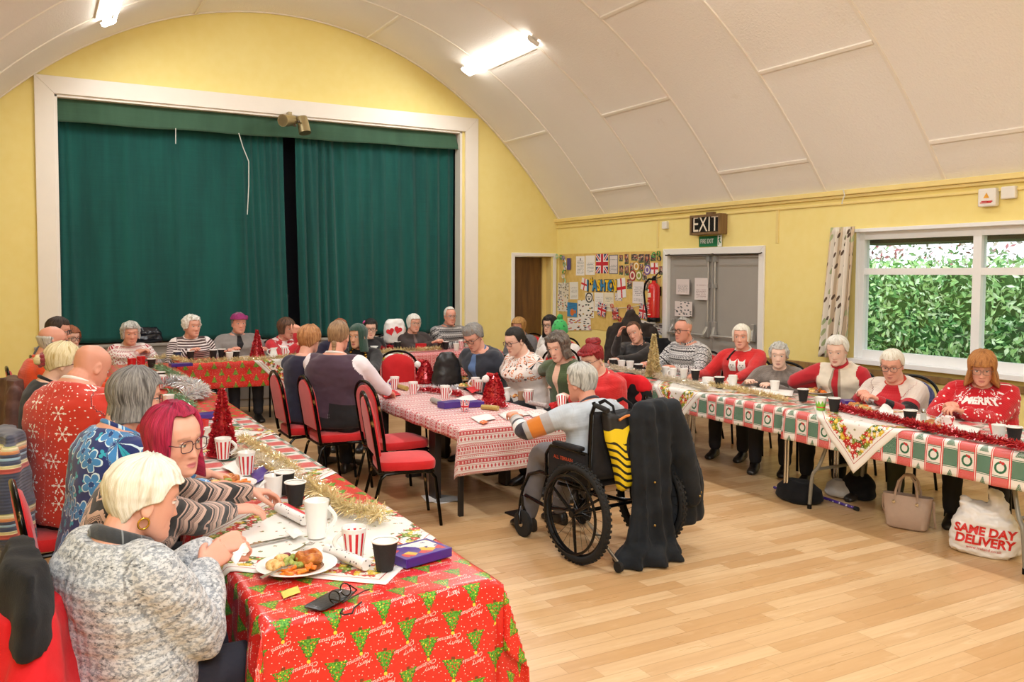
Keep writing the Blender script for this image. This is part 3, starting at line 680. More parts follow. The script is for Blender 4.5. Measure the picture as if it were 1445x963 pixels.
    mb = MB(); gr = top['grow']; torso(mb, gr, top['hem'], .965, gtop=gr*.75)
    sl = sleeve
    ap = []
    for (Sp, E, Wr, sgn) in arms:
        r = sleeve_r; e_ = E; 
        if sl >= 1: pts = [spc*.55+Sp*.45, Sp, E, E+(Wr-E)*min(1.0, sl)*.985]; rs = [.062, .068*girth**.6*r, .056*girth**.5*r, .039*r]
        elif sl > .5: pts = [spc*.55+Sp*.45, Sp, E, E+(Wr-E)*(sl-.5)*2]; rs = [.062, .068*girth**.6*r, .057*girth**.5*r, .052*r]
        else: pts = [spc*.55+Sp*.45, Sp, Sp+(E-Sp)*sl*2]; rs = [.062, .068*girth**.6*r, .066*girth**.5*r]
        limb(mb, pts, rs, 18); ap.append((Sp, E, Wr))
    tv = .008 if vox < .0045 else .0105
    tm = remesh(mb, tv, 3)
    if top['amp']: fold_noise(tm, top['amp'], top['f'], hc[0]*7+hc[1])
    c = coords(tm)
    # pattern space: x = distance round, y = height along the back / down the arm, z = 0 torso 1 arm
    ts = np.linspace(0, 1, 24); SPn = np.array([sp(t) for t in ts]); slen = np.r_[0, np.cumsum(np.linalg.norm(np.diff(SPn, axis=0), axis=1))]
    dm = np.linalg.norm(c[:, None, :]-SPn[None], axis=2); ki = dm.argmin(1); rel = c-SPn[ki]; angt = np.arctan2(rel@S, rel@F)
    pat = np.stack([angt*.16, slen[ki]+np.einsum('ij,ij->i', rel, np.array([tang(t) for t in ts])[ki]), np.zeros(len(c))], 1); dt = np.abs(dm.min(1))/.175
    dt2 = np.linalg.norm(np.stack([(rel@S)/(sh*1.02), (rel@F)/.15, np.zeros(len(c))], 1), axis=1); best = dt2.copy()
    for kk, (Sp, E, Wr) in enumerate(ap):
        off = 0
        for A_, B_ in ((Sp, E), (E, Wr)):
            ab = B_-A_; L = np.linalg.norm(ab); t = np.clip(((c-A_)@ab)/(L*L), 0, 1); rl = c-(A_+t[:, None]*ab); dd = np.linalg.norm(rl, axis=1)/.072; sel = dd < best
            ux = np.cross(ab/L, U); ux /= np.linalg.norm(ux)+1e-9; uy = np.cross(ux, ab/L); a_ = np.arctan2(rl@ux, rl@uy)
            pat[sel] = np.stack([a_*.05, off+t*L, np.ones(len(c))*(1+kk)], 1)[sel]; best[sel] = dd[sel]; off += L
    set_attr(tm, 'pat', pat)
    tp = link_mesh(top['name'], tm, top['mat'], root, at)
    # collar and cuffs
    if top.get('collar', True):
        cm = top.get('collar_mat') or top['mat']; m = MB(); t = .955; tg = tang(.97); fw = F-tg*(F@tg); fw /= np.linalg.norm(fw); sd = np.cross(fw, tg); cc = sp(.97)+tg*.004
        if not top.get('polo'): m.tube(ring(cc+fw*.006, sd, fw+tg*-.25, .069*girth**.3, .074, 28, .066), top.get('crad', .011), 10, closed=True)
        else:
            m.loft([ring(sp(.955)+tg*h*.6+fw*.004, sd, fw-tg*.25, .073*girth**.3-h*.16, .078-h*.12, 28, .071-h*.1) for h in (0, .02, .05, .07)]+[ring(sp(.955)+tg*h*.6, sd, fw-tg*.25, .060, .062, 28, .058) for h in (.07, .0)], cap=False)
        me = bpy.data.meshes.new('collar'); me.from_pydata(m.v, [], m.f); fixn(me); set_attr(me, 'pat', [(a_[0], 9.0, 5.0) for a_ in m.v]); link_mesh('collar', me, cm, root, at)
    if sl >= .95 and top.get('cuff_mat') is not False:
        for (Sp, E, Wr) in ap:
            m = MB(); d_ = (Wr-E)/np.linalg.norm(Wr-E); m.tube([Wr-d_*.035, Wr-d_*.03, Wr-d_*.008, Wr+d_*.004], [.038*sleeve_r, .040*sleeve_r, .037*sleeve_r, .031], 18)
            me = bpy.data.meshes.new('cuff'); me.from_pydata(m.v, [], m.f); fixn(me); set_attr(me, 'pat', [(0, 9.0, 5.0) for a_ in m.v]); link_mesh('cuff', me, top.get('cuff_mat') or top['mat'], root, at)
    lm = legs or plain('navy_trousers', '#23242c', .8, bump=.2)
    mb = MB()
    for hj, kn, an in legsP: limb(mb, [hj-F*.03, hj+F*.1, kn, an+np.array([0, 0, .03])], [.095*girth**.7, .092*girth**.7, .070*girth**.5, .058], 18)
    mb.ball(tuple(hipP+np.array([0, 0, -.02])-F*.01), (.165*girth, .125*girth**.6, .09), 20, 12, rot=Matrix.Rotation(f-PI/2, 3, 'Z'))
    if skirt: mb.loft([ring(hipP+F*t+np.array([0, 0, -.02-t*.05]), S, U, .2, .09, 20) for t in (-.05, .1, .25, .4, .44)])
    lg = remesh(mb, .0125, 3); fold_noise(lg, .005, 8.0, hc[1]*3)
    link_mesh('trousers' if not skirt else 'skirt', lg, lm, root, at)
    ms = plain('shoe_leather_'+shoes.strip('#'), shoes, .35)
    for hj, kn, an in legsP:
        m = MB(); rings = []
        for t, w, h in ((-.065, .024, .05), (-.05, .034, .085), (-.01, .038, .105), (.03, .040, .085), (.08, .045, .06), (.13, .047, .05), (.165, .040, .042), (.185, .022, .03)):
            cc = np.array([an[0], an[1], 0])+F*t; rings.append([cc+S*w*math.cos(a_)*(1 if math.sin(a_) > -.3 else 1.05)+U*(h*.5+h*.5*max(-1, math.sin(a_)*1.15)*1.0) for a_ in [2*PI*k/18 for k in range(18)]])
        m.loft(rings); me = bpy.data.meshes.new('shoe'); me.from_pydata([tuple(max(q, .002) if i == 2 else q for i, q in enumerate(p)) for p in m.v], [], m.f); fixn(me); link_mesh('shoe', me, ms, root, at)
    # ---- hair and things worn on the head
    H = dict(root=root, Hm=Hm, hc=hc, sc=sc, at=at, F=F, S=S, sp=sp, tang=tang, arms=arms, hip=hipP, nb=nb, girth=girth, base=base)
    for h in ([hair] if isinstance(hair, dict) else hair):
        if 'lumps' in h: lump_hair(h['lumps'], h.get('colour', 'brown'), Hm, hc, sc, at, root, h.get('name', 'hair_bun'), h.get('mat'), h.get('amp', .004))
        else: hair_shell(h, Hm, hc, sc, at, root)
    if glasses: spectacles(H, glasses)
    PEOPLE.append(H); return H
def head_part(H, m, name, mat, smooth=True):
    """links a shape given in head space"""
    me = bpy.data.meshes.new(name); me.from_pydata([tuple(p) for p in (np.array(m.v)*H['sc'])@H['Hm'].T+H['hc']], [], m.f); fixn(me)
    return link_mesh(name, me, mat, H['root'], H['at'])
MLENS = None
def spectacles(H, col, w=.026, h=.020):
    m = MB(); r = .0016 if H['hc'][1] < 5 else .0022
    rims = []
    for sgn in (-1, 1):
        pts = []
        for k in range(24):
            t = 2*PI*k/24; cs, sn = math.cos(t), math.sin(t); e = .62
            pts.append((sgn*.0325+w*math.copysign(abs(cs)**e, cs), .094-.05*abs(sgn*.0325+w*math.copysign(abs(cs)**e, cs))*.35, .002+h*math.copysign(abs(sn)**e, sn)))
        m.tube(pts, r, 6, closed=True); rims.append(pts)
        m.tube([(sgn*.0585, .092, .010), (sgn*.072, .084, .011), (sgn*.081, .02, .008), (sgn*.082, -.012, .004), (sgn*.081, -.03, -.012)], r, 6)
    m.tube([(-.008, .094, .006), (0, .098, .009), (.008, .094, .006)], r, 6)
    g = head_part(H, m, 'glasses', plain('spectacle_frame_'+col.strip('#'), col, .3))
    m = MB()
    for pts in rims: m.add([(p[0], p[1], p[2]) for p in pts], [tuple(range(24))])
    me = bpy.data.meshes.new('lens'); me.from_pydata([tuple(p) for p in (np.array(m.v)*H['sc'])@H['Hm'].T+H['hc']], [], m.f)
    l = link_mesh('lens', me, MGL, g, H['at'])

# ---------------------------------------------------------------- chairs
def mat_fabric(name, a, b, scale=320.0, rough=.85):
    key = ('fab', name)
    if key in MATS: return MATS[key]
    k = M(name, a, rough, spec=.2, sheen=.25); p = k.coord('Object'); n = k.noise(p, 7.0, 3.0); n2 = k.noise(p, scale, 2.0)
    k.col(k.mix(k.ss(n*.6+n2*.4, .3, .7), a, b)); k.bump(n2, .25, .003); MATS[key] = k.m; return k.m
def mat_worn_tube():
    k = M('black_tube_worn', '#15130f', .22, metal=.85, spec=.6); p = k.coord('Object'); n = k.noise(p, 9.0, 4.0, .7); k.col(k.mix(k.ss(n, .56, .7), '#16130f', '#b59a6c')); return k.m
MTUBE = mat_worn_tube(); MREDF = mat_fabric('red_upholstery', '#c5141a', '#d8262a'); MNAVYF = mat_fabric('navy_patterned_upholstery', '#2a2d52', '#5a5f8f', 55.0)
MBLKM = plain('black_metal', '#141414', .35, metal=.6); MCHROME = plain('chrome_tube', '#c9c7c2', .18, metal=1.0, var=.03); MGREYT = plain('grey_powder_coat', '#8d8a7f', .4, metal=.3)
def banquet_chair(label, fab, tube, group=None):
    r = thing('banquet_chair', label, 'chair', (0, 0, 0), group)
    w, dp, zs = .20, .205, .455
    m = MB(); rings = []
    for z, k in ((.395, .93), (.400, .985), (.42, 1.0), (.445, 1.0), (.456, .975), (.461, .88)):
        rg = []
        for q in range(40):
            t = 2*PI*q/40; cs, sn = math.cos(t), math.sin(t); e = .38
            x = w*k*math.copysign(abs(cs)**e, cs); y = dp*k*math.copysign(abs(sn)**e, sn); rg.append((x*(1-.06*(y < 0)), y, z))
        rings.append(rg)
    rings.append([(x*.55, y*.55, .470) for x, y, z in rings[-1]]); m.loft(rings); m.build('seat', fab, r)
    rec = lambda z: -.205-.16*(z-.43)           # recline of the back
    def arch(z0, zt, hw, n=22):
        P = [(-hw, z0+(zt-hw*.75-z0)*i/8) for i in range(8)]
        P += [(-hw*math.cos(PI*i/n), zt-hw*.75+hw*.75*math.sin(PI*i/n)) for i in range(n+1)]
        P += [(hw, z0+(zt-hw*.75-z0)*i/8) for i in range(7, -1, -1)]
        return P
    m = MB(); m.tube([(x*(1-.06*max(0, (.5-z))/.1), rec(z), z) for x, z in arch(.40, .925, .205)], .0125, 10); m.build('back_frame', tube, r)
    m = MB(); A = arch(.50, .895, .178); n = len(A); cz = .70
    front = [(x, rec(z)+.030, z) for x, z in A]; back = [(x, rec(z)-.012, z) for x, z in A]
    rings = [[(x*.6, y, cz+(z-cz)*.6) for x, y, z in [(a[0], rec(cz+(a[1]-cz)*.6)-.016, a[1]) for a in A]], [(x*.97, y, cz+(z-cz)*.97) for x, y, z in back], [(x, y+.01, z) for x, y, z in back], [(x, y-.012, z) for x, y, z in front], [(x*.95, y, cz+(z-cz)*.95) for x, y, z in front], [(x*.6, rec(cz+(z-cz)*.6)+.040, cz+(z-cz)*.6) for x, y, z in front]]
    m.loft(rings); m.build('backrest', fab, r)
    m = MB(); m.tube([(-.185, -.20, .385), (-.19, 0, .385), (-.185, .17, .385), (.185, .17, .385), (.19, 0, .385), (.185, -.20, .385)], .011, 8, closed=True); m.build('seat_frame', tube, r)
    for sx in (-1, 1):
        m = MB(); m.tube([(sx*.186, -.10, .388), (sx*.188, .10, .388), (sx*.19, .155, .375), (sx*.195, .185, .34), (sx*.205, .225, .0)], .0115, 8); m.build('leg', tube, r)
        m = MB(); m.tube([(sx*.186, -.05, .385), (sx*.187, -.16, .378), (sx*.19, -.195, .345), (sx*.2, -.285, .0)], .0115, 8); m.build('leg', tube, r)
    return r
CHAIR = None
def chair(x, y, face, label, kind='red', group=None):
    """a chair whose sitter faces the given angle"""
    global CHAIR
    if CHAIR is None: CHAIR = {}
    if kind not in CHAIR:
        f, t = {'red': (MREDF, MTUBE), 'navy': (MNAVYF, MBLKM), 'dark': (mat_fabric('charcoal_upholstery', '#26262b', '#3a3a40'), MBLKM)}[kind]
        CHAIR[kind] = o = banquet_chair(label, f, t)
    else: o = copy_tree(CHAIR[kind])
    if 'group' in o: del o['group']
    return put(o, (x, y, 0), math.radians(face-90), label, group)
# ---------------------------------------------------------------- tables and their cloths
class Cloth:
    """a cloth over a rectangular table; s(a, b, off) bends flat cloth coordinates over the edges"""
    def __init__(s, x0, y0, x1, y1, z, wave=.012, seed=0.0, r=.02, sag=.0): s.__dict__.update(x0=x0, y0=y0, x1=x1, y1=y1, z=z, wave=wave, seed=seed, r=r, sag=sag)
    def bend(s, d):
        """distance past the edge -> (out, down)"""
        r = s.r; q = r*PI/2
        if d <= 0: return 0.0, 0.0
        if d < q: t = d/r; return r*math.sin(t), r*(1-math.cos(t))
        return r, r+(d-q)
    def __call__(s, a, b, off=0.0):
        px = (s.x0-a) if a < s.x0 else (a-s.x1); py = (s.y0-b) if b < s.y0 else (b-s.y1); sx = -1 if a < s.x0 else 1; sy = -1 if b < s.y0 else 1
        ca, cb = min(max(a, s.x0), s.x1), min(max(b, s.y0), s.y1)
        ox, dx = s.bend(px); oy, dy = s.bend(py)
        if px > 0 and py > 0:
            mn = min(px, py); drop = max(dx, dy)*1.0+mn*.22; k = mn*.42; out = Vector((sx*(ox+k*py/(px+py)*1.3), sy*(oy+k*px/(px+py)*1.3), 0)); p = Vector((ca, cb, s.z))+out-Vector((0, 0, drop))
            nrm = Vector((sx, sy, .2)).normalized()
        else:
            drop = dx+dy; p = Vector((ca+sx*ox*(px > 0), cb+sy*oy*(py > 0), s.z-drop))
            nrm = Vector((0, 0, 1)) if drop <= s.r*.6 else (Vector((sx, 0, .1)) if px > 0 else Vector((0, sy, .1)))
            if drop > 0:
                t = (b if px > 0 else a); w = s.wave*min(1, drop/.12)*(math.sin(t*15+s.seed)+.6*math.sin(t*31+s.seed*2.3)+.5*noise.noise(Vector((t*5, drop*3, s.seed))))+.05*drop
                p += Vector((sx*w if px > 0 else 0, sy*w if py > 0 else 0, 0))
            else: p.z += .0015*noise.noise(Vector((a*9, b*9, s.seed)))
        return p+nrm*off
    def sheet(s, name, mat, dl, dr, dn, df, step=.025, label=None, group=None, uvo=(0, 0)):
        a0, a1, b0, b1 = s.x0-dl, s.x1+dr, s.y0-dn, s.y1+df
        na, nb_ = max(4, int((a1-a0)/step)), max(4, int((b1-b0)/step)); m = MB()
        m.grid(lambda u, v: s(a0+u*(a1-a0), b0+v*(b1-b0)), na, nb_, uvfn=lambda u, v: (a0+u*(a1-a0)-uvo[0], b0+v*(b1-b0)-uvo[1]))
        o = m.build(name, mat, loc=((s.x0+s.x1)/2, (s.y0+s.y1)/2, s.z), auto=False, solid=.0012, soff=1)
        tag(o, label, 'tablecloth', group); return o
    def patch(s, name, mat, cen, ang, w, h, label, off=.0035, step=.02, group=None, cat='table overlay'):
        ca, sa = math.cos(ang), math.sin(ang); nu, nv = int(w/step), int(h/step); m = MB()
        def f(u, v):
            x, y = (u-.5)*w, (v-.5)*h; return s(cen[0]+x*ca-y*sa, cen[1]+x*sa+y*ca, off)
        m.grid(f, nu, nv, uvfn=lambda u, v: ((u-.5)*w, (v-.5)*h)); o = m.build(name, mat, loc=(cen[0], cen[1], s.z), auto=False, solid=.0012, soff=1); tag(o, label, cat, group); return o
def sdot(k, x, y, cx, cy, r): return ((x-cx)*(x-cx)+(y-cy)*(y-cy)).lt(r*r)
def mat_trees(name='tree_print_cloth', flip=1.0, coat=.25):
    k = M(name, '#d32a22', .32, spec=.5, coat=coat); u, v, w = k.xyz(k.coord('UV')); T = .154
    c = k.mix(k.noise(k.vec(u, v), 6.0, 2.0), '#cf221c', '#db3128')
    dots = k.voro(k.vec(u, v), 52.0, dim='2D'); c = k.mix(dots.lt(.075), c, '#f2e6df')
    n = k.noise(k.vec(u*160.0, v*160.0), 1.0, 2.0); vo = k.n('ShaderNodeTexVoronoi', voronoi_dimensions='2D'); k.nt.links.new(k.vec(u, v), vo.inputs['Vector']); vo.inputs['Scale'].default_value = 130.0
    vd = V(k.nt, vo.outputs['Distance']); vc = k.xyz(vo.outputs['Color'])[0]
    for ox, oy in ((0, 0), (T/2, T/2)):
        x = (u-ox)/T; y = (v*flip-oy)/T; x = (x.fract()-.5)*T; y = (y.fract()-.5)*T
        hw = (.034-y)*.47; scal = (y*260.0).sin().abs()*.005
        ins = x.abs().lt(hw+scal-.002)*y.gt(-.034)*y.lt(.033)
        g = k.mix(k.ss(n, .35, .65), '#2c7a1e', '#6fb33a'); g = k.mix(vd.lt(.30)*vc.gt(.62), g, '#d63a26'); g = k.mix(vd.lt(.28)*vc.lt(.22), g, '#e8cf3a')
        edge = x.abs().gt(hw+scal-.0055); g = k.mix(edge*.7, g, '#1f5a16')
        c = k.mix(ins, c, g); pot = x.abs().lt(.006)*y.gt(-.043)*y.lt(-.034); c = k.mix(pot, c, '#7a3a1c'); c = k.mix(sdot(k, x, y, 0.0, .035, .0055), c, '#e9cf45')
    k.col(c); p = k.coord('Object'); k.bump(k.noise(p, 7.0, 3.0), .10, .012); return k.m
def mat_check(name='check_print_cloth', T=.108):
    k = M(name, '#e9e4de', .35, spec=.5, coat=.2); u, v, w = k.xyz(k.coord('UV'))
    x = (u/T); y = (v/T); fx, fy = x.fract(), y.fract(); ix, iy = x.floor(), y.floor(); par = (ix+iy).mod(2.0); row = ix.mod(2.0)
    sp = k.voro(k.vec(u, v), 420.0, dim='2D'); gr = k.mix(sp.lt(.27), '#28644a', '#b9cfc0'); rd = k.mix(sp.lt(.27), '#d0393a', '#eab9b3')
    white = k.mix(sp.lt(.22), '#ece7e0', '#d7cfc6')
    px, py = fx-.5, fy-.5; r = (px*px+py*py).sqrt(); nzv = k.noise(k.vec(u*300.0, v*300.0), 1.0, 2.0)
    wre = (r+nzv*.10-.05).band(.21, .33); wre = wre.max(sdot(k, px, py, -.2, -.28, .07)*0.0)
    motif = k.mix(wre, white, '#2b6b4a'); motif = k.mix(sdot(k, px, py, .24, -.12, .085), motif, '#cf2f33'); motif = k.mix(sdot(k, px, py, .30, .02, .06), motif, '#cf2f33')
    tr = py.abs().lt((.32-px)*.42+(px*60.0).sin().abs()*.03)*px.gt(-.3)*px.lt(.3); m2 = k.mix(tr, white, '#2b6b4a'); m2 = k.mix(tr*nzv.gt(.56), m2, '#e8e4da')
    wh = k.mix(row, motif, m2); cl = k.mix(row, gr, rd); c = k.mix(par, cl, wh)
    lx = fx.lt(.055)+fx.gt(.945); c = k.mix(lx.min(1.0), c, '#2c6a4b'); c = k.mix((fx.lt(.018)+fx.gt(.982)).min(1.0), c, '#efe9e2')
    ly = (fy.lt(.075)+fy.gt(.925)).min(1.0); c = k.mix(ly*(1.0-lx.min(1.0)*.0), c, '#d5413f'); c = k.mix((fy.lt(.022)+fy.gt(.978)).min(1.0), c, '#efe9e2')
    k.col(c); k.bump(k.noise(k.coord('Object'), 8.0, 3.0), .10, .012); return k.m
def mat_nordic(name='nordic_print_cloth', along='v'):
    k = M(name, '#e4d5cf', .45, spec=.4, coat=.1); u, v, w = k.xyz(k.coord('UV'))
    if along == 'u': u, v = v, u
    P = .205; y = (v/P).fract(); c = '#e2d4d0'; red = '#c6303a'; b = lambda a, d: y.band(a, d)
    dash = (u/.022+y*2.0).fract(); zig = ((u/.03).fract()-.5).abs(); chk = ((u/.008).floor()+(v/.008).floor()).mod(2.0)
    s = b(.0, .10)*dash.gt(.35); deer = b(.02, .09)*(dash+0.0).gt(.5)
    s = s.max(b(.12, .15)).max(b(.16, .20)*chk).max(b(.21, .23)).max(b(.30, .31)).max(b(.33, .45)*((zig+(y-.39).abs()*3.0).lt(.30))).max(b(.47, .485)).max(b(.53, .68)-b(.56, .65)*((u/.026).fract().lt(.45))*((v/.012).fract().gt(.3))).max(b(.70, .715)).max(b(.76, .80)*chk).max(b(.82, .845)).max(b(.88, .98)*((u/.013).fract().gt(.45)))
    n = k.noise(k.vec(u*900.0, v*900.0), 1.0, 1.0); k.col(k.mix(s.min(1.0).max(0.0)*(.82+n*.2), k.mix(n, c, '#efe6e2'), red)); k.bump(n, .15, .002); return k.m
def mat_candy(name='candy_cane_print_cloth'):
    k = M(name, '#c93a40', .45); u, v, w = k.xyz(k.coord('UV')); x = (u/.052).fract(); d = ((v/.02)+(x*1.6)).fract()
    c = k.mix(x.band(.12, .4), '#c3333b', k.mix(d.gt(.45), '#efe3df', '#d0565a')); c = k.mix(x.band(.55, .60), c, '#efe3df'); c = k.mix(x.band(.70, .92)*((v/.035).fract().lt(.6)), c, '#e8d6d2'); c = k.mix(x.band(.78, .85)*((v/.035).fract().lt(.4)), c, '#c3333b'); k.col(c); return k.m
def mat_overlay(name, w, base='#f1ede6'):
    k = M(name, base, .35, spec=.5, coat=.15); u, v, z_ = k.xyz(k.coord('UV')); d = (w/2)-(u.abs().max(v.abs()))
    vo = k.n('ShaderNodeTexVoronoi', voronoi_dimensions='2D'); k.nt.links.new(k.vec(u, v), vo.inputs['Vector']); vo.inputs['Scale'].default_value = 42.0; vd = V(k.nt, vo.outputs['Distance']); r0, r1, r2 = k.xyz(vo.outputs['Color'])
    n = k.noise(k.vec(u, v), 60.0, 3.0); wob = d+(n-.5)*.05
    fl = k.mix(r0.gt(.28), base, '#c9302c'); fl = k.mix(r0.gt(.55), fl, '#7d9a2c'); fl = k.mix(r0.gt(.72), fl, '#3d6a2d'); fl = k.mix(r0.gt(.84), fl, '#e6c83c'); fl = k.mix(vd.lt(.16), fl, '#f4e9cf')
    pet = vd.band(.55, .62); fl = k.mix(pet, fl, '#8f2420')
    c = k.mix(wob.band(.055, .15), base, fl); c = k.mix(d.band(.036, .040), c, '#b9403c')
    hol = k.voro(k.vec(u, v), 14.0, dim='2D'); c = k.mix(hol.lt(.12)*d.gt(.17)*n.gt(.5), c, '#5f8a3a'); c = k.mix(hol.lt(.045)*d.gt(.17), c, '#c04038')
    k.col(c); k.bump(k.noise(k.coord('Object'), 9.0, 3.0), .12, .012); return k.m
MTREES = mat_trees(flip=-1.0); MTREES2 = mat_trees('tree_print_cloth_far', 1.0, .15); MCHECK = mat_check(); MNORD = mat_nordic(); MCANDY = mat_candy()
MOV = mat_overlay('poinsettia_square', .9)
MTOP = plain('grey_table_laminate', '#b9b3a8', .4); MDKW = plain('dark_table_wood', '#2a2220', .45, var=.15); MBOARD = plain('black_table_leg', '#171516', .4)
def trestle(label, x0, y0, x1, y1, z, legs='wish', group=None, mt=None):
    cx, cy = (x0+x1)/2, (y0+y1)/2; r = thing('folding_table', label, 'table', (cx, cy, 0), group)
    m = MB(); m.box2((x0, y0, z-.03), (x1, y1, z)); m.build('tabletop', mt or MTOP, r, smooth=False, bevel=.006)
    lx = (x1-x0) < (y1-y0)
    for s in (-1, 1):
        if legs == 'wish':
            for q in (-1, 1):
                m = MB()
                if lx: yy = cy+s*((y1-y0)/2-.17); xx = cx+q*((x1-x0)/2-.08); P = [(xx-q*.06, yy-s*.10, z-.03), (xx-q*.055, yy-s*.08, z-.2), (xx-q*.02, yy-s*.02, z-.42), (xx, yy+s*.02, .28), (xx, yy+s*.04, .02)]
                else: xx = cx+s*((x1-x0)/2-.17); yy = cy+q*((y1-y0)/2-.08); P = [(xx-s*.10, yy-q*.06, z-.03), (xx-s*.08, yy-q*.055, z-.2), (xx-s*.02, yy-q*.02, z-.42), (xx+s*.02, yy, .28), (xx+s*.04, yy, .02)]
                PP = []
                for i in range(len(P)-1):
                    for t in range(5): PP.append(Vector(P[i]).lerp(Vector(P[i+1]), t/5))
                PP.append(Vector(P[-1]))
                for _ in range(4): PP = [PP[0]]+[(PP[i-1]+PP[i]*2+PP[i+1])/4 for i in range(1, len(PP)-1)]+[PP[-1]]
                m.tube(PP, .014, 10); lg = m.build('leg', MGREYT, r); e = PP[-1]; MB().cyl((e.x, e.y, .0), (e.x, e.y, .035), .017).build('rubber_foot', MBLKM, lg)
            m = MB()
            if lx: yy = cy+s*((y1-y0)/2-.17); m.cyl((x0+.1, yy-s*.02, z-.42), (x1-.1, yy-s*.02, z-.42), .012)
            else: xx = cx+s*((x1-x0)/2-.17); m.cyl((xx-s*.02, y0+.1, z-.42), (xx-s*.02, y1-.1, z-.42), .012)
            m.build('crossbar', MGREYT, r)
        else:
            for q in (-1, 1):
                m = MB(); sx, sy = cx+(q if not lx else q)*((x1-x0)/2-.06), cy+s*((y1-y0)/2-.06)
                if legs == 'chrome': m.cyl((sx, sy-.013, 0), (sx, sy-.013, z-.03), .011); m.cyl((sx, sy+.013, 0), (sx, sy+.013, z-.03), .011); m.build('leg', MCHROME, r)
                else: m.box((sx, sy, (z-.03)/2), (.05, .05, z-.03)); m.build('leg', MBOARD, r, smooth=False, bevel=.004)
    return r
ZA, ZB, ZC, ZD = .74, .75, .665, .735
# near table run beside the left row
trestle('long table under the tree cloth, nearest the camera', .60, 2.52, 1.30, 4.34, ZA-.004); trestle('long table under the check cloth, second in the left row', .60, 4.36, 1.30, 6.18, ZA-.004); trestle('long table under a tree cloth at the stage end of the left row', .60, 6.2, 1.30, 8.02, ZA-.004); trestle('last long table of the left row, against the stage row', .60, 8.04, 1.30, 10.38, ZA-.004)
CA = Cloth(.58, 2.50, 1.32, 4.36, ZA, seed=1.2); CA2 = Cloth(.585, 4.30, 1.315, 6.22, ZA+.002, seed=4.1, wave=.007); CA3 = Cloth(.58, 6.16, 1.32, 10.42, ZA, seed=2.2, wave=.007)
near_cloth = CA.sheet('tablecloth', MTREES, .24, .24, .46, 0, .02, 'red tablecloth with upside-down green trees and white lettering, hanging off the nearest table end')
def print_text(cl, o, sp, a0, a1, b0, b1, T, rot, mat):
    """the printed words of the cloth, laid on its surface"""
    vs, fs = [], []
    for txt, dy in (('Merry', .010), ('Christmas', -.010)):
        tv, tf = text_mesh(txt, .0185, .45); vs_ = [(x+(.008 if dy < 0 else -.008), y+dy) for x, y, z in tv]; b = len(vs); vs += vs_; fs += [tuple(b+i for i in f) for f in tf]
    m = MB(); ca, sa = math.cos(rot), math.sin(rot); 
    for i in range(-2, 40):
        for j in range(-2, 40):
            for ox, oy in ((0, 0), (.5, .5)):
                x, y = a0+(i+ox+.0)*T, b0+(j+oy+.5)*T
                if x < a0 or x > a1 or y < b0 or y > b1: continue
                if abs(x-cl.x0) < .03 or abs(x-cl.x1) < .03: continue
                m.add([cl(x+p*ca-q*sa, y+p*sa+q*ca, .0022) for p, q in vs], fs)
    q = m.build('printed_words', mat, o, smooth=False); q['kind'] = 'stuff'; return q
print_text(CA, near_cloth, None, .385, 1.50, 2.10, 4.3, .154, PI+.2, plain('white_print', '#f3d9d3', .4))
CA2.sheet('tablecloth', MCHECK, .22, .03, 0, 0, .03, 'red, green and white check cloth, halfway along the left row')
CA3.sheet('tablecloth', MTREES2, .24, .10, 0, .1, .03, 'red tablecloth with green trees at the stage end of the left row')
# the row in front of the stage
trestle('table under the red tree cloth in front of the stage', 1.42, 10.18, 3.40, 10.74, ZB-.004); trestle('table under the candy-cane cloth in front of the stage', 3.62, 10.18, 5.42, 10.74, ZB-.004)
CB = Cloth(1.40, 10.14, 3.52, 10.76, ZB, seed=3.0, wave=.006); CB2 = Cloth(3.56, 10.16, 5.44, 10.76, ZB, seed=5.0, wave=.006)
CB.sheet('tablecloth', MTREES2, .02, .02, .31, .1, .03, 'red cloth with upright green trees on the table before the stage'); CB2.sheet('tablecloth', MCANDY, .1, .12, .33, .1, .03, 'red and white candy-cane striped cloth before the stage')
# the middle table
r = thing('dining_table', 'low dark table with broad panel legs under the nordic cloth', 'table', (3.05, 6.8, 0))
MB().box2((2.64, 5.52, ZC-.035), (3.5, 8.05, ZC-.004)).build('tabletop', MDKW, r, smooth=False, bevel=.006)
for (x, y, sx, sy) in ((2.72, 6.15, .05, .13), (2.72, 7.3, .05, .13), (3.42, 6.3, .05, .13), (3.42, 7.5, .05, .13), (2.85, 6.9, .13, .05)):
    MB().box((x, y, (ZC-.035)/2), (sx, sy, ZC-.035)).build('leg', MDKW, r, smooth=False, bevel=.004)
for (x, y) in ((2.68, 5.6), (3.44, 5.62)): MB().box((x, y, (ZC-.035)/2), (.035, .035, ZC-.035)).build('leg', MBOARD, r, smooth=False, bevel=.003)
CC = Cloth(2.625, 5.50, 3.52, 8.08, ZC, seed=.7, wave=.006, r=.015)
CC.sheet('tablecloth', MNORD, .10, .10, .345, .1, .025, 'red and white nordic print cloth on the middle table')
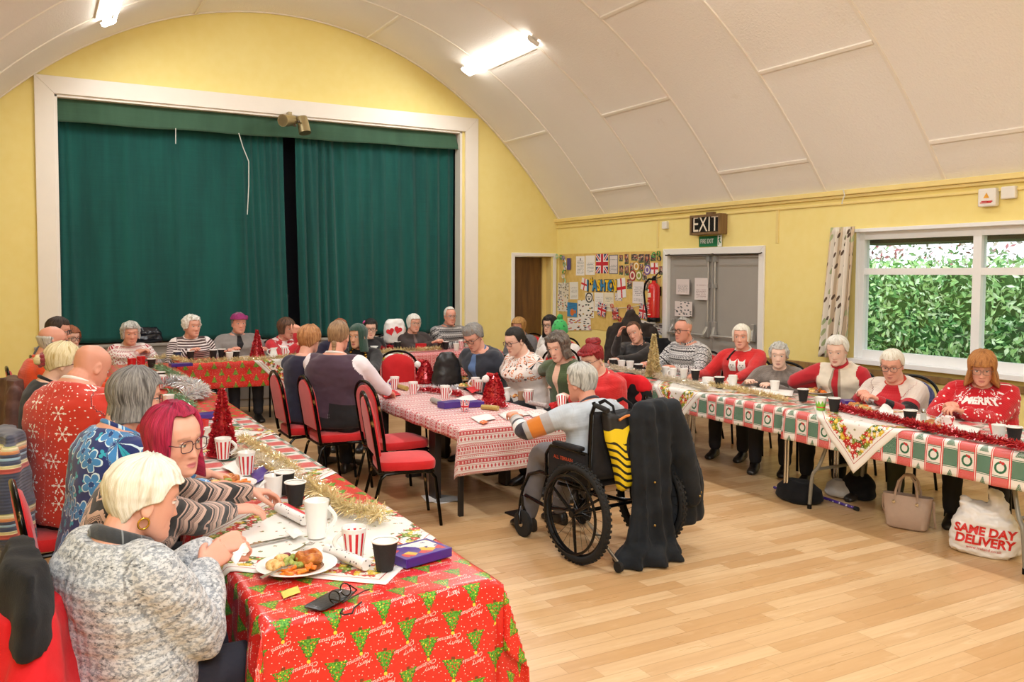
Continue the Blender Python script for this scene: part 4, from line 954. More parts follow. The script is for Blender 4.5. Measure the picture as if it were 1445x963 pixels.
# right row, long side towards the open floor
trestle('chrome-legged table at the fire-door end of the right row', 5.06, 4.76, 5.74, 6.62, ZD-.004, 'chrome'); trestle('table with arched grey folding legs at the near end of the right row', 5.0, 2.80, 5.72, 4.68, ZD-.004); trestle('chrome-legged table at the far end of the right row', 5.12, 6.66, 5.8, 8.3, ZD-.004, 'chrome')
CD = Cloth(5.035, 4.70, 5.76, 8.32, ZD, seed=2.9, wave=.006); CD2 = Cloth(4.985, 2.55, 5.745, 4.72, ZD+.003, seed=6.1, wave=.007)
CD.sheet('tablecloth', MCHECK, .215, .1, 0, .1, .025, 'check cloth of wreaths and trees on the far part of the right row', uvo=(.108, 0)); CD2.sheet('tablecloth', MCHECK, .235, .1, .1, 0, .025, 'check cloth of wreaths and trees on the near part of the right row', uvo=(.058, .05))
# square overlays with a poinsettia border
CA.patch('table_overlay', MOV, (.95, 3.25), math.radians(48), .9, .9, 'white square cloth with poinsettia border beneath the roast dinner plate'); CA.patch('table_overlay', MOV, (.93, 4.47), math.radians(44), .9, .9, 'white square cloth with poinsettia border under the red cone tree', off=.005); CA2.patch('table_overlay', MOV, (.84, 5.55), math.radians(40), .8, .8, 'white square cloth beneath the silver tinsel', off=.005)
CB.patch('table_overlay', MOV, (2.55, 10.42), math.radians(45), .9, .9, 'white pointed overlay on the tree cloth before the stage'); CB2.patch('table_overlay', MOV, (3.85, 10.5), math.radians(45), .8, .8, 'white pointed overlay on the candy-cane cloth before the stage')
CD.patch('table_overlay', MOV, (5.33, 6.02), math.radians(45), .92, .92, 'pointed overlay hanging over the check cloth, nearer the doors'); CD2.patch('table_overlay', MOV, (5.27, 4.05), math.radians(45), .92, .92, 'pointed overlay hanging over the check cloth, beside the red tinsel')

# ---------------------------------------------------------------- the guests: knitwear and cloth patterns
def wear(name, base, fn=None, rough=.9, knit=0.0, kscale=1.0, sheen=.2):
    key = ('wear', name)
    if key in MATS: return MATS[key]
    k = M(name, base, rough, spec=.2, sheen=sheen); u, v, z = k.xyz(k.attr('pat')); p = k.coord('Object'); n = k.noise(p, 14.0, 3.0)
    c = k.mix(n, tuple(x*.93 for x in hexs(base)), tuple(min(1, x*1.05) for x in hexs(base)))
    if fn: c = fn(k, u, v, z, c, n)
    k.col(c)
    if knit: b = ((u*310.0*kscale).sin()*.5+(v*420.0*kscale).sin()*.5); k.bump(b*.6+k.noise(p, 160.0, 2.0)*.4, knit, .004)
    else: k.bump(k.noise(p, 220.0, 2.0), .15, .003)
    MATS[key] = k.m; return k.m
def hexs(c):
    if not isinstance(c, str): return c
    c = c.lstrip('#'); c = ''.join(q*2 for q in c) if len(c) == 3 else c; return tuple(int(c[i:i+2], 16)/255 for i in (0, 2, 4))
def flower(k, u, v, sc, petals, r, inner=.18, rnd=.7):
    vo = k.n('ShaderNodeTexVoronoi', voronoi_dimensions='2D'); k.nt.links.new(k.vec(u, v), vo.inputs['Vector']); vo.inputs['Scale'].default_value = sc; vo.inputs['Randomness'].default_value = rnd
    px, py, _ = k.xyz(vo.outputs['Position']); dx, dy = u-px, v-py; a = dy.atan2(dx); d = (dx*dx+dy*dy).sqrt()*sc
    pr_ = (a*(petals/2)).sin().abs(); return d, pr_, k.xyz(vo.outputs['Color'])[0], a
def f_melange(k, u, v, z, c, n):
    x_, y_, z_ = k.xyz(k.coord('Object')); a = k.noise(k.vec(x_*70.0, y_*70.0, z_*130.0), 1.0, 3.0, .7); b = k.noise(k.vec(x_*42.0, y_*42.0, z_*75.0+4.0), 1.0, 4.0, .8)
    c = k.mix(k.ss(a, .42, .60), '#c9cbcc', '#8b9096'); c = k.mix(k.ss(b, .56, .66)*.85, c, '#34383f'); return k.mix(k.ss(b, .22, .38), '#eceae6', c)
def f_zig(k, u, v, z, c, n):
    w = v+((u*11.0).fract()-.5).abs()*.085; y = (w/.052).fract(); c = k.mix(y.band(.18, .42), '#c9a898', '#241f20'); c = k.mix(y.band(.50, .56)+y.band(.62, .68)+y.band(.74, .80), c, '#3a2e2e'); big = (w/.156).fract(); return k.mix(big.gt(.72)*y.gt(.1), c, '#1c191a')
def f_bluefl(k, u, v, z, c, n):
    d, p, r, a = flower(k, u, v, 9.5, 5, .4); e = p*.22+.24
    o = d.lt(e); c = k.mix(o, c, '#cfe6f2'); c = k.mix((d+.06).lt(e), c, '#3f86c4'); c = k.mix((d/e).fract().lt(.25)*o, c, '#e9f3f6'); c = k.mix(d.lt(.10), c, '#1c3f78')
    d2, p2, r2, a2 = flower(k, u+.31, v+.17, 15.0, 3, .3); return k.mix(d2.lt(p2*.2+.06)*(1.0-o), c, '#2fa6c0')
def snow(k, u, v, sc, rnd=.8, seed=0.0):
    d, p, r, a = flower(k, u+seed, v+seed*.7, sc, 6, .4, rnd=rnd); arm = ((a*3.0).sin().abs()).lt(.22+.05/(1.0)); tip = ((a*3.0).sin().abs()).lt(.55)*d.band(.20, .26); return (arm*d.lt(.33)).max(tip).max(d.lt(.06))*r.gt(.35)
def f_snow(k, u, v, z, c, n):
    c = k.mix(snow(k, u, v, 8.5), c, '#f2ece8'); dots = k.voro(k.vec(u, v), 36.0, dim='2D'); c = k.mix(dots.lt(.10), c, '#f0e6e2'); return k.mix((z.gt(.5)*v.gt(.24)), c, '#2c2631')
def f_fair(c1, c2, P=.075, first=.0):
    def f(k, u, v, z, c, n):
        y = (v/P+first).fract(); x = (u/.022).fract(); t = ((x-.5).abs()*1.2+(y-.5).abs()*2.4); d = t.lt(.42)*t.gt(.16); e = y.lt(.14)*x.gt(.4); g = y.band(.84, .92)*x.lt(.5); return k.mix(d.max(e).max(g), c2 if c1 is None else c1, c2)
    return f
def f_stripe(c1, c2, P=.03, duty=.42):
    def f(k, u, v, z, c, n): return k.mix((v/P).fract().lt(duty), c1, c2)
    return f
def f_nordic(light, dark, mid):
    def f(k, u, v, z, c, n):
        y = (v/.085).fract(); x = (u/.028).fract(); zz = (x-.5).abs()*.5; c = k.mix((y-.0+zz*.4).band(.12, .30), light, dark); c = k.mix(y.band(.40, .52)*x.gt(.45), c, dark); c = k.mix((y+zz*.5).band(.66, .80), c, mid); c = k.mix(y.band(.86, .94)*((u/.014).fract().gt(.5)), c, dark); return k.mix(n.gt(.62)*.25, c, dark)
    return f
def f_sleeves(col): return lambda k, u, v, z, c, n: k.mix(z.gt(.5), c, col)
def f_front(col, w=.035, v0=.12, taper=.14):
    return lambda k, u, v, z, c, n: k.mix(z.lt(.5)*u.abs().lt((v-v0)*taper+.004)*(u.abs().lt(w)), c, col)
def f_waist(k, u, v, z, c, n):
    c = k.mix(z.gt(.5), c, '#ece4ea'); low = z.lt(.5)*v.lt(.12+u*.12); c = k.mix(low, c, '#17161a'); b = sdot(k, u.abs(), v, .50, .09, .006)+sdot(k, u.abs(), v, .50, .07, .006); return k.mix(b, c, '#77757a')
def f_yoke(k, u, v, z, c, n):
    vo = k.voro(k.vec(u, v), 26.0, dim='2D'); n2 = k.noise(k.vec(u, v), 40.0, 2.0); m = vo.band(.16, .36)*n2.gt(.42); hi = (z.lt(.5)*v.gt(.28)).max(z.gt(.5)*v.lt(.10)); c = k.mix(m*hi, c, '#d5814f'); n3 = k.voro(k.vec(u+.2, v), 19.0, dim='2D'); return k.mix(n3.lt(.20)*hi*n2.gt(.5), c, '#2c2a2c')
def f_jersey(k, u, v, z, c, n):
    s = z.gt(.5); c = k.mix(s*v.gt(.10), c, '#a9a5a6'); c = k.mix(s*v.band(.16, .25), c, '#d07b2b'); c = k.mix(s*v.band(.285, .325), c, '#2a2330'); c = k.mix(s*v.band(.325, .395), c, '#e6e2e0'); c = k.mix(s*v.band(.395, .425), c, '#2a2330'); c = k.mix(s*v.band(.425, .47), c, '#c0bcbc'); return k.mix(s*v.gt(.505), c, '#cf7a2b')
def f_gilet(k, u, v, z, c, n):
    c = k.mix(z.gt(.5), c, '#b51f2a'); f = z.lt(.5)*u.abs().lt(.012+(v-.1)*.06); c = k.mix(f, c, '#b51f2a'); fur = z.lt(.5)*(u.abs()-.012-(v-.1)*.06).band(.0, .024)*v.gt(.18); return k.mix(fur*(.5+n*.5), c, '#8a7a66')
def f_block(k, u, v, z, c, n):
    s = z.gt(.5); c = k.mix(z.lt(.5)*u.abs().lt(.09), c, '#c0202a'); c = k.mix(s*v.lt(.17), c, '#dccfc4'); c = k.mix(s*v.band(.17, .21), c, '#b9212b'); c = k.mix(s*v.band(.21, .34), c, '#1b1719'); c = k.mix(s*v.gt(.34), c, '#b9212b'); c = k.mix(s*v.band(.43, .50), c, '#1b1719'); return c
def f_merry(k, u, v, z, c, n):
    c = k.mix(k.voro(k.vec(u, v), 21.0, dim='2D').lt(.13), c, '#f3ecea'); d, p, r, a = flower(k, u+.05, v+.03, 7.5, 8, .4); w = (((a*4.0).sin().abs()).lt(.4)*d.lt(.34)).max(d.lt(.07))*((d*12.0).fract().gt(.35)); return k.mix(w*r.gt(.4)*v.gt(.25), c, '#efe6e4')
def f_speck(col, amt=.62):
    return lambda k, u, v, z, c, n: k.mix(k.noise(k.vec(u*60.0, v*60.0, z), 1.0, 3.0, .7).gt(amt), c, col)
def f_cable(k, u, v, z, c, n): return k.mix(((u*95.0).sin()*.5+.5)*.55, c, '#6a6058')
WM = {
 'melange': wear('grey_melange_knit', '#aeb0b3', f_melange, knit=.7, kscale=.55), 'charcoal_rib': wear('charcoal_rib_knit', '#37393c', f_speck('#7c8083', .58), knit=.6),
 'zig': wear('zigzag_print_jersey', '#c9a898', f_zig, .7), 'bluefl': wear('blue_flower_print', '#20306f', f_bluefl, .7), 'snow': wear('red_snowflake_print', '#c8321f', f_snow, .7), 'black': wear('black_jersey', '#1b1a1d'), 'orange': wear('orange_wool', '#d8481c', None, knit=.25),
 'fair': wear('white_red_fairisle', '#efe3dd', f_fair('#efe3dd', '#b0263a'), knit=.4), 'stripe': wear('white_brown_striped_jersey', '#ece2de', f_stripe('#53403f', '#ece0dc', .027, .4)), 'greyzip': wear('grey_fleece', '#8f8985', f_front('#1e1d20', .04, .30, .5), knit=.1),
 'redfair': wear('red_white_fairisle', '#c62a33', lambda k, u, v, z, c, n: k.mix(z.lt(.5)*v.gt(.22)*n.gt(.46), c, '#eed9d6'), knit=.4), 'navy': wear('navy_jersey', '#25223a'), 'brownjkt': wear('dark_brown_jacket', '#3a2f2d', f_front('#6d5b57', .02, .2, .4), .6), 'nordzip': wear('grey_nordic_knit', '#6f6c6b', f_nordic('#8f8c8a', '#2b2829', '#c3bfbb'), knit=.5),
 'waist': wear('plum_waistcoat_white_shirt', '#4a3445', f_waist, .7), 'blazer': wear('navy_blazer', '#2b2f3a', f_front('#5b78a6', .05, .12, .2), .8), 'yoke': wear('cream_print_top', '#efe5df', f_yoke, .8), 'green': wear('olive_green_cardigan', '#4d5d3c', lambda k, u, v, z, c, n: k.mix(z.lt(.5)*u.abs().lt((v-.2)*.2+.002)*(u.abs().lt(.05)), c, SKINS['fair']), knit=.2), 'red': wear('bright_red_wool', '#d02a2b', None, knit=.3),
 'jersey': wear('pale_blue_grey_jersey', '#b9c2cb', f_jersey, .8, knit=.15), 'grey': wear('grey_jersey', '#6c6a6c'), 'fluff': wear('white_fluffy_wool', '#ece7e1', f_speck('#cfc8c0', .55), knit=.8, kscale=.5), 'white': wear('white_sweatshirt', '#e8e1dc'), 'darkjkt': wear('black_jacket', '#262223', f_front('#131214', .06, .15, .3), .55), 'nordgrey': wear('grey_white_nordic_knit', '#8b8888', f_nordic('#d0cdcb', '#3c3a3c', '#8c898b'), knit=.6),
 'taupe': wear('taupe_cable_knit', '#857a72', f_cable, knit=.4), 'gilet': wear('cream_gilet_red_sleeves', '#ddd2bf', f_gilet, .85), 'block': wear('white_red_black_cardigan', '#e2d6cb', f_block, knit=.4), 'merry': wear('red_snowflake_jumper', '#c61b26', f_merry, knit=.45), 'whiterib': wear('white_rib_knit', '#efeae4', None, knit=.5), 'scarlet': wear('scarlet_rib', '#b51f2a', None, knit=.4), 'greyfleece': wear('grey_fleece_collar', '#8a8785')}
def T(m, **k): return dict(dict(mat=WM[m]), **k)
def at_lean(hc, face, lean): f = math.radians(face); return (hc[0]-math.cos(f)*lean, hc[1]-math.sin(f)*lean)
def P_(label, hc, face, lean=.14, **k): return person(label, hc, at_lean(hc, face, lean), face, **k)
BLK = plain('black_trousers', '#19191c', .85, bump=.2); NVY = plain('navy_trousers', '#23242f', .8, bump=.2); JEAN = plain('dark_blue_jeans', '#24345c', .85, var=.18, scale=60, bump=.2); GRYT = plain('grey_trousers', '#77757a', .85, bump=.2); OLV = plain('olive_trousers', '#3c4030', .85, bump=.2); TAN = plain('fawn_trousers', '#8d8171', .85, bump=.2)
LEFT = 'guests along the left row'
def on_front(H, obj_name, shapes, mat, name, vc, tilt=0.0, uc=0.0, scale=1.0, off=.004, span=None):
    """lays flat shapes on the chest of a garment: shapes in chest coordinates (x to the person's left as seen, y up)"""
    from mathutils.bvhtree import BVHTree
    o = [c for c in H['root'].children if c.name.split('.')[0] == obj_name][0]; me = o.data
    bv = BVHTree.FromPolygons([tuple(Vector(v.co)+Vector(H['at'])) for v in me.vertices], [tuple(p.vertices) for p in me.polygons])
    L = np.array([np.linalg.norm(H['sp'](1.0)-H['hip'])])[0]; c0 = H['sp'](vc); F = H['F']; S = H['S']; tg = H['tang'](vc); m = MB()
    for vs, fs in shapes:
        bm = bmesh.new(); vv = [bm.verts.new(p) for p in vs]
        for f in fs:
            try: bm.faces.new([vv[i] for i in f])
            except ValueError: pass
        bmesh.ops.triangulate(bm, faces=bm.faces); 
        for _ in range(3):
            le = [e for e in bm.edges if e.calc_length() > .016]
            if not le: break
            bmesh.ops.subdivide_edges(bm, edges=le, cuts=1); bmesh.ops.triangulate(bm, faces=[f for f in bm.faces if len(f.verts) > 3])
        bm.verts.index_update(); pts = []
        for v in bm.verts:
            x, y = v.co.x*scale+uc, v.co.y*scale; a = x/.17
            d = Vector(F*math.cos(a)+(-S)*math.sin(-a)*1.0) if False else Vector(F*math.cos(a)-S*math.sin(a)); org = Vector(c0+tg*y)
            hit = bv.ray_cast(org+d*.27, -d); p = hit[0]+d*off if hit[0] is not None else org+d*.15; pts.append(tuple(p))
        m.add(pts, [tuple(v.index for v in f.verts) for f in bm.faces]); bm.free()
    me2 = bpy.data.meshes.new(name); me2.from_pydata([tuple(p) for p in m.v], [], m.f); o2 = link_mesh(name, me2, mat, H['root'], H['at']); return o2
def disc(cx, cy, rx, ry=None, n=18): ry = ry or rx; return ([(cx+rx*math.cos(2*PI*k/n), cy+ry*math.sin(2*PI*k/n), 0) for k in range(n)], [tuple(range(n))])
def poly(pts): return ([(x, y, 0) for x, y in pts], [tuple(range(len(pts)))])
# ---- left row, nearest first
H1 = P_('woman with cream-white cropped hair in a thick grey flecked cardigan, nearest the camera', (.273,2.72,1.085), 26, .05, neck=.085, head=(-16, 12, 0), hands=[(.493,2.882,.86), (.445,2.781,.84)], top=T('melange', name='cardigan', grow=.034, amp=.010, f=7.0, collar_mat=WM['charcoal_rib'], cuff_mat=WM['charcoal_rib'], crad=.022), sleeve=.93, sleeve_r=1.18, girth=1.12, legs=NVY, vox=.0035,
   hair=dict(colour='cream', th=.026, thf=.016, side=.012, back=-.088, fa=72, curl=.004, strand=.007, nape=.9, front=.058, fringe=True), skin='pink', hand_opt=(dict(curl=.75, n=(0, .6, -.6), dir=(1, .1, .1), pinch=True), dict(curl=.8, n=(0, .8, -.4), dir=(1, .35, .25), pinch=True)), old=1.0, hunch=.06, shoes='#2b2a30')
m = MB(); R_ = .0165
m.tube([(.082+.004*math.sin(t), -.014+R_*.9*math.cos(t), -.052+R_*math.sin(t)) for t in [2*PI*i/20 for i in range(20)]], .0032, 8, closed=True); head_part(H1, m, 'earring', plain('gold', '#d2a544', .22, metal=1.0))
H2 = P_('woman with magenta hair and glasses in a zigzag print top, reaching over the table', (.426,3.22,1.161), -8, .30, neck=.095, head=(-46, 6, 4), hands=[(.872,3.747,.8), (.723,3.509,.8)], top=T('zig', name='blouse', grow=.02, amp=.006, collar=False), sleeve=1.0, legs=JEAN, vox=.0035, girth=1.15,
   hair=dict(colour='magenta', th=.026, thf=.020, side=-.155, back=-.17, fa=60, front=.088, flare=.16, nape=.1, strand=.006, part=.02, crown=.028), glasses='#3a1428', skin='pink', fat=.7, old=.4, hand_opt=(dict(curl=.45, dir=(1, -.1, -.15), pinch=True), dict(curl=.3, dir=(1, -.2, .0), spread=.12)), elbows=((.2, .6, -.8), (0, -.8, -.7)), lips='#c0606a', bust=.04, blush=.8)
H3 = P_('woman with a straight grey bob and glasses in a navy top with pale blue flowers', (.373,3.95,1.219), 14, .16, neck=.10, head=(-10, 4, 0), hands=[(.72, 4.22, .80), (.70, 3.98, .80)], top=T('bluefl', name='blouse', grow=.024, amp=.006), girth=1.25, legs=BLK, vox=.0045, sleeve=.8,
   hair=dict(colour='darkgrey', th=.026, thf=.02, side=-.085, back=-.105, fa=66, flare=.10, nape=.25, strand=.005, front=.06, fringe=True, crown=.026), glasses='#2b2428', skin='pink', fat=.9, bust=.05)
H4 = P_('bald man seen from behind in a red snowflake print shirt', (.256,4.98,1.258), 38, .12, neck=.055, head=(-6, 26, 0), hands=[(.70, 5.38, .80), (.66, 5.02, .80)], top=T('snow', name='shirt', grow=.026, amp=.006, collar_mat=WM['white'], crad=.013), girth=1.35, sh=.19, legs=BLK, vox=.005, hair=dict(colour='silver', bald=-.02, th=-.004, side=-.03, back=-.06), skin='ruddy', fat=.6, hunch=.07, belly=.07)
H5 = P_('woman with a platinum updo and a dark red scrunchie in a black top', (.155,6.15,1.173), 8, .16, neck=.09, head=(0, 10, 0), hands=[(.72, 6.4, .8), (.72, 6.12, .8)], top=T('black', grow=.018), legs=BLK, vox=.0055, hair=[dict(colour='platinum', th=.026, thf=.018, side=-.0, back=-.06, fa=66, front=.062, strand=.006, crown=.03, nape=.8), dict(lumps=[((0, -.135, .01), (.035, .032, .035))], colour='platinum', name='hair_bun', amp=.01),
   dict(lumps=[((.03*math.cos(t), -.118-.006*math.sin(3*t), .012+.034*math.sin(t)), .017) for t in [2*PI*i/9 for i in range(9)]], name='scrunchie', mat=plain('dark_red_velvet', '#8e1a26', .8, sheen=.4), amp=.02)], glasses='#2a2a2c')
H6 = P_('balding man with white side hair and glasses in an orange jumper', (.124,7.5,1.218), 4, .12, head=(0, 4, 0), hands=[(.75, 7.75, .8), (.72, 7.4, .8)], top=T('orange', grow=.024), girth=1.15, sh=.185, vox=.006, hair=dict(colour='silver', bald=.045, th=.014, side=-.02, back=-.07, fa=80), glasses='#4a4a55', skin='ruddy', sc=1.03)
H7 = P_('man with short dark hair and glasses beyond the orange jumper', (.19,8.7,1.226), -4, .10, head=(-12, 6, 0), hands=None, top=T('navy'), vox=.0065, hair=dict(colour='darkbrown', th=.016, side=.01, back=-.06, fa=70), glasses='#25252a', skin='pink')
H8 = P_('woman with short auburn hair and glasses, last in the left row', (.319,9.75,1.089), -34, .06, head=(-20, 2, 0), hands=None, top=T('black'), vox=.007, hair=dict(colour='auburn', th=.018, side=-.05, back=-.07, fa=62, fringe=True), glasses='#3a2a26')
# ---- row before the stage
H9 = P_('woman with wavy white hair in a white jumper with red fairisle bands', (.964,10.72,1.06), -84, .10, head=(0, 6, 0), hands=[(1.142,10.67,.83), (1.026,10.628,.83)], top=T('fair', grow=.024), girth=1.25, vox=.0065, sc=1.06, hair=dict(colour='silver', th=.036, thf=.026, side=-.055, back=-.07, fa=62, curl=.010, front=.058), skin='pink', fat=.6, old=1.0, bust=.05, hand_opt=(dict(curl=.6, dir=(-.6, 0, .2)), dict(curl=.6, dir=(.6, 0, .2))), lid=.6)
H10 = P_('woman with short white curls in a striped long-sleeved top', (1.631,10.72,1.124), -84, .10, head=(18, 0, 0), hands=[(2.02, 10.55, .82), (1.55, 10.55, .82)], top=T('stripe', grow=.022), girth=1.3, vox=.0065, sc=1.06, hair=dict(colour='white', th=.028, thf=.02, side=-.02, back=-.06, curl=.012, cf=40, front=.066), skin='pink', fat=.7, old=1.0, bust=.05)
H11 = P_('man with a purple knitted headband in a grey fleece', (2.172,10.75,1.143), -88, .10, head=(4, 0, 0), hands=[(2.45, 10.6, .82), (2.02, 10.6, .82)], top=T('greyzip', name='fleece', grow=.026, polo=True, collar_mat=WM['greyfleece']), girth=1.15, sh=.19, vox=.0065, hair=[dict(colour='darkgrey', th=.012, side=.0, back=-.06, fa=74), dict(colour='mouse', name='headband', th=.022, thf=.02, side=.045, back=.03, front=.05, fa=90, strand=.004, curl=.004, mat=plain('purple_knit', '#8c2a63', .9, bump=.5), fringe=True),
   dict(lumps=[((-.085, .02, .075), .022), ((-.095, .0, .055), .016)], name='headband_bow', mat=plain('purple_knit', '#8c2a63', .9, bump=.5))], skin='ruddy', jaw=1.1, sc=1.02, brow='#4a4038', old=.9)
H12 = P_('woman with a brown bob in a red and white patterned jumper, hand to her mouth', (2.738,10.72,1.07), -70, .10, head=(12, 6, 0), hands=[(2.806,10.55,1.008), (2.787,10.45,.877)], top=T('redfair', grow=.026), girth=1.2, vox=.0065, sc=1.05, hair=dict(colour='brown', th=.026, thf=.02, side=-.06, back=-.08, fa=62, front=.05, fringe=True, flare=.1), skin='pink', hand_opt=(dict(curl=.9, dir=(.2, -.2, .6), n=(.4, .6, 0)), dict(curl=.6)), elbows=((.3, -.2, -1), None))
H13 = P_('man with thin reddish hair in dark clothes, mostly hidden behind the couple', (3.066,9.6,1.108), -90, .08, head=(0, 4, 0), top=T('navy'), vox=.007, hair=dict(colour='auburn', th=.010, side=.02, back=-.05, bald=None, front=.085, fa=80), skin='pink')
H14 = P_('woman with a dark bun and pink hair clip in a black top', (3.789,10.6,1.048), -82, .08, head=(-26, 6, 0), top=T('black'), vox=.0065, hair=[dict(colour='black', th=.018, thf=.014, side=-.01, back=-.05, front=.064), dict(lumps=[((0, -.09, .09), .036)], colour='black'), dict(lumps=[((.075, -.02, .085), .018), ((.088, -.03, .072), .014)], name='hair_clip', mat=plain('pink_plastic', '#d9569b', .5))], glasses='#1c1c1e', skin='fair')
H15 = P_('woman with a smooth white bob and glasses in a dark brown jacket', (4.436,10.72,1.091), -92, .10, head=(4, 0, 0), hands=[(4.72, 10.5, .84), (4.58, 10.48, .84)], top=T('brownjkt', name='jacket', grow=.024), girth=1.2, vox=.0065, hair=dict(colour='white', th=.024, thf=.016, side=-.05, back=-.07, fa=60, front=.062, fringe=True), glasses='#b9a892', skin='pink', fat=.6, old=.9, bust=.04)
H16 = P_('white-haired man in a grey and black zip-neck jumper beside the stage frame', (4.965,10.72,1.175), -96, .08, head=(4, 0, 0), hands=[(5.3, 10.5, .83), (5.02, 10.5, .83)], top=T('nordzip', grow=.026, polo=True, collar_mat=WM['greyfleece']), girth=1.2, sh=.19, vox=.0065, hair=dict(colour='white', th=.008, thf=.003, side=-.0, back=-.06, front=.092, fa=74), glasses='#8c8782', skin='ruddy', old=1.0, jaw=1.08, brow='#d9d2c8')
# ---- middle table, left side and end
H17 = P_('woman with short ginger hair seen from behind in a navy dress', (2.08,7.36,1.18), 38, .04, head=(8, 4, 0), hands=[(2.6, 8.25, .74), (2.62, 7.9, .74)], top=T('navy', name='dress', grow=.018, collar=False), sleeve=.7, legs=NVY, girth=1.1, vox=.006, hair=dict(colour='ginger', th=.030, thf=.024, side=-.0, back=-.07, fa=72, curl=.004, strand=.007, front=.06, nape=.9), glasses='#7a5a3a', skin='pink', seat=.455)
H18 = P_('man with a sandy ponytail in a plum waistcoat and white shirt, back to the camera', (2.2,6.926,1.229), 46, .03, head=(6, 2, 0), hands=[(2.62, 7.9, .74), (2.66, 7.02, .74)], top=T('waist', name='waistcoat', grow=.024, amp=.004, collar_mat=WM['white']), sleeve_r=1.12, girth=1.22, sh=.195, legs=BLK, vox=.0055, hair=[dict(colour='mouse', th=.010, thf=.008, side=-.0, back=-.05, front=.078, fa=74, strand=.003), dict(lumps=[((0, -.105, -.045-.022*i), (.02-.002*i, .018, .022)) for i in range(4)], colour='mouse', name='ponytail', amp=.004)], skin='ruddy', sc=1.04, seat=.46)
H19 = P_('woman in a dark green headscarf and black dress wearing a gold ceremonial chain', (2.92,8.555,1.107), -122, .08, head=(-22, 4, 0), hands=[(2.74, 7.86, .72), (2.92, 7.84, .72)], top=T('black', name='dress', grow=.02), legs=BLK, vox=.005, girth=1.0, skin='tan', brow='#2a1d18', lips='#a84a52', hair=dict(colour='black', name='headscarf', mat=plain('bottle_green_scarf', '#14402f', .8, bump=.3, sheen=.3), th=.022, thf=.012, side=-.15, back=-.19, front=.066, fa=47, soft=7, flare=.10, nape=.1, strand=.004, fringe=True, crown=.018), old=.0, lid=.25)
# ---- middle table, right side
H20 = P_('grey-haired man with glasses in a navy blazer, cutting his food', (3.748,7.55,1.14), 196, .20, head=(14, 30, 4), hands=[(4.041,8.274,.75), (4.084,8.612,.77)], top=T('blazer', name='blazer', grow=.03, amp=.006, collar_mat=wear('blue_shirt', '#5b78a6')), girth=1.2, sh=.195, vox=.0055, hair=dict(colour='steel', th=.026, thf=.020, side=.0, back=-.065, fa=74, strand=.007, front=.06, quiff=.01, nape=.9), glasses='#2d2b2c', skin='pink', sc=1.04, hand_opt=(dict(curl=.5), dict(curl=.9, pinch=True)), hunch=.07)
H21 = P_('woman with dark hair scraped into a ponytail and glasses in a cream patterned top', (3.824,6.85,1.144), 186, .18, head=(4, 16, 0), hands=[(4.061,7.487,.72), (4.106,7.846,.73)], top=T('yoke', grow=.026, amp=.006), girth=1.3, vox=.0055, hair=[dict(colour='black', th=.010, thf=.008, side=.0, back=-.05, front=.072, fa=70, strand=.003), dict(lumps=[((0, -.11-.012*i, .0-.03*i), (.022, .022, .03)) for i in range(6)], colour='black', name='ponytail', amp=.004)], glasses='#5a2a30', skin='fair', fat=.8, bust=.06, hand_opt=(dict(curl=.7), dict(curl=1.0, pinch=True)))
H22 = P_('woman with wavy grey-brown hair in an olive cardigan, pouring at the table', (3.885,6.22,1.144), 196, .17, head=(10, 20, 4), hands=[(4.122,6.894,.88), (4.105,6.971,.9)], top=T('green', name='cardigan', grow=.022, amp=.006, collar=False), vox=.005, hair=dict(colour='peppercurl', th=.036, thf=.024, side=-.095, back=-.13, fa=60, curl=.014, cf=30, flare=.24, front=.064, strand=.007), skin='fair', sleeve=.86, hand_opt=(dict(curl=.9), dict(curl=.8)), glasses=None)
H23 = P_('woman with a red-dyed plaited updo and glasses in a bright red jumper', (3.92,5.75,1.075), 190, .15, head=(4, 20, 0), hands=[(3.826,5.914,.74), (3.951,6.252,.78)], top=T('red', grow=.03, amp=.008), girth=1.2, vox=.005, hair=[dict(colour='red', th=.016, thf=.012, side=.01, back=-.05, front=.068, fa=68), dict(lumps=[((.0, -.06, .12), (.058, .052, .04)), ((.03, -.04, .135), .03), ((-.03, -.07, .13), .03)], colour='red', name='hair_bun', amp=.012),
   dict(lumps=[((.082*math.sin(t), .005+.094*math.cos(t), .078+.004*math.sin(9*t)), (.017, .017, .014)) for t in [-1.9+3.8*i/15 for i in range(16)]], colour='red', name='plait', amp=.01)], glasses='#5a4a4a', skin='fair', fat=.6, hand_opt=(dict(curl=.8), dict(curl=.9, pinch=True)))
m = MB(); m.ball((-.082, -.008, -.05), (.004, .006, .011)); head_part(H23, m, 'earring', plain('silver_jewel', '#c7cbd0', .2, metal=.9))
WCA = 97
H24 = P_('grey-haired man in a pale jersey with banded sleeves, sitting in the wheelchair', (3.13,4.72,1.041), WCA, .16, head=(12, 6, 0), hands=[(2.78, 4.98, .80), (3.14, 5.18, .74)], top=T('jersey', grow=.028, amp=.006, collar_mat=wear('dark_collar', '#3a3a44')), girth=1.15, sh=.19, legs=GRYT, vox=.0045, seat=.50, hair=dict(colour='silver', th=.020, thf=.018, side=-.0, back=-.07, fa=74, strand=.008, nape=.95, front=.06), skin='ruddy', sc=1.02, feet=(.10, .10), elbows=((-1.0, -.25, -.55), None), hand_opt=(dict(curl=.8), {}), hunch=.05)
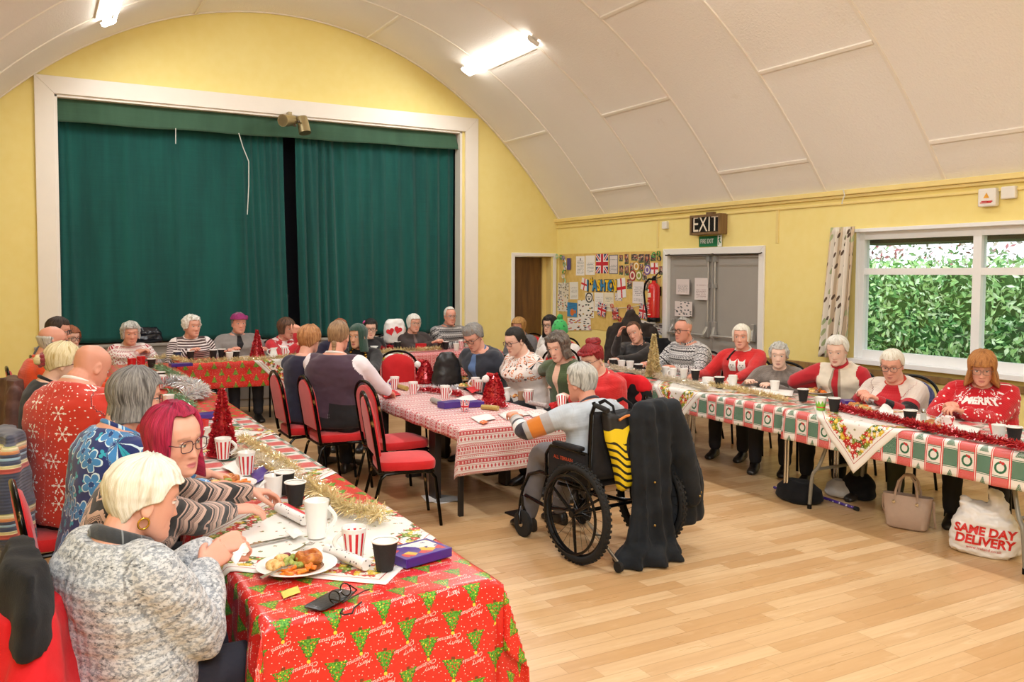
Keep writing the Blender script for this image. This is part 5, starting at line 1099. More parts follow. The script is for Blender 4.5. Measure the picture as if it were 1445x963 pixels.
# ---- behind, near the noticeboard
H25 = P_('smiling woman with short honey-blonde hair in a grey top beside the corner doorway', (5.804,10.3,1.041), 205, .08, head=(8, 4, 0), top=T('grey'), girth=1.2, vox=.0065, hair=dict(colour='honey', th=.024, side=-.05, back=-.07, fa=62, fringe=True, front=.052), skin='pink', fat=.6)
H26 = P_('woman with long black hair in a white fluffy jumper behind the bobble hat', (5.752,9.4,1.11), 196, .08, head=(6, 4, 0), top=T('fluff', grow=.03), vox=.0065, hair=dict(colour='black', th=.020, side=-.16, back=-.2, fa=58, nape=.1, flare=.1), glasses='#1c1c1e', skin='fair')
H27 = P_('guest in a green knitted bobble hat and white top, turned towards the noticeboard', (5.4,8.6,1.069), 60, .08, head=(0, 4, 0), top=T('white', grow=.028), girth=1.2, vox=.0065, skin='pink', hair=[dict(colour='black', th=.012, side=-.02, back=-.06)])
# ---- right row
H28 = P_('man in a black jacket leaning his head on his hand under the bunting', (6.002,7.95,1.092), 202, .12, head=(6, 8, 20), hands=[(5.62, 7.75, .82), (5.709,7.86,1.058)], top=T('darkjkt', name='jacket', grow=.028, amp=.006), girth=1.1, sh=.185, vox=.0055, hair=dict(colour='brown', th=.006, thf=.003, side=.0, back=-.06, front=.092, fa=76), skin='pink', old=.9, hand_opt=(dict(curl=.6), dict(curl=.35, dir=(.25, -.1, 1), n=(.6, -.8, -.1), spread=.1)), elbows=(None, (-.3, .35, -1.0)))
H29 = P_('bald man with black glasses in a grey and white patterned jumper', (6.007,7.12,1.165), 186, .14, head=(-2, 2, 0), hands=[(5.70, 6.86, .81), (5.66, 7.28, .81)], top=T('nordgrey', grow=.030, amp=.006, polo=True), girth=1.25, sh=.19, vox=.005, hair=dict(colour='grey', th=.004, thf=-.004, side=.0, back=-.06, front=.10, fa=84), glasses='#17171a', skin='ruddy', sc=1.04, legs=TAN, shoes='#5a4a3c', belly=.05)
H30 = P_('woman with a white bob in a bright red jumper with two white cats', (6.092,6.35,1.145), 208, .10, head=(8, 0, 0), hands=[(5.74, 6.06, .77), (5.70, 6.56, .77)], top=T('red', grow=.026, amp=.005, collar_mat=WM['white']), girth=1.15, vox=.005, hair=dict(colour='cream', th=.022, thf=.016, side=-.05, back=-.07, fa=62, front=.066, flare=.06), skin='pink', old=.9, sc=.98)
H31 = P_('small elderly woman with grey curls in a taupe cable-knit jumper', (5.982,5.75,1.018), 214, .07, head=(6, 4, 0), hands=[(5.76, 5.58, .76), (5.70, 5.86, .76)], top=T('taupe', grow=.022), girth=1.05, vox=.005, hair=dict(colour='silver', th=.024, thf=.018, side=-.02, back=-.06, curl=.010, cf=42, front=.066), skin='pale', old=1.0, sc=.95, hunch=.06, lips='#b07a70')
H32 = P_('woman with swept-back white hair in a cream gilet over a red polo neck', (5.964,5.08,1.117), 200, .16, head=(6, 16, 0), hands=[(6.07,5.05,.8), (6.056,5.327,.8)], top=T('gilet', name='gilet', grow=.028, amp=.006, polo=True, collar_mat=WM['scarlet'], cuff_mat=WM['scarlet']), girth=1.15, vox=.0045, hair=dict(colour='white', th=.026, thf=.020, side=.0, back=-.06, front=.068, quiff=.012, fa=70, strand=.006), skin='pale', old=.9, legs=BLK, hand_opt=(dict(curl=.6), dict(curl=.9, pinch=True)), hunch=.05)
H33 = P_('woman with cropped fair hair and dark glasses in a white, red and black cardigan', (5.941,4.52,1.044), 196, .18, head=(8, 16, 0), hands=[(5.66,4.417,.8), (5.691,4.618,.8)], top=T('block', name='cardigan', grow=.03, amp=.006, collar_mat=wear('red_frill', '#c8402a')), girth=1.25, vox=.0045, hair=dict(colour='cream', th=.020, thf=.014, side=.01, back=-.06, front=.066, fa=72, strand=.006), glasses='#2a2230', skin='pink', fat=.6, bust=.05, legs=OLV, hand_opt=(dict(curl=.6), dict(curl=.9, pinch=True)))
H34 = P_('woman with long copper-blonde hair and glasses in a red MERRY snowflake jumper', (5.944,3.78,1.098), 208, .17, head=(4, 18, 0), hands=[(5.683,3.749,.8), (5.696,3.888,.81)], top=T('merry', grow=.034, amp=.008, cuff_mat=WM['whiterib']), girth=1.25, vox=.004, sleeve_r=1.1, sleeve=.93, hair=dict(colour='copper', th=.028, thf=.022, side=-.13, back=-.15, fa=56, front=.045, fringe=True, flare=.24, nape=.1, strand=.006), glasses='#6a5a50', skin='pink', fat=.5, bust=.05, legs=BLK, hand_opt=(dict(curl=.6), dict(curl=.9, pinch=True)))

# ---------------------------------------------------------------- who sits on what
def seat_for(H, label, kind='red', back=.0, face=None, group=None):
    F = H['F']; f = math.degrees(math.atan2(F[1], F[0])) if face is None else face
    return chair(H['hip'][0]-F[0]*back, H['hip'][1]-F[1]*back, f, label, kind, group)
for H, w in ((H1, 'red banquet chair under the woman in the flecked grey cardigan'), (H2, 'red banquet chair with black frame behind the magenta-haired woman'), (H3, 'red banquet chair under the woman in the blue flowered top'), (H4, 'red banquet chair under the bald man in the snowflake shirt'), (H5, 'red banquet chair under the woman with the scrunchie'), (H6, 'red banquet chair under the man in the orange jumper'), (H7, 'red banquet chair under the dark-haired man of the left row'), (H8, 'red banquet chair under the last woman of the left row')):
    seat_for(H, w, back=-.12 if H is H6 else .02, face=4)
for H, w in ((H9, 'dark chair under the woman in the fairisle jumper'), (H10, 'dark chair under the woman in the striped top'), (H11, 'dark chair under the man in the purple headband'), (H12, 'dark chair under the woman with her hand to her mouth'), (H14, 'dark chair under the woman with the dark bun'), (H15, 'dark chair under the woman in the brown jacket'), (H16, 'dark chair under the man beside the stage frame')): seat_for(H, w, 'dark', face=-90)
for H, w in ((H17, 'red chair under the ginger-haired woman'), (H18, 'red chair under the man with the ponytail'), (H13, 'red chair under the reddish-haired man'), (H20, 'red chair under the man in the navy blazer'), (H21, 'red chair under the woman in the cream patterned top'), (H22, 'red chair under the woman in the olive cardigan'), (H23, 'red chair under the woman with the red plaited updo'), (H25, 'red chair under the smiling woman in grey'), (H26, 'red chair under the black-haired woman in fluffy white'), (H27, 'red chair under the guest in the bobble hat'), (H28, 'red chair under the man leaning on his hand'), (H29, 'red chair under the bald man in the patterned jumper')): seat_for(H, w, face=0 if (H is H18 or H is H17) else None)
chair(H19['hip'][0], H19['hip'][1], -100, 'red chair under the woman in the green headscarf')
for H, w in ((H30, 'dark chair under the woman with the cats on her jumper'), (H31, 'dark chair under the small elderly woman')): seat_for(H, w, 'dark')
for H, w in ((H32, 'navy patterned chair under the woman in the gilet'), (H33, 'navy patterned chair under the woman in the red, white and black cardigan'), (H34, 'navy patterned chair under the woman in the MERRY jumper')): seat_for(H, w, 'navy')
chair(2.28, 5.70, -11, 'empty red chair with worn black frame, standing in front of its twin'); chair(2.50, 6.38, 5, 'empty red chair tucked further under the nordic cloth, behind its twin'); chair(3.36, 8.42, -100, 'empty red chair at the far end of the nordic-cloth table, facing the camera')
chair(6.45, 8.75, 215, 'red chair under the big hooded coat by the noticeboard')
# ---------------------------------------------------------------- coats and bags on the seats
def clothmat(name, a, b, sc=6.0, rough=.85, bump=.3):
    k = M(name, a, rough, spec=.2, sheen=.04); p = k.coord('Object'); n = k.noise(p, sc, 4.0, .6); k.col(k.mix(k.ss(n, .3, .7), a, b)); k.bump(k.noise(p, 200.0, 2.0), bump, .003); return k.m
def draped(name, label, cat, rings, sleeves, mat, vox=.012, amp=.012, f=6.0, seed=0.0, extra=None):
    mb = MB()
    for rg in rings: mb.loft(rg)
    for pts, rs in sleeves: limb(mb, pts, rs, 16)
    me = remesh(mb, vox, 3); fold_noise(me, amp, f, seed); c = coords(me); b = c.min(0); at = np.array([c[:, 0].mean(), c[:, 1].mean(), b[2]])
    c[:, 2] = np.maximum(c[:, 2], .004); me.vertices.foreach_set('co', (c-at).astype(np.float32).ravel()); me.update(); me.materials.append(mat); me.polygons.foreach_set('use_smooth', [True]*len(me.polygons)); me.name = name
    o = bpy.data.objects.new(name, me); COL.objects.link(o); o.location = at; return tag(o, label, cat)
def on_chair(name, label, cat, H, mat, top=.96, low=.25, w=.235, d=.07, seed=1.0, amp=.012, sleeves=(True, True), back=.245, hood=False, face=None, pos=None, flare=.02, sl=.6):
    F = H['F'] if face is None else np.array([math.cos(math.radians(face)), math.sin(math.radians(face)), 0]); S = np.array([F[1], -F[0], 0]); U = np.array([0, 0, 1.]); P0 = (np.array([H['hip'][0], H['hip'][1], 0]) if H is not None else np.array([*pos, 0.]))-F*back
    R_ = []
    n = 9
    for i in range(n):
        q = i/(n-1); z = top-(top-low)*q; ww = w*(.80+.25*min(1, q*3))+flare*q; dd = d*(.75+.4*min(1, q*2.5)); cc = P0-F*(.06*(z-.5)+.02*q+.01)+U*z
        R_.append([cc+S*(ww+.012*math.sin(7*a+seed+3*q))*math.cos(a)+F*dd*(1+.25*math.sin(5*a+seed*2+2*q))*math.sin(a) for a in [2*PI*k/40 for k in range(40)]])
    lofts = [R_]; sv = []
    for k, on in ((-1, sleeves[0]), (1, sleeves[1])):
        if on: a = P0+S*k*w*.85+U*(top-.08)-F*.04; sv.append(([a, a+S*k*.05-U*.25-F*.03, a+S*k*.03-U*sl+F*.01], [.05, .055, .045]))
    if hood: a = P0+U*(top+.04)-F*.02; sv.append(([a-U*.1, a, a+U*.07+F*.03], [.13, .125, .07]))
    return draped(name, label, cat, lofts, sv, mat, amp=amp, seed=seed)
MBLKC = clothmat('black_coat_cloth', '#0e0e10', '#19191c'); MREDC = clothmat('red_coat_fleece', '#c4131c', '#d4232b', rough=.9)
on_chair('coat', 'brown padded coat hanging over the chair of the man in orange', 'coat', H6, clothmat('brown_coat_nylon', '#4f3530', '#6a4a42', 8, .5), low=.10, seed=2.0, w=.25, face=4, d=.10, back=.11)
def mat_cardi():
    k = M('striped_knit', '#a9b27a', .9, sheen=.3); x, y, z = k.xyz(k.coord('Object')); n = k.noise(k.coord('Object'), 30.0, 2.0); q = (z/.30).fract(); c = k.mix(q.lt(.40), '#2b3550', '#b8bb80')
    for a, b, col in ((.0, .07, '#b5433a'), (.07, .12, '#e4d9a0'), (.12, .19, '#33405f'), (.19, .23, '#8fb0c4'), (.23, .28, '#2a3350'), (.28, .33, '#d58a52'), (.33, .38, '#e7dcae')): c = k.mix(q.band(a, b), c, col)
    c = k.mix(x.gt(.12)*z.lt(.5), c, '#b89f86'); k.col(k.mix(n*.25, c, '#6b6353')); k.bump((z*420.0).sin()*.5+n*.5, .6, .004); return k.m
on_chair('cardigan', 'stripy green, blue and orange knitted cardigan over the chair of the bald man', 'cardigan', H4, mat_cardi(), low=.22, seed=4.0, w=.245, top=.98, face=4, d=.075)
on_chair('coat', 'black coat over the chair of the woman with the scrunchie', 'coat', H5, MBLKC, low=.35, seed=5.0, face=4)
on_chair('coat', 'bright red fleece coat hanging from the chair nearest the camera', 'coat', H1, MREDC, top=.87, low=.06, seed=6.0, w=.28, d=.115, back=.225, face=4, flare=.05)
on_chair('jacket', 'black jacket over the top of the chair back behind the flecked cardigan', 'jacket', H1, MBLKC, top=.985, low=.80, seed=7.0, w=.275, d=.055, back=.225, sleeves=(False, False), face=4)
on_chair('coat', 'black and red coat bundled on the chair of the woman with the plaited updo', 'coat', H23, MBLKC, top=.86, low=.30, seed=8.0, w=.22, d=.08)
on_chair('coat', 'red coat collar folded over the black coat behind the plaited updo', 'coat', H23, MREDC, top=.93, low=.80, seed=9.0, w=.19, d=.085, sleeves=(False, False))
on_chair('coat', 'black coat on the chair back of the man leaning on his hand', 'coat', H28, MBLKC, top=1.02, low=.45, seed=10.0, w=.24)
on_chair('coat', 'big dark hooded coat standing over a chair below the noticeboard', 'coat', None, clothmat('dark_brown_parka', '#2a2320', '#3a302b', 7), top=1.14, low=.3, seed=11.0, w=.33, d=.12, hood=True, face=215, pos=(6.45, 8.75))
# ---------------------------------------------------------------- wheelchair
WX, WY = float(H24['hip'][0]), float(H24['hip'][1])
wc = thing('wheelchair', 'black all-terrain wheelchair with knobbly tyres at the end of the middle table', 'wheelchair', (0, 0, 0))
MTYRE = plain('black_rubber', '#151515', .8, bump=.3); MFRM = plain('black_gloss_frame', '#121214', .25, metal=.5); MNYL = clothmat('black_nylon', '#141416', '#232327', 9, .6); MALU = plain('bare_aluminium', '#b4b4b2', .3, metal=1.0)
for sx in (-1, 1):
    c = Vector((sx*.315, -.17, .305)); m = MB()
    m.tube([(c.x, c.y+.280*math.cos(t), c.z+.280*math.sin(t)) for t in [2*PI*i/72 for i in range(72)]], .0235, 12, closed=True)
    for i in range(54):
        t = 2*PI*i/54
        for q in (-1, 1): m.box((c.x+q*.011, c.y+.3025*math.cos(t+q*.03), c.z+.3025*math.sin(t+q*.03)), (.014, .016, .008), rot=Matrix.Rotation(t+q*.03-PI/2, 3, 'X'))
    w = m.build('wheel', MTYRE, wc)
    m = MB(); m.tube([(c.x, c.y+.256*math.cos(t), c.z+.256*math.sin(t)) for t in [2*PI*i/64 for i in range(64)]], .011, 8, closed=True); m.cyl((c.x-.04, c.y, c.z), (c.x+.04, c.y, c.z), .022); m.build('rim', MFRM, w)
    m = MB(); m.tube([(c.x+sx*.052, c.y+.236*math.cos(t), c.z+.236*math.sin(t)) for t in [2*PI*i/64 for i in range(64)]], .0085, 8, closed=True)
    for i in range(6): t = 2*PI*i/6+.3; m.cyl((c.x+sx*.05, c.y+.236*math.cos(t), c.z+.236*math.sin(t)), (c.x+sx*.01, c.y+.25*math.cos(t), c.z+.25*math.sin(t)), .004, n=6)
    m.build('push_rim', MFRM, w)
    m = MB()
    for i in range(24): t = 2*PI*i/24; t2 = t+(.25 if i % 2 else -.25); s = .025 if i % 4 < 2 else -.025; m.cyl((c.x+s, c.y+.02*math.cos(t2), c.z+.02*math.sin(t2)), (c.x, c.y+.25*math.cos(t), c.z+.25*math.sin(t)), .0013, n=4)
    for i in range(3): t = 2*PI*i/3+.5; m.cyl((c.x+sx*.02, c.y+.02*math.cos(t), c.z+.02*math.sin(t)), (c.x+sx*.005, c.y+.245*math.cos(t), c.z+.245*math.sin(t)), .011, .008, 8)
    m.build('spokes', MFRM, w)
    f = Vector((sx*.26, .44, .088)); m = MB(); m.lathe([(.03, -.017), (.072, -.017), (.088, -.011), (.088, .011), (.072, .017), (.03, .017)], 28); m.v = [(f.x+z, f.y+x, f.z+y) for x, y, z in m.v]; cs = m.build('caster', MTYRE, wc)
    m = MB(); m.cyl((f.x-.02, f.y, f.z), (f.x+.02, f.y, f.z), .02); m.build('hub', MALU, cs)
    m = MB(); m.tube([(f.x-.026*sx, f.y, f.z), (f.x-.03*sx, f.y+.01, .15), (f.x-.02*sx, f.y+.03, .20), (f.x-.015*sx, f.y+.03, .27)], .013, 8, flat=.6); m.tube([(f.x+.026*sx, f.y, f.z), (f.x+.028*sx, f.y+.01, .15), (f.x, f.y+.03, .20)], .011, 8, flat=.6); m.build('fork', MFRM, cs)
    m = MB(); x = sx*.225
    m.tube([(x, -.22, .98), (x, -.23, .96), (x, -.20, .90), (x, -.18, .55), (x, -.17, .30)], .0125, 8); m.tube([(x, -.19, .44), (x, .30, .46), (x, .42, .42), (x, .50, .30)], .0125, 8); m.tube([(x, -.17, .30), (x, .2, .24), (x, .46, .27)], .0125, 8)
    m.tube([(x+sx*.03, -.19, .66), (x+sx*.03, .02, .67), (x+sx*.03, .15, .66), (x+sx*.03, .2, .60), (x+sx*.03, .2, .46)], .011, 8); m.build('frame', MFRM, wc)
    m = MB(); m.tube([(x, -.235, .965), (x, -.30, .955), (x, -.35, .945)], [.015, .017, .016], 10); m.build('push_handle', MTYRE, wc)
    m = MB(); m.box((x+sx*.03, -.02, .685), (.055, .27, .03)); m.build('arm_pad', MNYL, wc, bevel=.012)
    m = MB(); m.box((x+sx*.032, -.02, .565), (.008, .38, .19)); g = m.build('side_guard', MNYL, wc, smooth=False, bevel=.02)
    m = MB(); m.tube([(x, .48, .33), (x, .52, .22), (x*.9, .56, .12)], .010, 8); m.box((x*.8-.0, .60, .105), (.13, .15, .014)); m.build('footrest', MBLKM, wc, smooth=False, bevel=.004)
    m = MB(); m.tube([(x, -.17, .24), (x, -.36, .12), (x, -.45, .06)], .010, 8); m.build('anti_tip_bar', MALU, wc); m = MB(); m.lathe([(.008, -.012), (.032, -.012), (.034, 0), (.032, .012), (.008, .012)], 18); m.v = [(x+z, -.455+q, .036+y) for q, y, z in m.v]; m.build('anti_tip_wheel', MTYRE, wc)
m = MB(); m.box((0, .06, .455), (.43, .44, .05)); m.build('seat_cushion', MNYL, wc, bevel=.02)
m = MB(); m.grid(lambda u, v: ((u-.5)*.44, -.20-.035*math.cos((u-.5)*PI)-.02*(v), .50+v*.42), 12, 10); m.build('backrest', MNYL, wc, solid=.012, soff=0)
m = MB(); m.cyl((-.225, -.05, .27), (.225, .12, .42), .011); m.cyl((.225, -.05, .27), (-.225, .12, .42), .011); m.cyl((-.29, -.17, .305), (.29, -.17, .305), .012); m.build('cross_brace', MFRM, wc)
tv, tf = text_mesh('ALL TERRAIN', .032); m = MB(); m.add([(-.2625, .02-x, .60+y) for x, y, z in tv], tf); g = [c for c in wc.children if c.name.startswith('side_guard')][0]; m.build('lettering', plain('orange_print', '#e2572a', .5), g, smooth=False)
wc.location = (WX, WY, 0); wc.rotation_euler = (0, 0, math.radians(WCA-90))
def WL(x, y, z): a = math.radians(WCA-90); return np.array([WX+x*math.cos(a)-y*math.sin(a), WY+x*math.sin(a)+y*math.cos(a), z])
def wring(cx, cy, z, a, b, seed=0, n=44, k=.10): return [WL(cx+a*(1+k*math.sin(6*t+seed))*math.cos(t), cy+b*(1+.3*math.sin(9*t+seed*2+z*4))*math.sin(t), z) for t in [2*PI*i/n for i in range(n)]]
# the yellow and black bag slung on the chair back
bag = thing('rucksack', 'yellow and black striped rucksack hanging on the back of the wheelchair', 'bag', tuple(WL(-.06, -.30, .5)))
def mat_bee():
    k = M('yellow_black_print', '#e8c81c', .5); x, y, z = k.xyz(k.attr('pat')); n = k.noise(k.vec(x*30.0, y*30.0), 1.0, 3.0); st = ((y+x*.45)/.045).fract(); c = k.mix(st.lt(.38)*x.lt(.01+n*.03)*y.lt(.30), '#e9cb1e', '#191715')
    d = ((x-.055)*(x-.055)*1.9+(y-.27)*(y-.27)).sqrt(); c = k.mix(d.lt(.125), c, '#1a1918'); c = k.mix(d.band(.045, .075), c, '#e9e6df'); c = k.mix(d.band(.075, .083), c, '#1a1918'); c = k.mix((y-.40).gt(x*.2), c, '#1b1c1e'); k.col(c); return k.m
m = MB(); pat = []; rows = 22; N = 26; rg = []
for j in range(rows+1):
    q = j/rows; z = .92-.48*q; hw = .150*(1-.55*max(0, q-.35)/.65); cx = -.055+.05*q
    ring_ = []
    for i in range(N):
        t = 2*PI*i/N; e = .5; x = hw*math.copysign(abs(math.cos(t))**e, math.cos(t)); yy = -.285-.05*(1-.3*q)*math.copysign(abs(math.sin(t))**e, math.sin(t))*(.4 if j in (0, rows) else 1); ring_.append(WL(cx+x, yy-.02*math.sin(PI*q), z+(.012*math.sin(5*x*8)))); pat.append((x, .48*(1-q), 0))
    rg.append(ring_)
m.loft(rg); me = bpy.data.meshes.new('bag_body'); me.from_pydata(m.v, [], m.f); fixn(me); set_attr(me, 'pat', pat); link_mesh('bag_body', me, mat_bee(), bag, np.array(bag.location))
for x in (-.13, .02): MB().tube([WL(x, -.31, .90), WL(x-.01, -.30, .96), WL(x-.03, -.25, .99), WL(x-.04, -.21, .97)], .012, 8, flat=.5).build('strap', MNYL, bag)
m = MB(); m.tube([WL(-.13, -.345, .88), WL(-.08, -.35, .90), WL(0, -.35, .905), WL(.07, -.345, .885)], .008, 8); m.build('zip_flap', plain('orange_trim', '#c8762c', .6), bag)
# the long dark coat over the right handle, down to the floor
rA = [wring(.13, -.36, z, a, b, 1.0+z) for z, a, b in ((.99, .10, .05), (.96, .145, .075), (.88, .17, .085), (.72, .16, .09), (.55, .15, .085), (.40, .15, .08), (.25, .16, .085), (.12, .19, .10))]+[wring(.07, -.40, z, a, b, 2.0, k=.06) for z, a, b in ((.07, .24, .13), (.03, .26, .15), (.005, .26, .15))]
rB = [wring(cx, -.33, z, a, .055, 3.0) for z, cx, a in ((.97, .22, .08), (.90, .26, .11), (.70, .36, .14), (.52, .42, .17), (.38, .44, .19), (.25, .43, .205), (.15, .43, .20))]
coat = draped('coat', 'long charcoal padded coat slung over the wheelchair handle and trailing on the floor', 'coat', [rA, rB], [([WL(.24, -.42, .93), WL(.31, -.44, .72), WL(.39, -.42, .50), WL(.45, -.40, .34)], [.065, .075, .068, .062])], clothmat('charcoal_coat_cloth', '#16191d', '#22262b', 5, .8), vox=.012, amp=.012, f=5.0, seed=3.3)
m = MB()
for x, y, z in ((.45, -.47, .36), (.47, -.46, .38), (.06, -.46, .50), (.05, -.475, .24)): m.ball(WL(x, y, z), .008, 10, 6)
m.build('press_stud', plain('brass', '#a98b4e', .3, metal=1.0), coat)

# ---------------------------------------------------------------- stage curtains
def mat_curtain(name, a, b):
    k = M(name, a, .8, spec=.2, sheen=.15); x, y, z = k.xyz(k.coord('Object')); n = k.noise(k.vec(x*3.0, y*3.0, z*.35), 1.5, 4.0, .6); n2 = k.noise(k.vec(x*2.0, y*2.0, z*90.0), 1.0, 2.0); k.col(k.mix(k.ss(n*.8+n2*.2, .3, .7), a, b)); k.bump(k.noise(k.vec(x*60.0, y*10.0, z*400.0), 1.0, 2.0), .12, .003); return k.m
MCUR = mat_curtain('teal_stage_cloth', '#0a433e', '#0f554d'); MVAL = mat_curtain('green_pelmet_cloth', '#35543f', '#3f6049')
def stage_curtain(label, x0, x1, x0b, x1b, folds, y, seed, ztop=3.78):
    m = MB(); nu = 220
    def f(u, v):
        z = ztop-v*(ztop-.885); xa = x0+(x0b-x0)*v**1.5; xb = x1+(x1b-x1)*v**1.5; d = 0
        for c, w, a, sw in folds: ww = w*(1+.5*v); d += a*(.35+.65*v**.5)*math.exp(-((u-c-sw*v)/ww)**2)
        d += .014*noise.noise(Vector((u*14+seed, v*1.3, seed)))+.006*noise.noise(Vector((u*45, v*2.0, seed)))
        return (xa+(xb-xa)*u, y-d, z+.004*math.sin(u*30))
    m.grid(f, nu, 40); o = m.build('stage_curtain', MCUR, loc=((x0+x1)/2, y, .885), auto=False, solid=.006); return tag(o, label, 'curtain')
rs = random.Random(4)
fl_ = [(.02, .012, .05, 0), (.05, .01, .04, .01), (.28, .02, .03, .02), (.5, .015, .02, -.01)]+[(.80+.033*i, .011, .075, .012*math.sin(i)) for i in range(6)]
stage_curtain('left half of the teal stage curtains, mostly flat', .27, (2.986,11.8,3.622)[0], .27, (3.054,11.8,1.232)[0], fl_, 11.80, 1.0)
fr2 = [(.03+.042*i, .014, .085, .02*math.sin(i*2)) for i in range(5)]+[(.27, .02, .06, .02), (.36, .02, .05, .01), (.44, .016, .05, .0), (.52, .02, .05, .01), (.62, .02, .05, 0), (.71, .018, .05, .01), (.80, .02, .05, 0), (.88, .015, .06, 0), (.95, .015, .06, 0)]
stage_curtain('right half of the teal stage curtains, hanging in even folds', (3.149,11.8,3.588)[0], 5.52, (3.21,11.8,1.23)[0], 5.50, fr2, 11.80, 7.0)
m = MB(); zb0, zb1 = (.285,11.66,3.533)[2], (5.548,11.66,3.583)[2]
m.grid(lambda u, v: (.27+u*5.20+(.06*v if u > .98 else 0), 11.66-.02*v-.012*noise.noise(Vector((u*9, v*1.5, 2)))-.008*math.sin(u*21), 3.83-(3.83-(zb0+(zb1-zb0)*u))*v+.006*math.sin(u*26)*v), 160, 8)
tag(m.build('pelmet', MVAL, auto=False, solid=.006), 'olive green pelmet cloth along the top of the stage opening', 'pelmet')
# what shows in the gap of the curtains
m = MB(); m.box2((2.75, 12.6, .87), (3.25, 12.95, 1.45)); tag(m.build('stage_cabinet', plain('cream_board', '#d8cfc0', .6), smooth=False, bevel=.01), 'pale cabinet glimpsed on the stage through the curtain gap', 'cabinet')
m = MB(); m.grid(lambda u, v: (2.45+u*.36, 12.1+.05*math.sin(u*22), 3.4-v*2.5), 40, 12); tag(m.build('backstage_curtain', plain('black_drape', '#14121a', .9), auto=False, solid=.006), 'black drape inside the gap of the stage curtains', 'curtain')
MCORD = plain('white_cord', '#d8d6cc', .6)
def cord(name, pts, r, label, mat=MCORD, cat='cord'): m = MB(); m.tube(pts, r, 6); return tag(m.build(name, mat), label, cat)
cord('hanging_string', [(2.373,11.62,3.566), (2.425,11.62,3.388), (2.496,11.62,3.209), (2.493,11.62,2.897), (2.471,11.62,2.519)], .006, 'long white cord trailing down the left stage curtain')
cord('hanging_string', [(1.605,11.62,3.564), (1.602,11.62,3.37)], .005, 'short white cord end under the pelmet, over the left stage curtain')
# pair of stage spots on the frame
MGOLD = plain('aged_champagne_metal', '#a89770', .35, metal=.7); MDARKIN = plain('dark_lamp_inside', '#4a4030', .5)
sp_ = thing('stage_spotlight', 'pair of champagne-coloured can spotlights on a bracket above the stage', 'spotlight', (3.049,11.42,3.741))
bx, by, bz = sp_.location
m = MB(); m.box((bx-.06, by+.06, bz+.10), (.05, .12, .05)); m.tube([(bx-.08, by, bz+.08), (bx+.12, by-.02, bz+.03)], .014, 8); m.tube([(bx-.08, by, bz+.08), (bx-.10, by-.03, bz+.02)], .012, 8); m.build('bracket', MGOLD, sp_)
def can(c, d, lab):
    c = Vector(c); d = Vector(d).normalized(); m = MB(); m.tube([c-d*.11, c-d*.105, c-d*.03, c+d*.115, c+d*.115, c+d*.02], [.03, .068, .074, .080, .070, .06], 28); o = m.build('lamp_can', MGOLD, sp_)
    MB().ball(c+d*.06, .05, 16, 10).build('bulb', plain('frosted_bulb', '#efe7d2', .3), o)
    m = MB(); m.tube([c+d.orthogonal()*.085, c+d.orthogonal()*.085-d*.02], .02, 10); m.build('knob', MDARKIN, o)
can((bx-.10, by-.05, bz), (-.75, -.6, -.15), ''); can((bx+.10, by-.05, bz-.04), (.12, -.3, -1.0), '')
# fluorescent fittings on the vault
MTUBEL = bpy.data.materials.new('lit_tube'); MTUBEL.use_nodes = True; e_ = MTUBEL.node_tree.nodes['Principled BSDF']; e_.inputs['Emission Color'].default_value = (1, .97, .92, 1); e_.inputs['Emission Strength'].default_value = 14.0
MENAM = plain('white_enamel', '#e9e4da', .35, var=.02)
for (lx, ly), w in zip(LAMP_ROWS, ('twin-tube strip light on the right of the vault, nearest the stage', 'twin-tube strip light on the right of the vault, above the middle table', 'twin-tube strip light on the right of the vault, behind the camera', 'twin-tube strip light on the left of the vault, nearest the stage', 'twin-tube strip light on the left of the vault, above the near table', 'twin-tube strip light on the left of the vault, behind the camera')):
    x, z = on_prof(lx); n = Vector((2.97-x, 0, .38-z)).normalized(); t = Vector((-n.z, 0, n.x)); q = Vector((x, ly, z)); r = thing('strip_light', w, 'ceiling light', tuple(q+n*.0))
    def sec(pts, y0, y1, mb): mb.loft([[q+t*a+n*b+Vector((0, y, 0)) for a, b in pts] for y in (y0, y1)])
    m = MB(); sec([(-.045, -.01), (-.045, .03), (-.03, .045), (.03, .045), (.045, .03), (.045, -.01)], 0, 1.8, m); m.build('housing', MENAM, r, smooth=False, bevel=.004)
    m = MB()
    for y in (-.0, 1.78): sec([(-.085, .03), (-.085, .075), (-.06, .09), (.06, .09), (.085, .075), (.085, .03)], y, y+.022, m)
    m.build('end_cap', MENAM, r, smooth=False, bevel=.004)
    for s in (-1, 1):
        m = MB(); c = q+t*s*.062+n*.062; m.cyl(c+Vector((0, .022, 0)), c+Vector((0, 1.78, 0)), .0165, n=14); m.build('tube', MTUBEL, r)
# ---------------------------------------------------------------- on the right wall
XW = XR-.004
def onw(p): return (p[1], p[2])
def slab(name, label, cat, a, b, mat, th=.004, tilt=0.0, group=None, x=XW, build=True):
    """a sheet pinned to the right wall, from its upper far corner a to its lower near corner b"""
    (y0, z0), (y1, z1) = onw(a), onw(b); cy, cz = (y0+y1)/2, (z0+z1)/2; hw, hh = abs(y0-y1)/2, abs(z0-z1)/2; m = MB(); c, s = math.cos(tilt), math.sin(tilt)
    def P(u, v, d): p, q = (u-.5)*2*hw, (.5-v)*2*hh; return (x-d-.012*((u-.5)**2+(v-.5)**2)*.5, cy-(p*c-q*s), cz+(p*s+q*c))
    n = 6; m.grid(lambda u, v: P(u, v, th), n, n, uvfn=lambda u, v: (u, 1-v)); k = len(m.v); m.grid(lambda u, v: P(u, v, 0), n, n, uvfn=lambda u, v: (u, 1-v))
    o = m.build(name, mat, loc=(x, cy, cz), auto=False); return tag(o, label, cat, group)
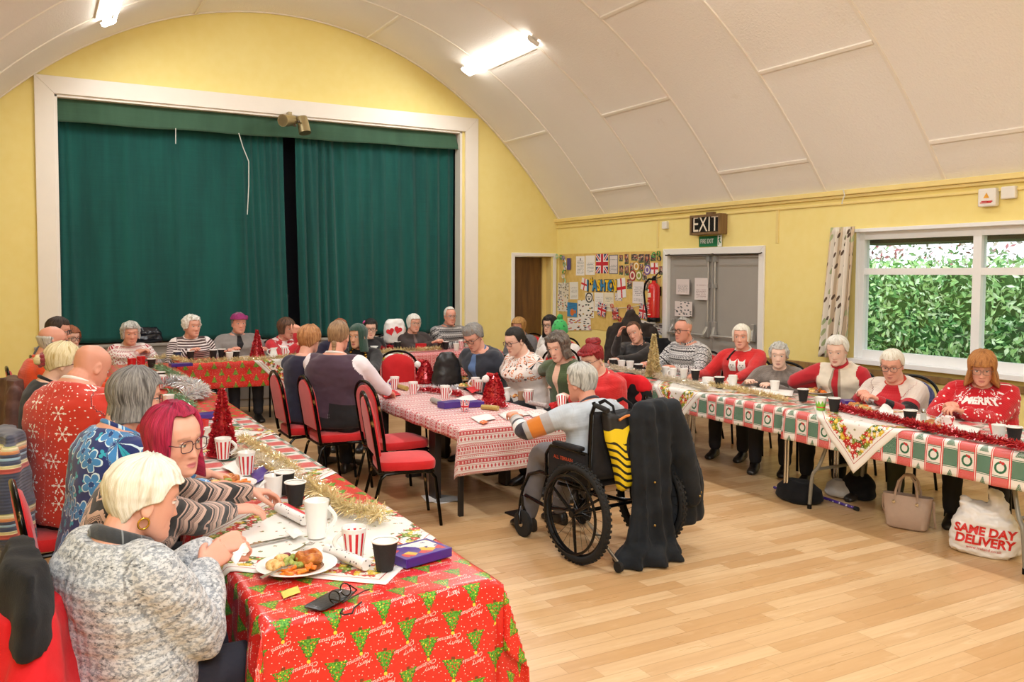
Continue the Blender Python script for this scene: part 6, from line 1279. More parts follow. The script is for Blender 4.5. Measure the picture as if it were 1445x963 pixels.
def mat_letter(name, base='#f1ede8', ink='#55555a', rows=14.0, frame=None, seed=0.0, crest=False):
    k = M(name, base, .6); u, v, w = k.xyz(k.coord('UV')); r = (v*rows).fract(); wd = k.white(k.vec((u*22.0).floor(), (v*rows).floor()+seed)); t = r.band(.3, .62)*wd.gt(.25)*u.band(.12, .88)*v.band(.10, .78)*k.white(k.vec((v*rows).floor()+seed, 3.0)).gt(.25); c = k.mix(t*.75, base, ink)
    if frame: c = k.mix((u.lt(.07)+u.gt(.93)+v.lt(.04)+v.gt(.96)).min(1.0), c, frame)
    if crest: c = k.mix((((u-.5)*(u-.5)*2.2+(v-.84)*(v-.84))).lt(.006), c, '#4c4a63')
    k.col(c); return k.m
def mat_drawing(name, base='#f1ede4', seed=0.0, cols=('#d8602f', '#3a7a3f', '#2c3a6b', '#d9b13a')):
    k = M(name, base, .7); u, v, w = k.xyz(k.coord('UV')); vo = k.n('ShaderNodeTexVoronoi', voronoi_dimensions='2D'); k.nt.links.new(k.vec(u+seed, v*1.3+seed), vo.inputs['Vector']); vo.inputs['Scale'].default_value = 5.0; d = V(k.nt, vo.outputs['Distance']); r, g, b = k.xyz(vo.outputs['Color']); n = k.noise(k.vec(u+seed, v), 14.0, 3.0); m_ = (d+(n-.5)*.5).lt(.24)*r.gt(.3)
    cc = k.mix(g.gt(.3), cols[0], cols[1]); cc = k.mix(g.gt(.55), cc, cols[2]); cc = k.mix(g.gt(.8), cc, cols[3]); c = k.mix(m_, base, cc); c = k.mix((d+(n-.5)*.5).band(.24, .29)*r.gt(.3), c, '#3a3433'); k.col(c); return k.m
def mat_photo(seed):
    k = M('photo_print', '#555', .3); u, v, w = k.xyz(k.coord('UV')); a = k.noise(k.vec(u*1.6+seed, v*1.6, seed), 2.2, 3.0, col=True); r, g, b = k.xyz(a); h = k.white(k.vec(seed, 1.0)); c = k.mix(k.ss(r, .42, .58), '#1f2436', '#8a6f5c'); c = k.mix(k.ss(g, .55, .62), c, '#b03a35'); c = k.mix(k.ss(b, .56, .64), c, '#cfc7bb'); c = k.mix(sdot(k, u, v*1.2, .5, .82, .16), c, '#c99a80'); c = k.mix(v.lt(.25)*g.gt(.48), c, '#3d5a38'); k.col(c); return k.m
def mat_union():
    k = M('union_flag_print', '#1f2b63', .7); u, v, w = k.xyz(k.coord('UV')); x, y = u-.5, (v-.5); d1 = (x-y).abs().min((x+y).abs()); c = k.mix(d1.lt(.115), '#26316b', '#efeae8'); c = k.mix(d1.lt(.05), c, '#c62434'); s = x.abs().min(y.abs()); c = k.mix(s.lt(.16), c, '#efeae8'); c = k.mix(s.lt(.095), c, '#c62434'); k.col(c); return k.m
def mat_george():
    k = M('george_cross_print', '#efe9e6', .7); u, v, w = k.xyz(k.coord('UV')); s = (u-.5).abs().min((v-.5).abs()); k.col(k.mix(s.lt(.08), '#efe9e6', '#cf2230')); return k.m
MUN, MGEO = mat_union(), mat_george()
nb = MB().box2((XR-.008, 9.0, .95), (XR-.0005, 11.50, 2.07)).build('noticeboard', clothmat('mustard_board', '#d9b764', '#e3c377', 14), smooth=False, bevel=.003); tag(nb, 'wide mustard pinboard beside the fire doors', 'noticeboard'); XW = XR-.009
slab('notice', 'white notice with a dark crest, top left of the pinboard', 'notice', (7.2,11.02,2.03), (7.2,10.784,1.741), mat_letter('crest_notice', crest=True)); slab('notice', 'plain white notice beside the one with the crest', 'notice', (7.2,10.76,2.036), (7.2,10.515,1.752), mat_letter('typed_notice', seed=3.0))
slab('union_flag', 'square union flag pinned at the top of the pinboard', 'flag', (7.2,10.492,2.052), (7.2,10.185,1.773), MUN); slab('notice', 'grey-framed notice right of the square union flag', 'notice', (7.2,10.16,2.036), (7.2,9.945,1.764), mat_letter('framed_notice', '#dcd3d0', frame='#5a5560', seed=5.0))
PHW = [((7.2,9.916,2.031), (7.2,9.831,1.941)), ((7.2,9.791,2.039), (7.2,9.699,1.901)), ((7.2,9.913,1.883), (7.2,9.819,1.754)), ((7.2,9.789,1.882), (7.2,9.688,1.744)), ((7.2,9.637,2.036), (7.2,9.492,1.947)), ((7.2,9.477,2.033), (7.2,9.355,1.917)), ((7.2,9.345,2.031), (7.2,9.228,1.873)), ((7.2,9.667,1.92), (7.2,9.568,1.798)), ((7.2,9.459,1.899), (7.2,9.364,1.798)), ((7.2,9.215,2.019), (7.2,9.101,1.938)), ((7.2,9.033,1.867), (7.2,8.943,1.756)), ((7.2,9.387,1.793), (7.2,9.285,1.684)), ((7.2,9.331,1.698), (7.2,9.221,1.543)), ((7.2,9.18,1.741), (7.2,9.066,1.634)), ((7.2,9.223,1.633), (7.2,9.116,1.568)), ((7.2,9.728,1.695), (7.2,9.612,1.56))]
PHL = ('upper snapshot beside the framed notice', 'tall upper snapshot, second from the framed notice', 'lower snapshot beside the framed notice', 'tall lower snapshot, second from the framed notice', 'wide snapshot at the head of the main cluster', 'snapshot over the gold badge, top row', 'tall snapshot right of the top row, over the purple badge', 'tall snapshot left of the gold badge', 'snapshot between the gold and purple badges', 'wide snapshot above the white shield', 'narrow snapshot right of the white shield', 'snapshot right of the round green badge', 'tall snapshot above the tall white letter', 'snapshot below the white shield', 'lowest snapshot, over the extinguisher hose', 'snapshot left of the tall white letter')
for i, (a, b) in enumerate(PHW): slab('photograph', PHL[i]+' on the pinboard', 'photograph', a, b, mat_photo(i*3.7), .004, (-.05, .04, 0, .06)[i % 4], group='snapshots on the pinboard')
for p, r, col, w in (((7.2,9.514,1.87), .07, '#c8963a', 'round gold badge among the snapshots'), ((7.2,9.272,1.821), .065, '#7a5aa8', 'round purple badge among the snapshots'), ((7.2,9.457,1.745), .07, '#8f9a3c', 'round green badge among the snapshots'), ((7.2,9.599,1.745), .075, '#a8283c', 'round red badge among the snapshots')):
    k = M('badge_print', col, .5); u, v, w_ = k.xyz(k.coord('Object')); d = (v*v+w_*w_).sqrt(); k.col(k.mix(d.band(r*.45, r*.75), col, '#e9e0cc')); m = MB(); m.cyl((XW, p[1], p[2]), (XW-.008, p[1], p[2]), r, n=24); tag(m.build('badge', k.m, loc=(XW, p[1], p[2])), w, 'badge')
k = M('shield_print', '#efe8e6', .6); u, v, w_ = k.xyz(k.coord('UV')); s = (u-.5).abs().min((v-.5).abs()); dd = k.noise(k.vec(u, v), 12.0, 2.0); k.col(k.mix(s.lt(.10).max(dd.gt(.62)), '#efe8e6', '#c9303a'))
slab('shield_picture', 'white shield with a red cross among the snapshots', 'picture', (7.2,9.206,1.915), (7.2,9.052,1.765), k.m)
slab('st_george_flag', 'red cross flag hanging askew left of the coloured letters', 'flag', (7.2,10.87,1.698), (7.2,10.706,1.521), MGEO, .006, -.22); slab('st_george_flag', 'red cross flag tilted at the end of the coloured letters', 'flag', (7.2,9.961,1.704), (7.2,9.756,1.43), MGEO, .006, .12)
for i, (ch, p, col) in enumerate((('1', (7.2,10.688,1.584), '#2f7fae'), ('st', (7.2,10.596,1.658), '#f2c21c'), ('A', (7.2,10.503,1.587), '#3c86b4'), ('S', (7.2,10.395,1.588), '#f2c21c'), ('H', (7.2,10.296,1.59), '#3c86b4'), ('T', (7.2,10.191,1.591), '#f2c21c'), ('O', (7.2,10.104,1.592), '#3c86b4'), ('N', (7.2,10.018,1.593), '#f2c21c'))):
    tv, tf = text_mesh(ch, .21 if ch != 'st' else .13, 0, .008); m = MB(); m.add([(XW-.012, p[1]-x*.8, p[2]+y) for x, y, z in tv], tf); mo = MB(); tv, tf = text_mesh(ch, .21 if ch != 'st' else .13, 0, .017); mo.add([(XW-.008, p[1]-x*.8, p[2]+y) for x, y, z in tv], tf); o = m.build('cut_out_letter', plain('card_'+col.strip('#'), col, .7), loc=(XW-.012, p[1], p[2]), smooth=False, solid=.004, soff=0); mo.build('dark_outline', plain('ink_outline', '#2c3440', .7), o, smooth=False); tag(o, 'cut-out %s card %s in the pinboard heading' % ('blue' if col[1] in '23' else 'yellow', 'numeral 1' if ch == '1' else 'letters st' if ch == 'st' else 'letter '+ch), 'letter', 'letters of the pinboard heading')
slab('letter', 'handwritten white letter near the corner doorway', 'notice', (7.2,11.192,1.642), (7.2,10.952,1.378), mat_letter('hand_letter', '#efece4', '#444', 18.0, seed=8.0), .005, .03); slab('childs_drawing', 'faint pencil drawing at the left edge of the pinboard', 'drawing', (7.2,11.53,1.628), (7.2,11.218,1.359), mat_drawing('pencil_drawing', '#ebe3cf', 2.0, ('#8a8a80', '#b0a890', '#77756c', '#a8a08c')), .004)
slab('childs_drawing', 'drawing with orange shapes at the left edge of the pinboard', 'drawing', (7.2,11.538,1.439), (7.2,11.236,1.184), mat_drawing('orange_drawing', '#ece4d2', 7.0), .006); k = M('blue_fish_poster', '#3f8fc4', .6); u, v, w_ = k.xyz(k.coord('UV')); k.col(k.mix(sdot(k, u, v*.8, .5, .26, .20).max(sdot(k, u, v*.8, .8, .30, .1)), k.mix((v*9.0).fract().band(.3, .6)*v.gt(.55)*u.band(.15, .85), '#3f8fc4', '#2a5f86'), '#e07a35'))
slab('poster', 'blue poster with an orange fish', 'poster', (7.2,11.248,1.326), (7.2,10.977,1.109), k.m, .008, -.02); slab('childs_drawing', 'white drawing of a bird right of the blue poster', 'drawing', (7.2,10.962,1.377), (7.2,10.532,1.108), mat_drawing('bird_drawing', '#f2eee6', 11.0, ('#7a2430', '#c9a33a', '#2e4a34', '#554a40')), .005, .05); slab('childs_drawing', 'large white drawing with coloured dots below the blue poster', 'drawing', (7.2,11.235,1.108), (7.2,10.603,.916), mat_drawing('dots_drawing', '#f2eee8', 15.0, ('#e07a35', '#333', '#d94f8a', '#e6b33a')), .009, .06)
k = M('shield_badge_drawing', '#ece8e0', .6); u, v, w_ = k.xyz(k.coord('UV')); d = ((u-.5)*(u-.5)+(v-.52)*(v-.52)*.8).sqrt(); k.col(k.mix(d.band(.33, .45), k.mix(sdot(k, (u-.5).abs(), v, .13, .60, .07).max(sdot(k, u, v, .5, .38, .10)), '#ece8e0', '#26241f'), '#26241f'))
slab('drawing_of_shield', 'black outlined shield drawing in the middle of the pinboard', 'drawing', (7.2,10.762,1.488), (7.2,10.554,1.336), k.m, .007); slab('notice', 'typed sheet below the coloured letters, left one', 'notice', (7.2,10.52,1.493), (7.2,10.29,1.222), mat_letter('typed_sheet', seed=12.0), .005); slab('notice', 'typed sheet below the coloured letters, right one', 'notice', (7.2,10.277,1.498), (7.2,10.038,1.232), mat_letter('typed_sheet_two', '#eae0c8', seed=15.0), .005); slab('notice', 'tall white letter below the snapshots', 'notice', (7.2,9.598,1.662), (7.2,9.348,1.364), mat_letter('tall_letter', '#e8dfdc', '#333', 12.0, seed=18.0), .005); slab('notice', 'small sketch of black strokes beside the tilted red cross flag', 'notice', (7.2,10.008,1.493), (7.2,9.838,1.388), mat_drawing('ink_sketch', '#ded5d0', 21.0, ('#222', '#333', '#444', '#555')), .004)
slab('childs_drawing', 'dotted collage sheet at the foot of the pinboard, behind the hooded coat', 'drawing', (7.2,9.524,1.136), (7.2,8.957,.977), mat_drawing('collage_sheet', '#e6ddd6', 25.0, ('#333', '#556', '#822', '#777')), .006, -.05)
# bunting strung across the board
for a, b, tl, w in (((7.2,10.409,1.341), (7.2,10.21,1.154), -.18, 'first union flag of the bunting, left end'), ((7.2,10.047,1.292), (7.2,9.909,1.127), .1, 'second union flag of the bunting'), ((7.2,9.689,1.314), (7.2,9.564,1.134), .05, 'third union flag of the bunting'), ((7.2,9.426,1.362), (7.2,9.252,1.168), -.12, 'fourth union flag of the bunting, right end')): slab('bunting_flag', w, 'flag', a, b, MUN, .004, tl, 'union flag bunting', XW-.012)
P0 = [(7.18,10.434,1.32), (7.18,10.184,1.297), (7.18,9.977,1.284), (7.18,9.678,1.3), (7.18,9.392,1.344), (7.18,9.238,1.377), (7.18,9,1.422)]; cord('bunting_string', P0, .004, 'pale string carrying the bunting flags')
def paper_chain(label, pts, cols, seed):
    r = thing('paper_chain', label, 'paper chain', tuple(pts[0])); m = {}
    for i in range(len(pts)-1):
        a, b = Vector(pts[i]), Vector(pts[i+1]); n = max(2, int((b-a).length/.052))
        for j in range(n):
            c = a.lerp(b, j/n); t = (b-a).normalized(); o = Vector((-1, 0, 0)) if j % 2 else t.cross(Vector((1, 0, 0))); mb = MB(); rr = .034
            mb.tube([c+t*rr*math.cos(q)+o*rr*.8*math.sin(q)+Vector((-.03, 0, 0)) for q in [2*PI*s/14 for s in range(14)]], .011, 4, closed=True, flat=.15); mb.build('link', cols[(i*3+j) % len(cols)], r)
    return r
PC = [plain('paper_mint', '#a9cfa4', .7), plain('paper_white', '#e8e6dc', .7), plain('paper_green', '#4f9a50', .7), plain('paper_lilac', '#8e86b8', .7), plain('paper_white', '#e8e6dc', .7)]
paper_chain('green and white paper chain draped at the left corner of the pinboard', [(7.17,11.476,2.037), (7.17,11.291,2.012), (7.17,11.229,1.859), (7.17,11.287,1.729), (7.17,11.244,1.533)], PC, 1); slab('purple_tassel', 'purple paper tassel beside the paper chain', 'decoration', (7.2,11.247,2.006), (7.2,11.145,1.827), plain('purple_paper', '#5a4a86', .8), .02)
paper_chain('dark green and white paper chain at the right corner of the pinboard', [(7.17,9.072,2.016), (7.17,8.97,2.033), (7.17,8.953,1.903)], [PC[2], plain('paper_navy', '#22304a', .7), PC[1]], 2); paper_chain('red and pink paper chain sagging under the bunting', [(7.15,9.969,1.315), (7.15,9.899,1.168), (7.15,9.732,1.127), (7.15,9.603,1.211), (7.15,9.558,1.368)], [plain('paper_coral', '#cf6a58', .7), plain('paper_pink', '#e3b3a4', .7), plain('paper_red', '#a8323a', .7)], 3)
# fire extinguisher
fe = thing('fire_extinguisher', 'red fire extinguisher on the wall between pinboard and fire doors', 'extinguisher', (XR-.10, 9.02, 1.14)); ex, ey, ez = fe.location
MRED = plain('red_enamel', '#cc1a1c', .22, var=.03, coat=.4)
m = MB(); m.lathe([(.070, .03), (.080, .04), (.080, .44), (.072, .475), (.05, .50), (.028, .515), (.028, .54)], 36, c=(ex, ey, ez)); m.build('cylinder', MRED, fe)
m = MB(); m.lathe([(.084, 0), (.088, .01), (.088, .05), (.082, .058), (.076, .06), (.076, 0)], 36, c=(ex, ey, ez)); m.build('base_ring', MBLKM, fe)
m = MB(); m.lathe([(.026, .53), (.026, .58), (.015, .59)], 16, c=(ex, ey, ez)); m.tube([(ex, ey, ez+.575), (ex-.02, ey-.10, ez+.63), (ex-.03, ey-.17, ez+.66)], .011, 8, flat=.6); m.tube([(ex, ey, ez+.56), (ex-.02, ey-.11, ez+.575), (ex-.03, ey-.17, ez+.59)], .010, 8, flat=.6); m.build('handle', MBLKM, fe)
m = MB(); m.tube([(ex, ey+.02, ez+.555), (ex-.01, ey+.09, ez+.56), (ex-.02, ey+.16, ez+.50), (ex-.02, ey+.185, ez+.38), (ex-.015, ey+.16, ez+.22), (ex-.01, ey+.13, ez+.10), (ex-.01, ey+.115, ez+.05)], .013, 10); m.build('hose', MBLKM, fe)
k = M('extinguisher_label', '#e9d9c2', .4); u, v, w_ = k.xyz(k.coord('UV')); wd = k.white(k.vec((u*9.0).floor(), (v*12.0).floor())); c = k.mix(v.band(.05, .80), '#ecdcc0', '#cc2420'); c = k.mix(v.band(.08, .78)*(v*12.0).fract().band(.25, .65)*wd.gt(.4)*u.band(.15, .85), c, '#f2e6da'); k.col(c)
m = MB(); m.grid(lambda u, v: (ex-.0812*math.cos((u-.5)*1.9-.55), ey-.0812*math.sin((u-.5)*1.9-.55)*-1*-1, ez+.09+.29*v), 16, 4); m.build('label', k.m, fe); m = MB(); m.grid(lambda u, v: (ex-.0812*math.cos((u-.5)*1.2-.55), ey-.0812*math.sin((u-.5)*1.2-.55), ez+.395+.03*v), 12, 2); m.build('name_band', plain('white_band', '#eee6de', .4), fe)
m = MB(); m.box((XR-.012, ey, ez+.40), (.02, .07, .12)); m.build('wall_bracket', MBLKM, fe, smooth=False)
# signs
MFR = mat_wood('sign_frame_wood', '#6f5436', '#8a6c4a', .4); a, b = (7.15,8.305,2.482), (7.15,7.774,2.243)
sg = thing('exit_sign', 'wooden-cased EXIT sign box above the fire doors', 'sign', (XR-.06, (a[1]+b[1])/2, (a[2]+b[2])/2)); sy, sz = sg.location[1], sg.location[2]; hw, hh = abs(a[1]-b[1])/2, abs(a[2]-b[2])/2
m = MB()
for q in (-1, 1): m.box((XR-.056, sy+q*(hw-.014), sz), (.132, .028, hh*2+.002)); m.box((XR-.055, sy, sz+q*(hh-.014)), (.13, hw*2-.006, .028))
m.box((XR-.055, sy-.04, sz+hh+.015), (.05, .12, .03)); m.build('casing', MFR, sg, smooth=False); MB().box((XR-.055, sy, sz), (.10, hw*2-.03, hh*2-.03)).build('face', plain('black_glass', '#241d1a', .25), sg, smooth=False)
tv, tf = text_mesh('EXIT', .25, 0, 0); m = MB(); m.add([(XR-.1075, sy-x*.9, sz+y*1.08) for x, y, z in tv], tf); m.build('lettering', plain('cream_letter', '#e9dcc6', .5), sg, smooth=False)
a, b = (7.2,8.253,2.228), (7.2,7.861,2.1); fs = slab('fire_exit_sign', 'green FIRE EXIT sign with running figure under the EXIT box', 'sign', a, b, plain('sign_green', '#1f7a4c', .4), .008); sy, sz = (a[1]+b[1])/2, (a[2]+b[2])/2
tv, tf = text_mesh('FIRE EXIT', .066, 0, .001); m = MB(); m.add([(XW-.014, sy+.045-x*.86, sz+y*1.15) for x, y, z in tv], tf); m.build('lettering', plain('white_letter', '#eef0ea', .5), fs, smooth=False)
m = MB(); m.box((XW-.0135, sy-.18, sz), (.002, .07, .14)); m.build('symbol_panel', plain('white_letter', '#eef0ea', .5), fs, smooth=False)
m = MB(); fr_w = lambda x, y, z: (XW-.0155-z, sy-.18-x, sz+y)
m.prism([(.012*math.cos(t), .05+.012*math.sin(t)) for t in [2*PI*i/12 for i in range(12)]], 0, .001, fr=fr_w); m.prism([(-.006, .034), (.014, .034), (.008, .002), (.024, -.02), (.016, -.03), (-.002, -.008), (-.016, -.05), (-.026, -.046), (-.006, .0)], 0, .001, fr=fr_w); m.prism([(-.006, .034), (-.026, .012), (-.02, .006), (-.002, .022)], 0, .001, fr=fr_w); m.build('running_figure', plain('sign_green', '#1f7a4c', .4), fs, smooth=False)
XW = XR+.026
slab('notice', 'smaller white sheet on the left fire door', 'notice', (7.24,8.679,1.702), (7.24,8.429,1.508), mat_letter('door_sheet', '#ddd0cc', seed=31.0), .004); slab('notice', 'taller white sheet on the left fire door', 'notice', (7.24,8.327,1.718), (7.24,8.089,1.447), mat_letter('door_sheet_two', '#e2d6d2', '#8a5a52', seed=33.0), .004); slab('notice', 'square site plan sheet low on the left fire door', 'notice', (7.24,8.701,1.42), (7.24,8.37,1.23), mat_drawing('plan_sheet', '#e2d5d0', 3.0, ('#555', '#666', '#777', '#444')), .004)
XW = XR-.004
m = MB(); a, b = (7.13,8.818,2.006), (7.13,7.155,1.997); m.cyl(a, b, .008); 
for q in (.01, .5, .98): p = Vector(a).lerp(Vector(b), q); m.cyl(p, p+Vector((.08, 0, .015)), .007)
tag(m.build('curtain_pole', plain('dark_bronze', '#4d453a', .4, metal=.8)), 'thin bronze rod across the top of the fire doors', 'curtain pole')
m = MB().box((XR-.02, (7.19,8.9,2.398)[1], (7.19,8.9,2.398)[2]), (.05, .10, .10)); tag(m.build('wall_sensor', MENAM, smooth=False, bevel=.012), 'small white sensor box high on the wall, left of the EXIT sign', 'sensor')
al = thing('alarm_box', 'white alarm box with yellow triangle above the window', 'alarm', (7.19,4.554,2.427)); ax_, ay, az = al.location
m = MB().box((XR-.03, ay, az), (.06, .16, .155)); m.build('case', MENAM, al, smooth=False, bevel=.012); m = MB(); m.prism([(-.025, -.02), (.025, -.02), (0, .025)], 0, .003, fr=lambda x, y, z: (XR-.061-z, ay-x, az+.015+y)); m.build('warning_triangle', plain('amber', '#e8a52c', .5), al, smooth=False)
m = MB(); m.box((XR-.062, ay+.005, az-.045), (.003, .10, .008)); m.box((XR-.062, ay+.018, az-.033), (.003, .05, .008)); m.box((XR-.062, ay-.03, az-.035), (.003, .05, .010)); m.build('red_marking', plain('red_print', '#c92a2a', .5), al, smooth=False)
p = (7.19,4.38,2.456); m = MB(); m.box((XR-.022, p[1], p[2]), (.044, .125, .105)); tag(m.build('wall_box', MENAM, smooth=False, bevel=.01), 'smaller plain white box right of the alarm box', 'switch box')
cord('wire_hook', [(7.12,6.03,2.613), (7.12,6.011,2.555), (7.12,6.036,2.507), (7.12,6.043,2.472)], .006, 'loose white wire looped on the cornice left of the window')
# window curtain with leaf print
def mat_leafcloth():
    k = M('leaf_print_cloth', '#e6dccb', .85, sheen=.15); u, v, w_ = k.xyz(k.coord('UV')); c = k.mix(((u*2.2).fract()).lt(.45), '#e9e0d2', '#cdb89c'); vo = k.n('ShaderNodeTexVoronoi', voronoi_dimensions='2D'); k.nt.links.new(k.vec(u*9.0, v*9.0), vo.inputs['Vector']); vo.inputs['Scale'].default_value = 1.0; px, py, _ = k.xyz(vo.outputs['Position']); r, g, b = k.xyz(vo.outputs['Color']); dx, dy = u*9.0-px, v*9.0-py; e = ((dx-dy*.6)*(dx-dy*.6)*6.0+(dy+dx*.5)*(dy+dx*.5)*1.3); c = k.mix(e.lt(.16)*g.gt(.45), c, '#5a4636'); c = k.mix(e.lt(.30)*g.lt(.22), c, '#a8b384'); c = k.mix(((u*5.0+(v*3.0).sin()*.12).fract()).lt(.025), c, '#6b5642'); k.col(c); return k.m
m = MB()
m.grid(lambda u, v: (XR-.10-.035*math.sin(u*2*PI*4.5+v*1.2)*(.7+.3*v)-.02*v, 5.87+u*(.29+.08*v)+.04*v, 2.24-v*1.32), 90, 24, uvfn=lambda u, v: (u*1.0, v*1.4)); tag(m.build('window_curtain', mat_leafcloth(), auto=False, solid=.004), 'cream leaf-print curtain drawn back beside the window', 'curtain')
# ---------------------------------------------------------------- outside the window
MGRASS = clothmat('outside_grass', '#4f7a35', '#6f9a4c', 3.0); struct(MB().box2((XR+.3, -6, -.25), (30, 20, -.2)).build('ground_outside', MGRASS, smooth=False))
def leafy(name, label, box, n, size, cols, seed, core=None, cat='hedge', kind='stuff', shape=None):
    r = random.Random(seed); m = MB(); (x0, y0, z0), (x1, y1, z1) = box; q = 0
    while q < n:
        p = Vector((r.uniform(x0, x1), r.uniform(y0, y1), r.uniform(z0, z1)))
        if shape and not shape(p): continue
        q += 1; d = Vector((r.gauss(-.5, .7), r.gauss(0, .8), r.gauss(.1, .7))).normalized(); s = d.orthogonal().normalized(); s = (Matrix.Rotation(r.uniform(0, 6.28), 3, d) @ s); w = size*r.uniform(.7, 1.25); t = d.cross(s)
        m.add([p-s*w, p+t*w*.42+d*w*.1, p+s*w, p-t*w*.42+d*w*.1], [(0, 1, 2, 3)], r.randrange(len(cols)))
    o = m.build(name, cols, smooth=False, loc=((x0+x1)/2, (y0+y1)/2, z0)); tag(o, label, cat, kind=kind)
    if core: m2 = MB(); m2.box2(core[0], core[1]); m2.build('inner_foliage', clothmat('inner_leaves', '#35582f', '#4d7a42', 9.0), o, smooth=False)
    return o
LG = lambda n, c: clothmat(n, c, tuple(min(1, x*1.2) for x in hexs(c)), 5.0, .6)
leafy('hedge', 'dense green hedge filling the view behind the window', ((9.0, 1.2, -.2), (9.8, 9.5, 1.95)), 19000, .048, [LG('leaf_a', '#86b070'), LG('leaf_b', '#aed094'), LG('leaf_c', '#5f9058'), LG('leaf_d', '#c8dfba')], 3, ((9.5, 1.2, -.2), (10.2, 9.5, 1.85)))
leafy('berry_shrub', 'twiggy shrub with reddish berries above the hedge', ((9.6, 1.0, 1.6), (10.6, 9.5, 3.0)), 5000, .045, [LG('twig_a', '#a86a70'), LG('twig_b', '#8f8a80'), LG('twig_c', '#7fa070'), LG('twig_d', '#c7b9b9')], 5, cat='shrub')
lb = leafy('laurel_bush', 'bright laurel bush with big leaves close outside the window', ((7.9, 3.2, .3), (8.7, 4.75, 1.8)), 620, .10, [LG('laurel_a', '#7fb548'), LG('laurel_b', '#a9d066'), LG('laurel_c', '#4f8a3a')], 9, cat='bush', kind='thing', shape=lambda p: ((p.y-3.75)/.95)**2+((p.z-1.0)/.75)**2+((p.x-8.3)/.42)**2 < 1)
m = MB(); m.tube([(8.3, 3.9, -.2), (8.25, 3.85, .5), (8.2, 3.95, 1.0), (8.15, 4.2, 1.5)], [.05, .045, .035, .02], 8); m.build('trunk', plain('dark_bark', '#3a2c26', .9), lb)
struct(MB().box2((XR+.14, WY0-.3, 2.075), (XR+.75, WY1+.3, 2.2)).build('trim_eave', plain('dark_soffit', '#4a463c', .7), smooth=False))
m = MB(); m.box2((XR-.03, 2.6, .775), (XR+.005, 7.12, .835)); struct(m.build('trim_dado', mat_wood('dado_wood', '#8a6a42', '#a5834f'), smooth=False, bevel=.006))

# ---------------------------------------------------------------- things on the tables
MCHINA = plain('white_china', '#efede8', .18, var=.015, coat=.3); MPAPW = plain('white_paper', '#eeeae4', .7, var=.03)
def mat_mug():
    k = M('red_striped_china', '#efece8', .18, coat=.3); x, y, z = k.xyz(k.coord('Object')); a = (y.atan2(x)/(2*PI)*11.0).fract(); s = a.band(.28, .72)*z.lt(.098)*z.gt(.004)*(x*x+y*y).gt(.0005); k.col(k.mix(s, '#efece8', '#c9202a')); return k.m
MMUG = mat_mug(); MBLKCUP = plain('black_ripple_card', '#1d1b1b', .75, bump=.4, scale=60); MREDCUP = plain('red_china', '#c51f26', .2, coat=.3)
def cup_proto(name, cat, r0, r1, h, mat, handle=False, rim=None, th=.003, bottom=.006, liquid=None):
    r = thing(name, name.replace('_', ' '), cat)
    m = MB(); m.lathe([(r0*.6, 0), (r0, .001), (r0+(r1-r0)*.5, h*.5), (r1, h-.002), (r1-th*.5, h), (r1-th, h-.002), (r0+(r1-r0)*.5-th, h*.5), (r0-th, bottom), (r0*.4, bottom)], 32, cap=True); m.build('cup_body', mat, r)
    if handle: 
        m = MB(); rr = r0+(r1-r0)*.5; m.tube([(rr*1.0+.0+.002, 0, h*.22)]+[(rr+.030*math.sin(PI*i/8)+.002, 0, h*(.22+.60*i/8)) for i in range(1, 8)]+[(r0+(r1-r0)*.82+.0, 0, h*.82)], .0052, 8, flat=1.5); m.build('handle', MCHINA if handle is True else handle, r)
    if rim: m = MB(); m.tube([(r1*math.cos(t), r1*math.sin(t), h) for t in [2*PI*i/32 for i in range(32)]], .0035, 8, closed=True); m.lathe([(r1-.002, h-.001), (r1-.004, h-.004), (r1-.012, h-.05), (r1-.02, h-.052)], 32, cap=False); m.build('rim', rim, r)
    if liquid: m = MB(); m.lathe([(.001, h*.72), (r1*.90, h*.72), (r1*.90, h*.715), (.001, h*.715)], 24, cap=False); m.build('drink', liquid, r)
    return r
TEA = plain('milky_tea', '#9a6238', .2)
PRO = {}
def proto(k):
    if k in PRO: return copy_tree(PRO[k])
    o = {'mug': lambda: cup_proto('striped_mug', 'mug', .030, .044, .115, MMUG, True, liquid=TEA), 'black': lambda: cup_proto('paper_cup', 'paper cup', .029, .044, .10, MBLKCUP, False, MPAPW), 'white': lambda: cup_proto('white_mug', 'mug', .035, .041, .10, MCHINA, True, liquid=TEA), 'latte': lambda: cup_proto('tall_mug', 'mug', .033, .047, .142, MCHINA, True), 'red': lambda: cup_proto('red_mug', 'mug', .040, .046, .098, MREDCUP, MREDCUP, liquid=TEA), 'paperwhite': lambda: cup_proto('paper_cup', 'paper cup', .029, .042, .095, MPAPW, False, None), 'navy': lambda: cup_proto('paper_cup', 'paper cup', .03, .043, .095, plain('navy_card', '#26355a', .6), False, MPAPW)}[k]()
    PRO[k] = o; return o
def cup(k, p, label, rz=0.0, group=None, tilt=0.0):
    o = proto(k); put(o, p, math.radians(rz), label, group)
    if tilt: o.rotation_euler = (0, math.radians(tilt), math.radians(rz))
    return o
TCUP = 'striped mugs on the middle table'
